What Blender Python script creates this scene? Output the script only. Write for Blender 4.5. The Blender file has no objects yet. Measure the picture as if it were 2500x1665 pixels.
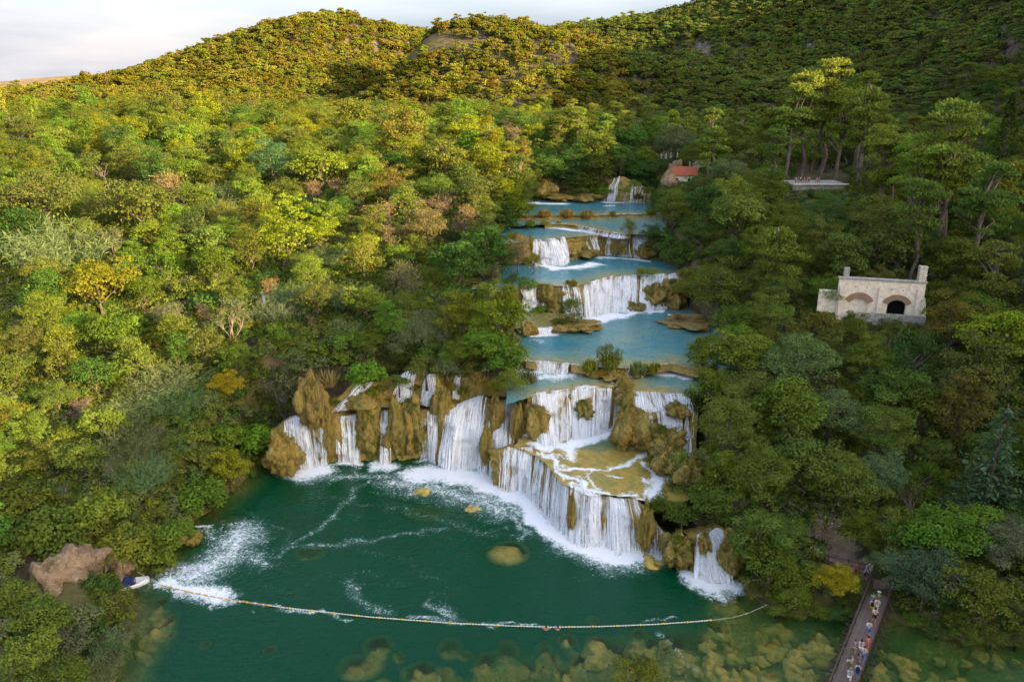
import bpy, bmesh, math, random
import numpy as np
from mathutils import Vector, Matrix, Quaternion
R = math.radians
random.seed(7)
RNG = np.random.default_rng(11)
SC = bpy.context.scene
COL = SC.collection

# ------------------------------------------------------------------ camera
CAM_H = 50.0
FPX = 1944.0                      # focal length in pixels of the 2500 px wide photograph (28 mm on 36 mm)
PITCH = math.atan((832.5 - 200.0) / FPX)
SP, CP = math.sin(PITCH), math.cos(PITCH)
cam_d = bpy.data.cameras.new('camera')
cam_d.sensor_width = 36.0
cam_d.lens = FPX / 2500.0 * 36.0
cam_d.clip_start = 0.5
cam_d.clip_end = 20000.0
cam = bpy.data.objects.new('camera', cam_d)
COL.objects.link(cam)
cam.location = (0, 0, CAM_H)
cam.rotation_euler = (math.pi / 2 - PITCH, 0, 0)
SC.camera = cam

# ------------------------------------------------------------------ light
SUN_EL, SUN_AZ = R(14.0), R(55.0)        # azimuth measured from straight behind the camera towards the right
SUN_DIR = Vector((math.sin(SUN_AZ) * math.cos(SUN_EL), -math.cos(SUN_AZ) * math.cos(SUN_EL), math.sin(SUN_EL)))
wd = bpy.data.worlds.new('World'); SC.world = wd; wd.use_nodes = True
wn = wd.node_tree; wn.nodes.clear()
w_out = wn.nodes.new('ShaderNodeOutputWorld'); w_bg = wn.nodes.new('ShaderNodeBackground')
w_sky = wn.nodes.new('ShaderNodeTexSky'); w_sky.sky_type = 'NISHITA'; w_sky.sun_disc = False
w_sky.sun_elevation = SUN_EL; w_sky.sun_rotation = math.pi - SUN_AZ
w_sky.altitude = 50; w_sky.air_density = 1.0; w_sky.dust_density = 7.0; w_sky.ozone_density = 2.0
w_bg.inputs['Strength'].default_value = 0.1
# thin high cloud over the whole dome
w_tc = wn.nodes.new('ShaderNodeTexCoord'); w_map = wn.nodes.new('ShaderNodeMapping'); w_map.inputs['Scale'].default_value = (1.2, 1.6, 7.0)
w_nz = wn.nodes.new('ShaderNodeTexNoise'); w_nz.inputs['Scale'].default_value = 1.7; w_nz.inputs['Detail'].default_value = 6; w_nz.inputs['Roughness'].default_value = 0.55
w_rp = wn.nodes.new('ShaderNodeMapRange'); w_rp.inputs['From Min'].default_value = 0.38; w_rp.inputs['From Max'].default_value = 0.68
w_rp.inputs['To Min'].default_value = 0.34; w_rp.inputs['To Max'].default_value = 0.62
w_mix = wn.nodes.new('ShaderNodeMix'); w_mix.data_type = 'RGBA'
w_cc = wn.nodes.new('ShaderNodeMix'); w_cc.data_type = 'RGBA'; w_cc.inputs['A'].default_value = (1.65, 1.84, 2.32, 1); w_cc.inputs['B'].default_value = (2.2, 2.1, 2.13, 1)
w_r2 = wn.nodes.new('ShaderNodeMapRange'); w_r2.inputs['From Min'].default_value = 0.42; w_r2.inputs['From Max'].default_value = 0.68
wn.links.new(w_nz.outputs['Fac'], w_r2.inputs['Value']); wn.links.new(w_r2.outputs['Result'], w_cc.inputs['Factor']); wn.links.new(w_cc.outputs['Result'], w_mix.inputs['B'])
wn.links.new(w_tc.outputs['Generated'], w_map.inputs['Vector']); wn.links.new(w_map.outputs['Vector'], w_nz.inputs['Vector'])
wn.links.new(w_nz.outputs['Fac'], w_rp.inputs['Value']); wn.links.new(w_rp.outputs['Result'], w_mix.inputs['Factor'])
wn.links.new(w_sky.outputs['Color'], w_mix.inputs['A']); wn.links.new(w_mix.outputs['Result'], w_bg.inputs['Color'])
wn.links.new(w_bg.outputs['Background'], w_out.inputs['Surface'])
sun_d = bpy.data.lights.new('sun', 'SUN'); sun_d.energy = 2.5; sun_d.angle = R(0.6); sun_d.color = (1.0, 0.735, 0.36)
sun = bpy.data.objects.new('sun', sun_d); COL.objects.link(sun)
sun.rotation_euler = (-SUN_DIR).to_track_quat('-Z', 'Y').to_euler()
SC.view_settings.view_transform = 'Standard'; SC.view_settings.look = 'None'
SC.view_settings.gamma = 1.0; SC.view_settings.use_curve_mapping = False
SC.view_settings.exposure = 2.75
SC.cycles.use_denoising = True
SC.cycles.max_bounces = 6; SC.cycles.diffuse_bounces = 3; SC.cycles.glossy_bounces = 2
SC.cycles.transmission_bounces = 2; SC.cycles.transparent_max_bounces = 12; SC.cycles.volume_bounces = 0
SC.cycles.caustics_reflective = False; SC.cycles.caustics_refractive = False

# ------------------------------------------------------------------ surveying: photo point + real height -> place
def P(x, y, z):
    v = (y - 832.5) / FPX
    d = (CAM_H - z) / (SP + v * CP)
    return Vector(((x - 1250.0) / FPX * d, d * (CP - v * SP), z))
def Pd(x, y, d):
    v = (y - 832.5) / FPX
    return Vector(((x - 1250.0) / FPX * d, d * (CP - v * SP), CAM_H - d * (SP + v * CP)))
def proj(p):
    dx, dy, dz = p[0], p[1], p[2] - CAM_H
    d = dy * CP - dz * SP
    return 1250 + FPX * dx / d, 832.5 - FPX * (dy * SP + dz * CP) / d, d

# ------------------------------------------------------------------ numpy helpers
def _hash(i, j, k, s):
    h = (i.astype(np.int64) * 374761393 + j.astype(np.int64) * 668265263 + k.astype(np.int64) * 2147483647 + s * 974711) & 0xffffffff
    h = ((h ^ (h >> 13)) * 1274126177) & 0xffffffff
    return ((h ^ (h >> 16)) & 0xffff) / 32767.5 - 1.0
def vnoise(p, s=0):
    p = np.asarray(p, float)
    f = np.floor(p); t = p - f; t = t * t * (3 - 2 * t); i = f.astype(np.int64)
    r = 0
    for a in (0, 1):
        wa = t[:, 0] if a else 1 - t[:, 0]
        for b in (0, 1):
            wb = t[:, 1] if b else 1 - t[:, 1]
            for c in (0, 1):
                wc = t[:, 2] if c else 1 - t[:, 2]
                r = r + wa * wb * wc * _hash(i[:, 0] + a, i[:, 1] + b, i[:, 2] + c, s)
    return r
def fbm(p, oct=4, s=0, gain=0.5):
    p = np.asarray(p, float); r = 0; a = 1.0
    for o in range(oct):
        r = r + a * vnoise(p, s + o * 17); p = p * 2.03 + 5.1; a *= gain
    return r
def fb2(X, Y, sc, oct=4, s=0, gain=0.5):
    X = np.asarray(X, float); Y = np.asarray(Y, float)
    sh = X.shape
    return fbm(np.stack([X.ravel() * sc, Y.ravel() * sc, np.full(X.size, 3.7)], 1), oct, s, gain).reshape(sh)
def sstep(a, b, x):
    t = np.clip((x - a) / (b - a), 0, 1); return t * t * (3 - 2 * t)
def inpoly(X, Y, poly):
    r = np.zeros(X.shape, bool); n = len(poly)
    for i in range(n):
        x1, y1 = poly[i][0], poly[i][1]; x2, y2 = poly[(i + 1) % n][0], poly[(i + 1) % n][1]
        if y1 == y2: continue
        r ^= ((y1 > Y) != (y2 > Y)) & (X < (x2 - x1) * (Y - y1) / (y2 - y1) + x1)
    return r
def dist_lines(X, Y, pts, closed=False):
    d = np.full(X.shape, 1e9); n = len(pts)
    for i in range(n if closed else n - 1):
        ax, ay = pts[i][0], pts[i][1]; bx, by = pts[(i + 1) % n][0], pts[(i + 1) % n][1]
        L = (bx - ax) ** 2 + (by - ay) ** 2 + 1e-9
        t = np.clip(((X - ax) * (bx - ax) + (Y - ay) * (by - ay)) / L, 0, 1)
        d = np.minimum(d, np.hypot(X - ax - t * (bx - ax), Y - ay - t * (by - ay)))
    return d

def unit(v): return v / (np.linalg.norm(v, axis=-1, keepdims=True) + 1e-9)
def leaf_quads(C, N, size, aspect=0.62, rng=RNG, T=None):
    """one folded diamond per leaf: centres C, normals N"""
    n = len(C); N = unit(N)
    if T is None: T = rng.normal(size=(n, 3))
    T = unit(T - N * np.sum(T * N, 1, keepdims=True)); B = np.cross(N, T)
    s = (size * rng.uniform(0.65, 1.35, n))[:, None] if np.ndim(size) == 0 else np.asarray(size)[:, None]
    a = C - T * s * 0.5 - N * s * 0.08; c = C + T * s * 0.5 - N * s * 0.08
    b = C + B * s * aspect * 0.5 + T * s * 0.08; d = C - B * s * aspect * 0.5 + T * s * 0.08
    V = np.stack([a, b, c, d], 1).reshape(-1, 3); F = np.arange(n * 4).reshape(n, 4)
    return V, F
# ------------------------------------------------------------------ mesh + object helpers
def mesh_np(name, V, F, mats=(), attrs=None, uv=None, smooth=False, mi=None):
    """V (n,3); F list of int arrays (m,3)/(m,4)"""
    me = bpy.data.meshes.new(name)
    if isinstance(F, np.ndarray): F = [F]
    F = [np.asarray(f, np.int32) for f in F if len(f)]
    V = np.asarray(V, np.float32)
    loops = np.concatenate([f.ravel() for f in F]); tot = np.concatenate([np.full(len(f), f.shape[1], np.int32) for f in F])
    st = np.concatenate([[0], np.cumsum(tot)[:-1]]).astype(np.int32)
    me.vertices.add(len(V)); me.vertices.foreach_set('co', V.ravel())
    me.loops.add(len(loops)); me.loops.foreach_set('vertex_index', loops)
    me.polygons.add(len(tot)); me.polygons.foreach_set('loop_start', st); me.polygons.foreach_set('loop_total', tot)
    if mi is not None: me.polygons.foreach_set('material_index', np.asarray(mi, np.int32))
    if smooth: me.polygons.foreach_set('use_smooth', np.ones(len(tot), bool))
    for m in mats: me.materials.append(m)
    if attrs:
        for k, a in attrs.items():
            at = me.attributes.new(k, 'FLOAT', 'POINT'); at.data.foreach_set('value', np.asarray(a, np.float32))
    if uv is not None:
        l = me.uv_layers.new(name='UVMap'); l.data.foreach_set('uv', np.asarray(uv, np.float32)[loops].ravel())
    me.update(); me.validate()
    return me
def link(name, me, parent=None, loc=None, **tags):
    o = bpy.data.objects.new(name, me); COL.objects.link(o)
    if loc is not None: o.location = loc
    if parent is not None: o.parent = parent
    for k, v in tags.items():
        if v: o[k] = v
    return o
def thing(name, label, category, loc=(0, 0, 0), rotz=0, group=None):
    o = bpy.data.objects.new(name, None); COL.objects.link(o); o.empty_display_size = 0.3
    o.location = loc; o.rotation_euler = (0, 0, rotz); o['label'] = label; o['category'] = category
    if group: o['group'] = group
    return o
class MB:
    """collects simple solids into one mesh"""
    def __init__(s): s.v = []; s.f = []; s.n = 0
    def add(s, V, F):
        s.v.append(np.asarray(V, float)); s.f += [tuple(int(i) + s.n for i in f) for f in F]; s.n += len(V); return s
    def box(s, c, size, rz=0.0, bev=0.0, M=None):
        hx, hy, hz = size[0] / 2, size[1] / 2, size[2] / 2
        V = np.array([(x, y, z) for z in (-hz, hz) for y in (-hy, hy) for x in (-hx, hx)])
        c_, s_ = math.cos(rz), math.sin(rz)
        V = np.stack([V[:, 0] * c_ - V[:, 1] * s_, V[:, 0] * s_ + V[:, 1] * c_, V[:, 2]], 1) + np.array(c)
        return s.add(V, [(0, 2, 3, 1), (4, 5, 7, 6), (0, 1, 5, 4), (2, 6, 7, 3), (0, 4, 6, 2), (1, 3, 7, 5)])
    def tube(s, pts, rad, n=6, cap=True):
        pts = [Vector(p) for p in pts]; V = []; F = []
        if not hasattr(rad, '__len__'): rad = [rad] * len(pts)
        up = Vector((0.31, 0.22, 0.92)).normalized()
        for i, p in enumerate(pts):
            t = (pts[min(i + 1, len(pts) - 1)] - pts[max(i - 1, 0)])
            t = t.normalized() if t.length > 1e-9 else Vector((0, 0, 1))
            a = t.cross(up)
            if a.length < 0.1: a = t.cross(Vector((1, 0, 0)))
            a.normalize(); b = t.cross(a)
            for k in range(n):
                q = 2 * math.pi * k / n
                V.append(p + (a * math.cos(q) + b * math.sin(q)) * rad[i])
        for i in range(len(pts) - 1):
            for k in range(n):
                k2 = (k + 1) % n
                F.append((i * n + k, i * n + k2, (i + 1) * n + k2, (i + 1) * n + k))
        if cap:
            F.append(tuple(range(n - 1, -1, -1))); F.append(tuple((len(pts) - 1) * n + k for k in range(n)))
        return s.add([tuple(v) for v in V], F)
    def prism(s, poly, p0, ax, ay, depth):
        """extrude a 2D polygon (in axes ax, ay at p0) along ax x ay by depth"""
        p0 = Vector(p0); ax = Vector(ax); ay = Vector(ay); nz = ax.cross(ay).normalized()
        V = [p0 + ax * a + ay * b for a, b in poly] + [p0 + ax * a + ay * b + nz * depth for a, b in poly]
        n = len(poly)
        F = [tuple(range(n - 1, -1, -1)), tuple(range(n, 2 * n))] + [(i, (i + 1) % n, n + (i + 1) % n, n + i) for i in range(n)]
        return s.add([tuple(v) for v in V], F)
    def ball(s, c, r, seg=10, ring=6):
        r = r if hasattr(r, '__len__') else (r, r, r)
        V = [(c[0], c[1], c[2] - r[2])]; F = []
        for i in range(1, ring):
            a = math.pi * i / ring
            for k in range(seg):
                q = 2 * math.pi * k / seg
                V.append((c[0] + r[0] * math.sin(a) * math.cos(q), c[1] + r[1] * math.sin(a) * math.sin(q), c[2] - r[2] * math.cos(a)))
        V.append((c[0], c[1], c[2] + r[2])); L = len(V) - 1
        for k in range(seg):
            k2 = (k + 1) % seg
            F.append((0, 1 + k2, 1 + k)); F.append((L, L - seg + k, L - seg + k2))
            for i in range(ring - 2): F.append((1 + i * seg + k, 1 + i * seg + k2, 1 + (i + 1) * seg + k2, 1 + (i + 1) * seg + k))
        return s.add(V, F)
    def mesh(s, name, mat, smooth=False):
        me = bpy.data.meshes.new(name); me.from_pydata(np.concatenate(s.v).tolist(), [], s.f)
        if mat: me.materials.append(mat)
        if smooth: me.polygons.foreach_set('use_smooth', np.ones(len(me.polygons), bool))
        me.update(); return me

# ------------------------------------------------------------------ materials
class NT:
    def __init__(s, name):
        s.m = bpy.data.materials.new(name); s.m.use_nodes = True; s.t = s.m.node_tree; s.t.nodes.clear()
        s.out = s.t.nodes.new('ShaderNodeOutputMaterial')
    def n(s, typ, ins=None, **props):
        nd = s.t.nodes.new('ShaderNode' + typ)
        for k, v in props.items(): setattr(nd, k, v)
        if ins:
            for k, v in ins.items(): s.set(nd, k, v)
        return nd
    def set(s, nd, k, v):
        sock = nd.inputs[k]
        if isinstance(v, bpy.types.NodeSocket): s.t.links.new(v, sock)
        elif isinstance(v, (tuple, list)) and len(v) == 3 and sock.type == 'RGBA': sock.default_value = (*v, 1)
        else: sock.default_value = v
    def math(s, op, a, b=0.0, c=None, clamp=False):
        nd = s.n('Math', operation=op, use_clamp=clamp); s.set(nd, 0, a); s.set(nd, 1, b)
        if c is not None: s.set(nd, 2, c)
        return nd.outputs[0]
    def mix(s, f, a, b, mode='MIX'):
        nd = s.n('Mix', data_type='RGBA', blend_type=mode); s.set(nd, 0, f); s.set(nd, 6, a); s.set(nd, 7, b); return nd.outputs[2]
    def ramp(s, v, lo, hi, a=0.0, b=1.0, smooth=True):
        nd = s.n('MapRange', interpolation_type='SMOOTHSTEP' if smooth else 'LINEAR')
        for k, x in (('Value', v), ('From Min', lo), ('From Max', hi), ('To Min', a), ('To Max', b)): s.set(nd, k, x)
        return nd.outputs['Result']
    def noise(s, vec, scale, detail=4, rough=0.55, dist=0.0):
        nd = s.n('TexNoise', {'Scale': scale, 'Detail': detail, 'Roughness': rough, 'Distortion': dist})
        if vec is not None: s.set(nd, 'Vector', vec)
        return nd.outputs['Fac']
    def mapv(s, vec, scale=(1, 1, 1), loc=(0, 0, 0)):
        return s.n('Mapping', {'Vector': vec, 'Scale': scale, 'Location': loc}).outputs['Vector']
    def attr(s, name, typ='GEOMETRY'):
        return s.n('Attribute', attribute_name=name, attribute_type=typ)
    def geo(s): return s.n('NewGeometry').outputs['Position']
    def objc(s): return s.n('TexCoord').outputs['Object']
    def bump(s, h, strength=0.5, dist=0.1, normal=None):
        nd = s.n('Bump', {'Height': h, 'Strength': strength, 'Distance': dist})
        if normal is not None: s.set(nd, 'Normal', normal)
        return nd.outputs['Normal']
    def bsdf(s, col, rough=0.8, spec=0.3, normal=None, **kw):
        nd = s.n('BsdfPrincipled', {'Base Color': col, 'Roughness': rough, 'Specular IOR Level': spec})
        if normal is not None: s.set(nd, 'Normal', normal)
        for k, v in kw.items(): s.set(nd, k.replace('_', ' '), v)
        return nd.outputs[0]
    def done(s, sh):
        s.t.links.new(sh, s.out.inputs['Surface']); return s.m

def simple_mat(name, col, rough=0.7, var=0.25, scale=3.0, spec=0.3, bump=0.0, metal=0.0):
    t = NT(name); p = t.objc()
    nz = t.noise(p, scale, 5, 0.6)
    c = t.mix(t.ramp(nz, 0.3, 0.7), tuple(x * (1 - var) for x in col), tuple(min(1, x * (1 + var)) for x in col))
    nrm = t.bump(t.noise(p, scale * 4, 4), bump, 0.05) if bump else None
    return t.done(t.bsdf(c, rough, spec, nrm, Metallic=metal))

def foliage_mat(name, source='OBJECT', transl=0.32):
    t = NT(name)
    if source == 'OBJECT': base = t.n('ObjectInfo').outputs['Color']
    else: base = t.attr('tint', 'INSTANCER').outputs['Color']
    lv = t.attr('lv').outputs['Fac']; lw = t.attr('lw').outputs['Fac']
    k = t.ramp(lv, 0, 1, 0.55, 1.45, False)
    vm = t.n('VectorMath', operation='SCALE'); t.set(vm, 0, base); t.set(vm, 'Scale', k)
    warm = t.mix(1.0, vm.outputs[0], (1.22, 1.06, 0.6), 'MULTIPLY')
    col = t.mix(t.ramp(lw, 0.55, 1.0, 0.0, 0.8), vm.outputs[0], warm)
    d = t.n('BsdfDiffuse', {'Color': col}); tr = t.n('BsdfTranslucent', {'Color': col})
    ms = t.n('MixShader', {0: transl, 1: d.outputs[0], 2: tr.outputs[0]})
    return t.done(ms.outputs[0])
M_LEAF = foliage_mat('leaves'); M_LEAF_S = foliage_mat('leaves_far', 'INST', 0.3)
M_BARK = simple_mat('bark', (0.13, 0.10, 0.08), 0.9, 0.35, 5, 0.1)
M_BARK_PALE = simple_mat('pale_bark', (0.19, 0.145, 0.115), 0.9, 0.3, 4, 0.1)
M_TWIG = simple_mat('twigs', (0.23, 0.18, 0.15), 0.9, 0.3, 3, 0.1)

def tufa_mat(name, moss=0.5):
    t = NT(name); p = t.geo()
    vs = t.mapv(p, (1.0, 1.0, 0.28))
    n1 = t.noise(vs, 0.55, 5, 0.6, 0.4); n2 = t.noise(p, 1.7, 5, 0.65); n3 = t.noise(vs, 4.5, 4, 0.7)
    c = t.mix(t.ramp(n1, 0.38, 0.62), (0.40, 0.26, 0.05), (0.22, 0.185, 0.03))
    c = t.mix(t.ramp(n2, 0.48, 0.7), c, (0.30, 0.21, 0.07))
    c = t.mix(t.ramp(t.noise(p, 0.9, 4, 0.6), 0.58, 0.72, 0, moss), c, (0.11, 0.14, 0.02))
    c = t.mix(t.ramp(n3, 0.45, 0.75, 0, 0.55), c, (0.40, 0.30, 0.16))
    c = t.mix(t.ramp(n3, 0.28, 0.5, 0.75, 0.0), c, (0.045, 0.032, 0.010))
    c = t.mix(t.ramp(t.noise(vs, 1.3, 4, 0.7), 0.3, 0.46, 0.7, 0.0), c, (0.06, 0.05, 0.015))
    nb = t.bump(n3, 0.9, 0.35, t.bump(n2, 0.6, 0.5))
    return t.done(t.bsdf(c, 0.55, 0.35, nb))
M_TUFA = tufa_mat('tufa')

def terrain_mat():
    t = NT('forest_floor'); p = t.geo()
    n1 = t.noise(p, 0.035, 5, 0.6); n2 = t.noise(p, 0.35, 5, 0.65); n3 = t.noise(p, 2.2, 4, 0.7)
    soil = t.mix(t.ramp(n2, 0.4, 0.65), (0.075, 0.055, 0.035), (0.13, 0.10, 0.065))
    grass = t.mix(t.ramp(n2, 0.35, 0.6), (0.05, 0.055, 0.018), (0.11, 0.10, 0.03))
    c = t.mix(t.ramp(n1, 0.42, 0.6), soil, grass)
    y = t.n('SeparateXYZ', {0: p}).outputs[1]
    rock = t.mix(t.ramp(n3, 0.35, 0.7), (0.15, 0.125, 0.115), (0.32, 0.27, 0.25))
    far = t.ramp(y, 330, 420)
    c = t.mix(t.math('MULTIPLY', t.ramp(t.noise(p, 0.022, 5, 0.65), 0.56, 0.66), far), c, rock)
    dry = t.attr('dry').outputs['Fac']
    c = t.mix(t.math('MULTIPLY', dry, t.ramp(t.noise(p, 0.06, 5, 0.7), 0.3, 0.55, 0.35, 1.0)), c, (0.32, 0.215, 0.10))
    z = t.n('SeparateXYZ', {0: p}).outputs[2]
    algae = t.mix(t.ramp(n3, 0.35, 0.65), (0.16, 0.15, 0.035), (0.40, 0.30, 0.09))
    c = t.mix(t.ramp(z, 0.1, -0.1), c, t.mix(t.ramp(n2, 0.35, 0.6), algae, (0.12, 0.14, 0.035)))
    return t.done(t.bsdf(c, 0.95, 0.1, t.bump(n3, 0.5, 0.3)))
M_GROUND = terrain_mat()
# ------------------------------------------------------------------ terrain
LOWER = [(150, 2100), (270, 1760), (285, 1640), (318, 1560), (335, 1500), (322, 1455), (285, 1432), (275, 1408), (345, 1402), (395, 1375), (440, 1315), (470, 1275),
         (530, 1232), (600, 1168), (690, 1085), (740, 1075), (830, 1068), (930, 1066), (1050, 1070), (1160, 1080), (1230, 1120), (1290, 1150),
         (1360, 1210), (1440, 1265), (1560, 1290), (1650, 1330), (1700, 1350), (1790, 1385), (1830, 1450), (1900, 1500), (2050, 1490),
         (2200, 1520), (2300, 1555), (2500, 1570), (2640, 1575), (2900, 1640), (2900, 2100)]
LOWER_W = [P(x, y, 0)[:2] for x, y in LOWER]
UPPER = [(1330, 1085, 4.8), (1300, 1000, 7), (1290, 965, 10), (1268, 900, 10.3), (1262, 860, 11.3), (1268, 790, 11.3), (1240, 770, 11.3), (1190, 720, 16),
         (1230, 690, 16), (1222, 640, 16), (1228, 600, 18), (1212, 570, 20.2), (1240, 545, 20.5), (1285, 520, 21.6), (1290, 487, 21.6), (1400, 483, 21.6),
         (1600, 486, 21.6), (1612, 520, 21.6), (1622, 550, 20.9), (1612, 580, 20.2), (1602, 630, 16), (1675, 670, 16), (1668, 740, 11.3), (1745, 800, 11.3),
         (1765, 840, 11.3), (1702, 880, 11.3), (1690, 930, 10), (1700, 980, 9), (1712, 1050, 6), (1702, 1100, 5), (1685, 1150, 4.5), (1690, 1225, 4), (1680, 1290, 2), (1450, 1310, 1.5), (1300, 1240, 1.5), (1190, 1130, 2)]
UPPER_W = [P(*q)[:2] for q in UPPER]
CTRL = []
def cp(*pts):
    for q in pts: CTRL.append(tuple(q))
# left bank, a wooded staircase that climbs with the river
for X in (-150, -110, -75, -45, -22):
    for Y, Z in ((40, 4), (62, 4), (80, 5), (92, 6.5), (110, 11), (130, 15.5), (160, 20.5), (200, 26), (260, 30), (330, 32)):
        if X > -40 and Y < 95: continue
        cp((X, Y, Z + 0.012 * abs(X + 45)))
cp((-8, 118, 13), (-6, 135, 15), (-10, 150, 19), (-6, 172, 23), (-5, 200, 25), (0, 215, 26), (10, 222, 28), (34, 215, 27), (15, 208, 27), (24, 206, 27), (20, 260, 31), (0, 330, 31))
cp((-60, 380, 31), (-200, 330, 33), (-260, 260, 33), (-220, 150, 24), (-200, 60, 12), (-150, 450, 32), (-320, 420, 36))
# right bank
for q in ((1900, 1440, 1.2), (2300, 1490, 1.2), (2050, 1320, 2.2), (2150, 1400, 1.4), (1770, 1300, 3.2), (1720, 950, 9.5), (1790, 800, 13), (1700, 650, 18.5), (1640, 560, 22.5),
          (2200, 1100, 6), (2400, 1200, 5), (2480, 1420, 2.5), (2100, 950, 10), (2160, 775, 15.2), (2300, 760, 15.8), (2000, 790, 14.5), (2400, 700, 20), (1760, 1120, 6), (1850, 1180, 5),
          (1990, 462, 27.5), (2060, 470, 27.3), (1900, 480, 26.5), (2250, 420, 29), (1690, 440, 27), (1620, 400, 29), (2450, 560, 25), (2450, 900, 13), (2300, 560, 24), (1900, 620, 21)):
    cp(P(*q))
# hills: (photo x, y, distance) with the trees' height taken off
def hp(x, y, d, tree=7): 
    p = Pd(x, y, d); cp((p[0], p[1], p[2] - tree))
for q in ((-250, 300, 800), (-60, 275, 760), (130, 238, 690), (290, 180, 690), (430, 130, 680), (580, 68, 670), (700, 55, 670), (850, 55, 690), (960, 72, 720), (1040, 85, 760),
          (300, 262, 500), (500, 262, 490), (700, 268, 490), (800, 255, 510), (830, 215, 570), (890, 165, 650), (600, 170, 570), (400, 210, 580), (760, 150, 600), (920, 120, 690),
          (1010, 95, 545), (1060, 62, 560), (1200, 38, 565), (1300, 45, 560), (1400, 85, 520), (1470, 130, 490), (1520, 200, 460), (935, 190, 500), (965, 140, 525), (1100, 150, 485), (1250, 130, 480),
          (1400, 190, 440), (1150, 230, 430), (1300, 240, 410), (1000, 250, 440), (895, 255, 470), (1480, 260, 400),
          (1520, 45, 800), (1560, 150, 640), (1650, 15, 790), (1800, -35, 780), (2000, -90, 760), (1600, 230, 470), (1620, 300, 360), (1750, 300, 330),
          (1700, 150, 560), (1850, 200, 440), (1850, 60, 600), (2100, 200, 400), (2100, 60, 520), (2400, 200, 320), (2300, 60, 450), (2500, 0, 430), (2450, 340, 240), (2200, 330, 270), (1950, 300, 300),
          (2500, -150, 600), (2350, -130, 680)):
    hp(*q)
for x, y, d in ((868, 225, 545), (900, 195, 585), (935, 160, 630), (965, 125, 665)):
    p = Pd(x, y, d); cp((p[0], p[1], p[2] - 22))
# ridge carried on outside the frame, right and behind
cp((190, -120, 84), (195, -40, 86), (200, 30, 90), (232, 130, 102), (258, 195, 112), (286, 349, 140), (340, 480, 156), (460, 620, 175), (120, 20, 46), (130, 80, 50), (160, 140, 62), (175, 190, 62), (190, 260, 72), (110, -80, 40), (80, 10, 22), (85, 60, 22), (280, 0, 88), (330, 150, 115))
cp((60, -40, 6), (0, 0, 2), (-60, 0, 4), (-150, -40, 12), (0, -120, 4), (-150, -150, 20), (-300, 0, 30), (-350, 200, 35), (-420, 600, 36), (-600, 900, 40), (-500, 760, 38), (0, 1000, 105), (400, 1000, 150), (700, 900, 190), (800, 400, 150), (600, 100, 130), (-700, 300, 45))
CT = np.array(CTRL, float)
def rbf_fit(C, c=9.0, lam=0.3):
    D = np.hypot(C[:, None, 0] - C[None, :, 0], C[:, None, 1] - C[None, :, 1])
    A = -np.sqrt(D * D + c * c) - 0 * D; n = len(C)
    A[np.arange(n), np.arange(n)] -= lam * -1
    Pm = np.concatenate([np.ones((n, 1)), C[:, :2] / 500.0], 1)
    M = np.zeros((n + 3, n + 3)); M[:n, :n] = A; M[:n, n:] = Pm; M[n:, :n] = Pm.T
    return np.linalg.solve(M, np.concatenate([C[:, 2], np.zeros(3)]))
RW = rbf_fit(CT)
def rbf(X, Y):
    X = np.asarray(X, float); Y = np.asarray(Y, float); r = RW[-3] + RW[-2] * X / 500 + RW[-1] * Y / 500
    for i in range(len(CT)): r = r - RW[i] * np.sqrt((X - CT[i, 0]) ** 2 + (Y - CT[i, 1]) ** 2 + 81.0)
    return r
# lower pool bed: (photo x, y on the water, half width px, half height px, top below water)
BOULDERS = [(1240, 1352, 58, 30, -0.25), (925, 1585, 46, 24, -0.9), (660, 1600, 23, 12, -1.1), (503, 1590, 20, 12, -1.3), (1330, 1602, 26, 24, -1.3), (1590, 1372, 34, 20, 0.25),
            (1035, 1202, 22, 10, 0.35), (1150, 1243, 20, 10, 0.25), (755, 1362, 52, 20, -1.2), (1050, 1268, 80, 24, -1.6), (560, 1285, 30, 18, -1.3), (1385, 1575, 32, 18, -0.9), (1460, 1577, 34, 20, -0.35),
            (1240, 1605, 40, 30, -1.2), (1100, 1595, 40, 26, -1.2), (880, 1640, 70, 30, -1.0), (1030, 1655, 60, 26, -1.0), (1445, 1530, 24, 14, -1.5), (1560, 1560, 30, 16, -1.0), (1660, 1590, 28, 14, -0.6), (2010, 1583, 40, 16, -0.2)]
_rs = random.Random(5)
for k in range(150):
    x = _rs.uniform(1360, 2060); y = _rs.uniform(1545, 1750)
    if y < 1545 + max(0, 1700 - x) * 0.16: continue
    w = _rs.uniform(10, 27); BOULDERS.append((x, y, w, w * _rs.uniform(0.5, 0.72), _rs.uniform(-0.9, -0.25)))
for k in range(34):
    x = _rs.uniform(880, 1380); y = _rs.uniform(1610, 1720); w = _rs.uniform(16, 40); BOULDERS.append((x, y, w, w * 0.55, _rs.uniform(-1.4, -0.9)))
for k in range(30):
    x = _rs.uniform(1740, 2060); y = _rs.uniform(1440, 1560); w = _rs.uniform(12, 34)
    if x - 1740 < (y - 1440) * -0.3: continue
    BOULDERS.append((x, y, w, w * 0.5, _rs.uniform(-1.2, -0.5)))
for k in range(26):
    x = _rs.uniform(2120, 2500); y = _rs.uniform(1580, 1700); w = _rs.uniform(10, 30); BOULDERS.append((x, y, w, w * 0.5, _rs.uniform(-0.7, -0.3)))
for x, y, w, z in ((395, 1480, 24, -.8), (410, 1525, 30, -.7), (372, 1545, 30, -.35), (385, 1500, 20, -.5), (350, 1590, 26, -.8), (420, 1560, 18, -1)): BOULDERS.append((x, y, w, w * .6, z))
BW = []
for x, y, w, h, zt in BOULDERS:
    c = P(x, y, min(zt, 0) * 0.55); d = proj(c)[2]
    BW.append((c[0], c[1], w / FPX * d, h / FPX * d / 0.52, zt))
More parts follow.
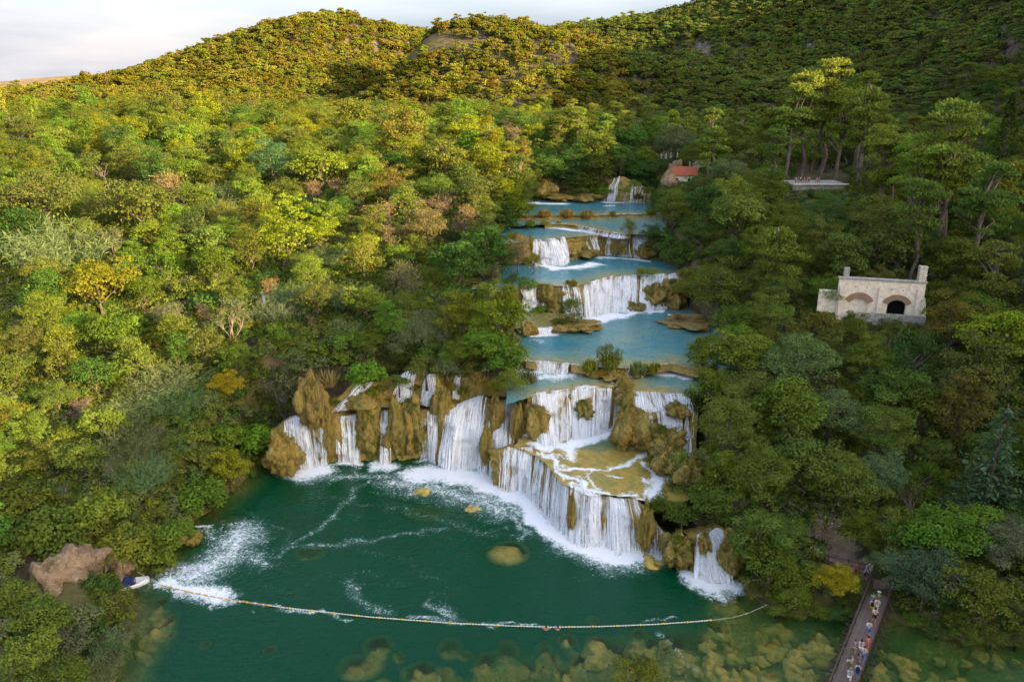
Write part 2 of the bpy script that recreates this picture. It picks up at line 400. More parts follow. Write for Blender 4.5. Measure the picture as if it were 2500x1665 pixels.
SHELF = [P(x, y, 0)[:2] for x, y in ((1060, 2100), (1000, 1700), (1120, 1640), (1300, 1590), (1480, 1555), (1600, 1535), (1680, 1500), (1730, 1440), (1760, 1400), (1900, 1380), (2700, 1400), (2900, 2100))]
SHELF_L = [P(x, y, 0)[:2] for x, y in ((280, 1800), (250, 1430), (330, 1440), (395, 1460), (432, 1520), (420, 1580), (380, 1640), (350, 1760))]
LVY = [80, 84, 95, 98, 102, 108.5, 110, 134, 137.5, 152, 156, 162, 164, 176, 179, 199, 203]
LVZ = [0, 3, 4.9, 7, 10, 10, 11.3, 11.3, 16, 16, 20.2, 20.2, 20.9, 20.9, 21.6, 21.6, 27]
def lower_bed(X, Y):
    di = dist_lines(X, Y, LOWER_W, True)
    deep = -np.minimum(5.0, 0.35 + di * 0.75)
    ss = np.where(inpoly(X, Y, SHELF), 1, -1) * dist_lines(X, Y, SHELF, True)
    s2 = np.where(inpoly(X, Y, SHELF_L), 1, -1) * dist_lines(X, Y, SHELF_L, True)
    nz = fb2(X, Y, 0.22, 4, 3)
    k = np.maximum(sstep(-2.5, 3.5, ss + nz * 2.0), sstep(-1.2, 1.8, s2 + nz))
    return np.maximum(deep * (1 - k) + k * (-1.45 + 0.35 * nz), deep) + 0.25 * nz * (1 - k)
def height(X, Y):
    Z = rbf(X, Y)
    near = (Y < 400)
    Z = Z + fb2(X, Y, 0.018, 4, 9) * 2.6 * sstep(250, 420, Y) + fb2(X, Y, 0.07, 3, 4) * 0.7
    far = sstep(300, 500, Y)
    Z = Z + far * fb2(X, Y, 0.011, 3, 21) * 4.0
    m = (np.abs(X) < 130) & (Y < 240) & (Y > 5)
    if m.any():
        x, y = X[m], Y[m]; z = Z[m]
        sl = np.where(inpoly(x, y, LOWER_W), -1, 1) * dist_lines(x, y, LOWER_W, True)
        bank = 0.25 + np.clip(sl, 0, 4) * 0.85
        z = np.where(sl > 0, np.minimum(z, np.where(sl < 7, bank + np.clip(sl - 4, 0, 3) * 2.5, 99)), np.minimum(lower_bed(x, y), z + 99))
        z = np.where((sl > 0) & (sl < 12), np.maximum(z, 0.15 + np.clip(sl, 0, 3) * 0.35), z)
        su = np.where(inpoly(x, y, UPPER_W), -1, 1) * dist_lines(x, y, UPPER_W, True)
        lv = np.interp(y - np.clip((x - 8) * 0.35, 0, 9), LVY, LVZ); ub = np.interp(y - 15, LVY, LVZ) - 2.5
        inner = ub + 0 * su
        bank = np.maximum(z, lv + 0.25 + 0.35 * np.clip(su, 0, 3))
        led = (x < 3.5) & (x > -34) & (y < 106) & (y > 90); bank = np.where(led, np.minimum(z, 5.0), bank); z = np.where(led & (sl > 0), np.minimum(z, 5.0), z)
        k = sstep(-0.6, 1.2, su)
        z = np.where(su < 1.2, inner * (1 - k) + bank * k, np.where((su < 14) & ~led, np.maximum(z, lv + 1.3 - 0.2 * np.clip(su - 3, 0, 20)), z))
        z = np.where(sl < 0, lower_bed(x, y), z)
        Z[m] = z
    return Z
def grid_terrain(name, xs, ys, drop=None):
    X, Y = np.meshgrid(xs, ys); Z = height(X.copy(), Y.copy())
    dry = sstep(-150, -230, X) * sstep(560, 640, Y) + sstep(25, 8, dist_lines(X, Y, [Pd(250, 262, 515)[:2], Pd(330, 262, 500)[:2], Pd(480, 265, 480)[:2], Pd(600, 268, 475)[:2]]))
    Zs = Z.copy()
    if drop is not None:
        ins = (X > drop[0]) & (X < drop[1]) & (Y > drop[2]) & (Y < drop[3]); Zs = np.where(ins, Z - 8, Z)
    nx, ny = len(xs), len(ys); I = np.arange(nx * ny).reshape(ny, nx)
    F = np.stack([I[:-1, :-1], I[:-1, 1:], I[1:, 1:], I[1:, :-1]], -1).reshape(-1, 4)
    me = mesh_np(name, np.stack([X, Y, Zs], -1).reshape(-1, 3), F, [M_GROUND], {'dry': np.clip(dry, 0, 1).ravel()}, smooth=True)
    return me, X, Y, Z
NX = np.arange(-132, 138.1, 0.9); NY = np.arange(38, 262, 0.9)
me_near, GX, GY, GZ = grid_terrain('ground', NX, NY)
link('ground', me_near, kind='structure')
FX = np.concatenate([np.arange(-9000, -900, 900), np.arange(-900, 900, 9.0), np.arange(900, 9001, 900)])
FY = np.concatenate([np.arange(-400, 0, 40), np.arange(0, 960, 8.0), np.arange(960, 1500, 40), np.arange(1500, 12001, 1500)])
me_far, FXX, FYY, FZZ = grid_terrain('hills', FX, FY, (-128, 134, 42, 256))
# far plateau settles to a level upland
co = np.empty(len(me_far.vertices) * 3, np.float32); me_far.vertices.foreach_get('co', co); co = co.reshape(-1, 3)
r_ = np.hypot(co[:, 0], co[:, 1] - 300); kk = sstep(800, 1600, r_); co[:, 2] = co[:, 2] * (1 - kk) + 48 * kk
me_far.vertices.foreach_set('co', co.ravel()); me_far.update()
FZZ = co[:, 2].reshape(FZZ.shape)
FZT = height(FXX.copy(), FYY.copy())
link('hills', me_far, kind='structure')
def bil(xs, ys, Z, x, y):
    i = np.clip(np.searchsorted(xs, x) - 1, 0, len(xs) - 2); j = np.clip(np.searchsorted(ys, y) - 1, 0, len(ys) - 2)
    a = np.clip((x - xs[i]) / (xs[i + 1] - xs[i]), 0, 1); b = np.clip((y - ys[j]) / (ys[j + 1] - ys[j]), 0, 1)
    return Z[j, i] * (1 - a) * (1 - b) + Z[j, i + 1] * a * (1 - b) + Z[j + 1, i] * (1 - a) * b + Z[j + 1, i + 1] * a * b
def ground(x, y):
    x = np.asarray(x, float); y = np.asarray(y, float)
    n = bil(NX, NY, GZ, x, y); f = bil(FX, FY, FZT, x, y)
    return np.where((x > NX[0]) & (x < NX[-1]) & (y > NY[0]) & (y < NY[-1]), n, f)
_DS = np.concatenate([np.arange(55, 260, 0.4), np.arange(260, 900, 1.5)])
def on_ground(px, py, hc=0.0):
    """ground point under the place where the sight line through (px,py) comes down to hc above the ground"""
    v = (py - 832.5) / FPX; X = (px - 1250) / FPX * _DS; Y = _DS * (CP - v * SP); Zr = CAM_H - _DS * (SP + v * CP)
    g = ground(X, Y); hit = np.nonzero(Zr <= g + hc)[0]
    i = hit[0] if len(hit) else len(_DS) - 1
    return Vector((X[i], Y[i], g[i])), _DS[i]
# ------------------------------------------------------------------ water
def water_mat(name, see_through):
    t = NT(name); p = t.geo()
    dp = t.attr('depth').outputs['Fac']; fo = t.attr('foam').outputs['Fac']; tone = t.attr('tone').outputs['Fac']
    wp = t.mapv(p, (1.0, 1.6, 1.0))
    b1 = t.noise(wp, 1.3, 3, 0.6, 0.6); b2 = t.noise(wp, 4.2, 2, 0.6)
    nrm = t.bump(b2, 0.4, 0.07, t.bump(b1, 0.5, 0.25))
    murk = t.math('SUBTRACT', 1.0, t.math('POWER', 2.718, t.math('MULTIPLY', t.math('MULTIPLY', dp, dp), -0.20)) if see_through else t.math('POWER', 2.718, t.math('MULTIPLY', dp, -0.62)))
    deep = t.mix(tone, (0.001, 0.046, 0.017), (0.006, 0.185, 0.265))  # high tone: turquoise water, with sky reflection also painted in as blue
    mid = t.mix(tone, (0.030, 0.125, 0.028), (0.05, 0.26, 0.28))
    wcol = t.mix(t.ramp(dp, 0.6, 3.6), mid, deep)
    wcol = t.mix(t.ramp(fo, 0.25, 0.95, 0.0, 0.75), wcol, (0.20, 0.42, 0.40))
    dif = t.n('BsdfDiffuse', {'Color': wcol, 'Normal': nrm})
    if see_through:
        murk = t.math('MAXIMUM', murk, t.ramp(fo, 0.3, 0.8))
        tr = t.n('BsdfTransparent', {'Color': (0.90, 0.97, 0.84, 1)})
        body = t.n('MixShader', {0: murk, 1: tr.outputs[0], 2: dif.outputs[0]}).outputs[0]
    else:
        n1 = t.noise(p, 0.9, 5, 0.65, 0.5)
        bed = t.mix(t.ramp(n1, 0.35, 0.65), (0.42, 0.28, 0.06), (0.24, 0.20, 0.045))
        body = t.n('BsdfDiffuse', {'Color': t.mix(murk, bed, wcol), 'Normal': nrm}).outputs[0]
    fr = t.n('Fresnel', {'IOR': 1.20, 'Normal': nrm}).outputs[0]
    gl = t.n('BsdfGlossy', {'Roughness': 0.06, 'Color': (0.9, 0.95, 1, 1), 'Normal': nrm})
    surf = t.n('MixShader', {0: fr, 1: body, 2: gl.outputs[0]}).outputs[0]
    # foam: broken by a warped noise, denser where the attribute is high
    q = t.mapv(p, (1.0, 1.0, 1.0)); w1 = t.noise(q, 0.75, 3, 0.6)
    f1 = t.noise(q, 1.5, 6, 0.68, 1.6); f2 = t.noise(q, 7.0, 3, 0.7, 0.6)
    fn = t.math('ADD', t.math('MULTIPLY', f1, 0.62), t.math('MULTIPLY', f2, 0.38))
    th = t.math('SUBTRACT', 0.80, t.math('MULTIPLY', fo, 0.55))
    fm = t.ramp(t.math('SUBTRACT', fn, th), -0.09, 0.13)
    fm = t.math('MULTIPLY', fm, t.ramp(fo, 0.02, 0.15))
    fd = t.n('BsdfDiffuse', {'Color': (0.80, 0.82, 0.84, 1), 'Normal': t.bump(fn, 0.6, 0.25)})
    return t.done(t.n('MixShader', {0: fm, 1: surf, 2: fd.outputs[0]}).outputs[0])
M_WATER = water_mat('river_water', True); M_WATER_UP = water_mat('upper_river_water', False)

def falls_mat():
    t = NT('falling_water')
    uv = t.n('UVMap', uv_map='UVMap').outputs[0]
    fl = t.attr('flow').outputs['Fac']
    s1 = t.noise(t.mapv(uv, (1.5, 0.22, 1)), 1.0, 3, 0.6, 0.5)
    s2 = t.noise(t.mapv(uv, (5.0, 0.45, 1), (7, 3, 0)), 1.0, 3, 0.65, 0.2)
    s3 = t.noise(t.mapv(uv, (9.0, 4.5, 1), (1, 9, 0)), 1.0, 3, 0.7)
    s = t.math('ADD', t.math('ADD', t.math('MULTIPLY', s1, 0.42), t.math('MULTIPLY', s2, 0.38)), t.math('MULTIPLY', s3, 0.20))
    a = t.ramp(t.math('ADD', s, t.math('MULTIPLY', fl, 0.52)), 0.58, 0.90)
    c = t.mix(t.ramp(s2, 0.3, 0.65), (0.74, 0.77, 0.80), (0.93, 0.93, 0.94))
    n = t.bump(s2, 0.7, 0.25, t.bump(s3, 0.3, 0.15))
    d = t.n('BsdfDiffuse', {'Color': c, 'Normal': n}); tl = t.n('BsdfTranslucent', {'Color': c})
    w = t.n('MixShader', {0: 0.3, 1: d.outputs[0], 2: tl.outputs[0]}).outputs[0]
    tr = t.n('BsdfTransparent')
    return t.done(t.n('MixShader', {0: a, 1: tr.outputs[0], 2: w}).outputs[0])
M_FALL = falls_mat()

def resample(pts, step):
    pts = np.array(pts, float); seg = np.linalg.norm(np.diff(pts, axis=0), axis=1); s = np.concatenate([[0], np.cumsum(seg)])
    n = max(2, int(s[-1] / step) + 1); u = np.linspace(0, s[-1], n)
    return np.stack([np.interp(u, s, pts[:, k]) for k in range(pts.shape[1])], 1), u
def smooth1(a, k=3):
    for _ in range(k):
        b = a.copy(); b[1:-1] = (a[:-2] + 2 * a[1:-1] + a[2:]) / 4; a = b
    return a
class Face:
    """a tufa drop between a lip line and a foot line, both surveyed from the photo"""
    def __init__(s, lip, foot, step=0.14, rows=26, prof=0.5, ledge=None, rough=1.0, seed=0):
        L = np.array([P(*q)[:] for q in lip]); B = np.array([P(q[0], q[1], q[2] if len(q) > 2 else 0)[:] for q in foot])
        k = np.arange(len(L)); both = np.concatenate([L, B], 1)
        Rr, u = resample(both, step * 1.4142); n = max(2, int(u[-1] / 1.3 / step))
        uu = np.linspace(0, u[-1], n); Rr = np.stack([np.interp(uu, u, Rr[:, i]) for i in range(6)], 1)
        Rr = smooth1(Rr, 6)
        s.L, s.B = Rr[:, :3], Rr[:, 3:]
        s.u = np.concatenate([[0], np.cumsum(np.linalg.norm(np.diff(s.L, axis=0), axis=1))])
        s.frac = s.u / s.u[-1]; s.n = n; s.seed = seed; s.prof = prof; s.ledge = ledge; s.rough = rough
        h = (s.B - s.L)[:, :2]; run = np.linalg.norm(h, axis=1)
        tan = np.gradient(s.L[:, :2], axis=0); nor = np.stack([tan[:, 1], -tan[:, 0]], 1); nor /= np.linalg.norm(nor, axis=1)[:, None] + 1e-9
        nor *= np.where(nor[:, 1:2] > 0, -1, 1)
        s.run = np.maximum(run, 0.35); s.h = np.where(run[:, None] > 0.35, h / (run[:, None] + 1e-9), nor); s.h = smooth1(s.h, 8); s.h /= np.linalg.norm(s.h, axis=1)[:, None]
        s.t = np.concatenate([[-3, -2, -1], np.linspace(0, 1.0, rows)])
        T, U = np.meshgrid(s.t, np.arange(n), indexing='ij'); tt = np.clip(T, 0, 1)
        a = tt ** prof
        if ledge:
            tk, ak = ledge; a = np.where(tt < tk, ak * np.sqrt(tt / tk), ak + (1 - ak) * ((tt - tk) / (1 - tk)))
        zt, zb = s.L[:, 2], s.B[:, 2] - 0.35
        z = zt[None] + (zb - zt)[None] * tt + np.where(T == -3, -0.7, np.where(T == -2, -0.16, np.where(T == -1, 0.03, 0)))
        off = a * s.run[None] + np.where(T == -3, -2.4, np.where(T == -2, -1.0, np.where(T == -1, -0.3, 0))) * (1.0 if rough > 0.5 else 0.5)
        uu3 = np.stack([np.broadcast_to(s.u[None], z.shape).ravel() * 0.55, z.ravel() * 0.14, np.full(z.size, seed * 3.1)], 1)
        rib = fbm(uu3, 3, seed + 2) ; bul = fbm(uu3 * np.array([0.45, 2.2, 1]), 2, seed + 5)
        env = np.clip(tt * 5, 0, 1)
        led = sstep(-0.15, 0.25, fbm(uu3 * np.array([0.9, 5.5, 1]) + 7.7, 2, seed + 15)); disp = (0.42 * rib + 0.45 * bul + 0.55 * (led - 0.5)).reshape(z.shape) * rough * env
        s.z, s.off0 = z, off + disp
        s.zlip = fbm(np.stack([s.u * 0.9, s.u * 0, s.u * 0 + seed], 1), 3, 7) * 0.16 * min(1, rough) ** 1.5
        s.z = s.z + s.zlip[None] * np.exp(-np.clip(T, 0, 1) * 6)
    def xy(s, off): return s.L[None, :, :2] + s.h[None] * off[..., None]
    def rock(s, name='tufa_cliff', mat=None):
        o2 = s.off0 - 0.12 + 0.14 * fbm(np.stack([np.broadcast_to(s.u[None], s.z.shape).ravel() * 1.9, s.z.ravel() * 0.7, np.full(s.z.size, 1.1)], 1), 3, s.seed + 9).reshape(s.z.shape)
        V = np.concatenate([s.xy(o2), (s.z - 0.05)[..., None]], -1).reshape(-1, 3)
        I = np.arange(V.shape[0]).reshape(s.z.shape); F = np.stack([I[:-1, :-1], I[1:, :-1], I[1:, 1:], I[:-1, 1:]], -1).reshape(-1, 4)
        return link(name, mesh_np(name, V, F, [mat or M_TUFA], smooth=True), kind='structure')
    def water(s, label, u0, u1, flow=0.8, t0=0.0, t1=1.0, fan=0.0, soft=0.12, gap=0.11, strands=1.0, spray=1.0):
        i0, i1 = np.searchsorted(s.frac, u0), np.searchsorted(s.frac, u1); i1 = min(max(i1, i0 + 3), s.n)
        cols = np.arange(i0, i1); r0 = 1 if t0 <= 0 else int(np.searchsorted(s.t, t0)); r1 = int(np.searchsorted(s.t, t1)) + 1
        rows = np.arange(r0, min(r1, len(s.t)))
        out_v, out_f, out_uv, out_fl, nn = [], [], [], [], 0
        for layer in (0, 1):
            off = s.off0[np.ix_(rows, cols)]; z = s.z[np.ix_(rows, cols)].copy(); u = s.u[cols]
            T = np.clip(s.t[rows], 0, 1)[:, None]
            rib = fbm(np.stack([u * 1.5, u * 0 + layer * 5.3, u * 0 + s.seed], 1), 3, 31 + layer)
            o = off + gap + layer * 0.22 * T ** 0.5 + (0.16 * rib)[None] * np.clip(T * 3, 0, 1) + 0.18 * T
            z = z + 0.06
            um = u.mean(); shift = (u - um)[None] * fan * T
            tan = np.gradient(s.L[cols, :2], axis=0); tan /= np.linalg.norm(tan, axis=1)[:, None] + 1e-9
            xy = s.L[cols][None, :, :2] + s.h[cols][None] * o[..., None] + tan[None] * shift[..., None]
            V = np.concatenate([xy, z[..., None]], -1).reshape(-1, 3)
            I = np.arange(V.shape[0]).reshape(z.shape) + nn; nn += V.shape[0]
            out_f.append(np.stack([I[:-1, :-1], I[1:, :-1], I[1:, 1:], I[:-1, 1:]], -1).reshape(-1, 4))
            out_v.append(V)
            drop = (s.L[cols, 2][None] - z)
            out_uv.append(np.stack([np.broadcast_to(u[None], z.shape).ravel() + layer * 31.7 + s.seed * 11, drop.ravel() + o.ravel() * 0.5], 1))
            e = (np.arange(len(cols)) + 0.5) / len(cols); wdt = len(cols) * 0.14
            sf = min(0.49, max(soft, 0.25 / wdt)); ed = np.clip(np.minimum(e, 1 - e) / sf, 0, 1)
            pat = fbm(np.stack([u * 0.6, u * 0 + 2.2, u * 0 + s.seed * 1.7], 1), 3, 77)
            pat2 = fbm(np.stack([u * 2.1, u * 0 + 4.2, u * 0 + s.seed * 2.7], 1), 2, 79)
            fl = (flow + 0.42 * pat + 0.22 * pat2)[None] * (0.25 + 0.75 * ed)[None] * np.ones_like(T) + (T - 0.4) * 0.22 - layer * 0.22 - 0.16
            fl = fl + 0.30 * fbm(np.stack([np.broadcast_to(u[None], z.shape).ravel() * 0.9, (z * 0.8).ravel(), np.full(z.size, s.seed + layer * 3.0)], 1), 3, 57).reshape(z.shape)
            fl = fl - (1 - ed)[None] * 0.35
            out_fl.append(np.clip(fl, -0.6, 1.3).ravel())
        # separate strands of water in front of the sheet, and spray thrown up at the foot
        rg = np.random.default_rng(int(u0 * 1e4) + s.seed * 101); ucol = s.u[cols]; width = ucol[-1] - ucol[0]; ns = int(width * 19 * strands) + 4; K = 11
        c0 = rg.uniform(0, 1, ns); cen = ucol[0] + width * np.where(rg.uniform(size=ns) < 0.2, c0, np.clip(c0, 0.03, 0.97))
        pden = np.interp(cen, ucol, flow - 0.1 + 0.9 * pat + 0.5 * pat2); keep = rg.uniform(size=ns) < np.clip(pden, 0.06, 1); cen = cen[keep]; ns = len(cen)
        hw = rg.uniform(0.015, 0.055, ns) * (1 + 2.2 * (rg.uniform(size=ns) < 0.18)); sway = rg.normal(0, 0.22, ns); ph = rg.uniform(0, 6.28, ns)
        ta = np.where(rg.uniform(size=ns) < 0.65, 0.0, rg.uniform(0, 0.45, ns)); tb = np.where(rg.uniform(size=ns) < 0.7, 1.0, rg.uniform(0.5, 1.0, ns)); front = rg.uniform(0.03, 0.5, ns)
        tt = ta[:, None] + (tb - ta)[:, None] * np.linspace(0, 1, K)[None]
        rowt = np.clip(s.t[3:], 0, 1); um = ucol.mean()
        uc = cen[:, None] + (cen[:, None] - um) * fan * tt + sway[:, None] * tt + 0.05 * np.sin(tt * 7 + ph[:, None])
        ui = np.clip(np.interp(cen[:, None] + sway[:, None] * tt, s.u, np.arange(s.n)), 0, s.n - 1.001); ti = np.clip(np.interp(tt, rowt, np.arange(len(rowt))) + 3, 3, len(s.t) - 1.001)
        ui0 = ui.astype(int); ti0 = ti.astype(int); fu, ft_ = ui - ui0, ti - ti0
        def smp(A): return (A[ti0, ui0] * (1 - fu) + A[ti0, ui0 + 1] * fu) * (1 - ft_) + (A[ti0 + 1, ui0] * (1 - fu) + A[ti0 + 1, ui0 + 1] * fu) * ft_
        of = smp(s.off0) + gap + front[:, None] * (0.25 + 0.75 * tt) + 0.30 * tt ** 3; zz = smp(s.z) + 0.09
        Lx = s.L[ui0, :2] * (1 - fu)[..., None] + s.L[ui0 + 1, :2] * fu[..., None]; hh = s.h[ui0]
        tg = np.gradient(s.L[:, :2], axis=0); tg /= np.linalg.norm(tg, axis=1)[:, None] + 1e-9; tg = tg[ui0]
        cxy = Lx + hh * of[..., None] + tg * (uc - np.interp(ui, np.arange(s.n), s.u))[..., None]
        taper = np.sin(np.clip(np.linspace(0.06, 0.97, K), 0, 1) * math.pi) ** 0.4; w3 = hw[:, None] * taper[None] * (0.7 + 0.7 * tt)
        Lf = np.concatenate([cxy - tg * w3[..., None], zz[..., None]], -1); Rt = np.concatenate([cxy + tg * w3[..., None], zz[..., None]], -1)
        V = np.stack([Lf, Rt], 2).reshape(-1, 3); base = (np.arange(ns) * K * 2)[:, None] + (np.arange(K - 1) * 2)[None]
        out_f.append((np.stack([base, base + 2, base + 3, base + 1], -1)).reshape(-1, 4) + nn); nn += len(V); out_v.append(V)
        out_uv.append(np.stack([np.repeat(uc.ravel(), 2) + 200 + s.seed, np.repeat((s.L[:, 2].mean() - zz).ravel(), 2)], 1)); out_fl.append(np.repeat(rg.uniform(0.45, 1.15, ns), K * 2))
        if t1 >= 1.0 and spray > 0:
            m_ = int(width * 60 * spray); k_ = rg.integers(0, len(cols), m_); col_ = cols[k_]; hgt = np.abs(s.L[col_, 2] - s.B[col_, 2])
            rad = rg.exponential(0.35, m_) * np.clip(hgt / 4, 0.25, 1.3); oo = s.off0[-2, col_] + 0.25 + rg.normal(0.25, 0.45, m_) * np.clip(hgt / 4, 0.3, 1.2); z0 = s.B[col_, 2] + rad * rg.uniform(0.1, 1.2, m_)
            C = np.concatenate([s.L[col_, :2] + s.h[col_] * oo[:, None] + tan[k_] * ((ucol[k_] - um) * fan)[:, None], z0[:, None]], 1)
            Vd, Fd = leaf_quads(C, rg.normal(size=(m_, 3)) + np.array([0, -0.6, 0.5]), 0.12, 0.8, rg); out_v.append(Vd); out_f.append(Fd + nn); nn += len(Vd); out_uv.append(np.tile([[0.3, 0.3]], (len(Vd), 1))); out_fl.append(np.full(len(Vd), 1.2))
        me = mesh_np('waterfall', np.concatenate(out_v), np.concatenate(out_f), [M_FALL], {'flow': np.concatenate(out_fl)}, np.concatenate(out_uv), smooth=True)
        return link('waterfall', me, label=label, category='waterfall', group='waterfalls of the stepped river')

FOAM = {}        # pool -> list of (points, radius, strength)
def foam(pool, pts, rad, k, z): FOAM.setdefault(pool, []).append(([P(x, y, z)[:2] for x, y in pts], rad, k))
def pool_mesh(name, poly, z, res, mat, depth_fn, tone, bump=0.03, zfn=None):
    xs = np.arange(min(p[0] for p in poly), max(p[0] for p in poly) + res, res); ys = np.arange(min(p[1] for p in poly), max(p[1] for p in poly) + res, res)
    X, Y = np.meshgrid(xs, ys); ins = inpoly(X, Y, poly)
    I = np.arange(X.size).reshape(X.shape)
    q = ins[:-1, :-1] | ins[1:, :-1] | ins[1:, 1:] | ins[:-1, 1:]
    F = np.stack([I[:-1, :-1], I[:-1, 1:], I[1:, 1:], I[1:, :-1]], -1)[q]
    used = np.unique(F); mp = np.zeros(X.size, int); mp[used] = np.arange(len(used)); F = mp[F]
    x, y = X.ravel()[used], Y.ravel()[used]
    zz = np.full(x.shape, float(z)) if zfn is None else zfn(x, y)
    zz = zz + bump * fb2(x, y, 0.8, 3, 13)
    fo = np.zeros(x.shape)
    wx = x + 0.9 * fb2(x, y, 0.5, 3, 41); wy = y + 0.9 * fb2(x, y, 0.5, 3, 43)
    for pts, rad, k in FOAM.get(name, []):
        d = dist_lines(wx, wy, pts) if len(pts) > 1 else np.hypot(wx - pts[0][0], wy - pts[0][1])
        fo = np.maximum(fo, k * np.clip(1 - d / rad, 0, 1) ** 0.8)
    me = mesh_np(name, np.stack([x, y, zz], 1), F, [mat], {'depth': depth_fn(x, y, zz), 'foam': fo, 'tone': np.full(x.shape, tone)}, smooth=True)
    return me

# ---- lower drop, left half
LIP_A = [(668, 1046, 4.2), (690, 1034, 5), (720, 1018, 5.5), (775, 1030, 5.3), (845, 1016, 5.8), (905, 1005, 6), (941, 1003, 6.3), (1000, 998, 6.5), (1050, 1005, 6.3), (1110, 990, 7), (1150, 974, 7.6), (1180, 965, 8), (1215, 985, 7), (1240, 974, 7.5), (1285, 985, 7), (1305, 1012, 6.2), (1325, 1050, 5)]
FOOT_A = [(668, 1125), (700, 1135), (735, 1142), (788, 1138), (850, 1128), (905, 1122), (941, 1128), (1000, 1115), (1050, 1118), (1090, 1143), (1125, 1146), (1163, 1143), (1195, 1150), (1225, 1168), (1262, 1178), (1285, 1186), (1300, 1195)]
fa = Face(LIP_A, FOOT_A, seed=1, rough=1.2); fa.rock()
def U(face, px):
    """lip fraction of a photo column"""
    xs = np.array([proj(p)[0] for p in face.L]); return float(face.frac[np.argmin(np.abs(xs - px))])
def fall(face, label, x0, x1, **k): return face.water(label, U(face, x0), U(face, x1), **k)
fall(fa, 'leftmost waterfall, a white fan dropping beside the orange bank rock', 692, 756, flow=0.85, fan=0.25)
fall(fa, 'second waterfall from the left, a slim white chute joining the leftmost fan', 758, 792, flow=0.78)
fall(fa, 'square lacy waterfall between golden moss lumps, third from the left', 816, 878, flow=0.72)
fall(fa, 'single narrow white ribbon of water left of the large shaggy moss mound', 929, 953, flow=1.0)
fall(fa, 'pair of thin white trickles right of the large shaggy moss mound', 1028, 1072, flow=0.55)
fall(fa, 'broad bright white waterfall slanting into the pool at the inner corner', 1090, 1184, flow=1.0, fan=0.15)
fall(fa, 'slim trickle just right of the broad slanting waterfall', 1186, 1210, flow=0.6)
fall(fa, 'upright veil of water below the pink-flowered bush on the ledge', 1214, 1272, flow=0.72)
fall(fa, 'thin slanting spill beside the cone-shaped moss rock', 1274, 1302, flow=0.6)
# ---- lower drop, right half (the long curtain)
LIP_B = [(1200, 1106, 4.4), (1225, 1098, 4.6), (1245, 1092, 4.7), (1293, 1093, 4.8), (1321, 1109, 4.6), (1355, 1137, 4.5), (1382, 1176, 4.4), (1443, 1206, 4.2), (1500, 1214, 4.1), (1556, 1219, 4.1), (1590, 1254, 3.3), (1620, 1302, 1.8), (1645, 1318, 1.4), (1690, 1335, 1.6)]
FOOT_B = [(1205, 1182), (1222, 1188), (1240, 1196), (1285, 1200), (1305, 1241), (1340, 1276), (1375, 1303), (1437, 1332), (1504, 1351), (1578, 1352), (1602, 1352), (1625, 1354), (1650, 1364), (1690, 1390)]
fb = Face(LIP_B, FOOT_B, seed=2, rough=1.0, prof=0.62); fb.rock()
fall(fb, 'streaky waterfall on the lower tier beneath the upright veil', 1218, 1306, flow=0.72)
fall(fb, 'slanting waterfall at the corner where the long curtain begins', 1308, 1353, flow=0.68)
fall(fb, 'dense left end of the long curtain waterfall under the golden terrace', 1353, 1392, flow=0.78)
fall(fb, 'long lacy curtain waterfall below the round golden terrace', 1390, 1562, flow=0.66, soft=0.04)
fall(fb, 'two thin veils at the right end of the long curtain', 1562, 1604, flow=0.58)
fall(fb, 'short trickles over the low mossy ledge near the right bank', 1606, 1650, flow=0.42)
# ---- right bank chute
fc = Face([(1680, 1310, 3.0), (1708, 1304, 3.4), (1752, 1288, 3.8), (1800, 1310, 3.3)], [(1690, 1402), (1712, 1412), (1765, 1416), (1800, 1404)], seed=3, prof=0.75); fc.rock()
fall(fc, 'forked white waterfall emerging from the trees on the right bank', 1700, 1768, flow=0.72, fan=0.3)
# ---- upper drop onto the terrace
LIP_D = [(1288, 972, 9.6), (1310, 961, 10), (1355, 955, 10), (1421, 944, 10), (1490, 943, 10), (1512, 936, 10), (1530, 936, 10), (1545, 950, 10)]
FOOT_D = [(1300, 1078, 4.9), (1325, 1082, 4.9), (1360, 1084, 4.9), (1420, 1078, 4.9), (1480, 1052, 4.9), (1500, 1045, 4.9), (1520, 1040, 4.9), (1540, 1040, 5)]
fd_ = Face(LIP_D, FOOT_D, seed=4, rough=0.9, ledge=(0.55, 0.33)); fd_.rock()
fall(fd_, 'wide horseshoe waterfall dropping onto the golden terrace pool', 1296, 1500, flow=0.92, soft=0.03)
fall(fd_, 'steep white chute at the right end of the horseshoe waterfall', 1503, 1540, flow=0.95)
# ---- sloping rapids right of it
LIP_E = [(1540, 952, 10), (1560, 956, 10), (1600, 958, 10), (1650, 962, 10), (1700, 962, 10)]
FOOT_E = [(1548, 1004, 8.6), (1570, 1004, 8.4), (1610, 1000, 8.4), (1655, 1000, 8.4), (1700, 1004, 8.4)]
fe = Face(LIP_E, FOOT_E, seed=5, rough=0.3, prof=0.9, rows=14); fe.rock()
fall(fe, 'foaming shallow rapids right of the horseshoe waterfall', 1545, 1690, flow=0.9, soft=0.05)
LIP_E2 = [(1545, 1008, 8.5), (1580, 1008, 8.3), (1620, 1004, 8.3), (1660, 1004, 8.3), (1705, 1008, 8.3)]
FOOT_E2 = [(1560, 1082, 5.2), (1590, 1068, 5.6), (1625, 1058, 6), (1660, 1062, 6), (1700, 1064, 6)]
fe2 = Face(LIP_E2, FOOT_E2, seed=6, rough=0.8, prof=0.6, rows=18); fe2.rock()
fall(fe2, 'thin veils pouring over the big round mossy dome', 1556, 1602, flow=0.66)
fall(fe2, 'white veil between the mossy dome and the right bank trees', 1600, 1670, flow=0.8)
fall(fe2, 'narrow spill half hidden by the right bank trees', 1674, 1698, flow=0.6)
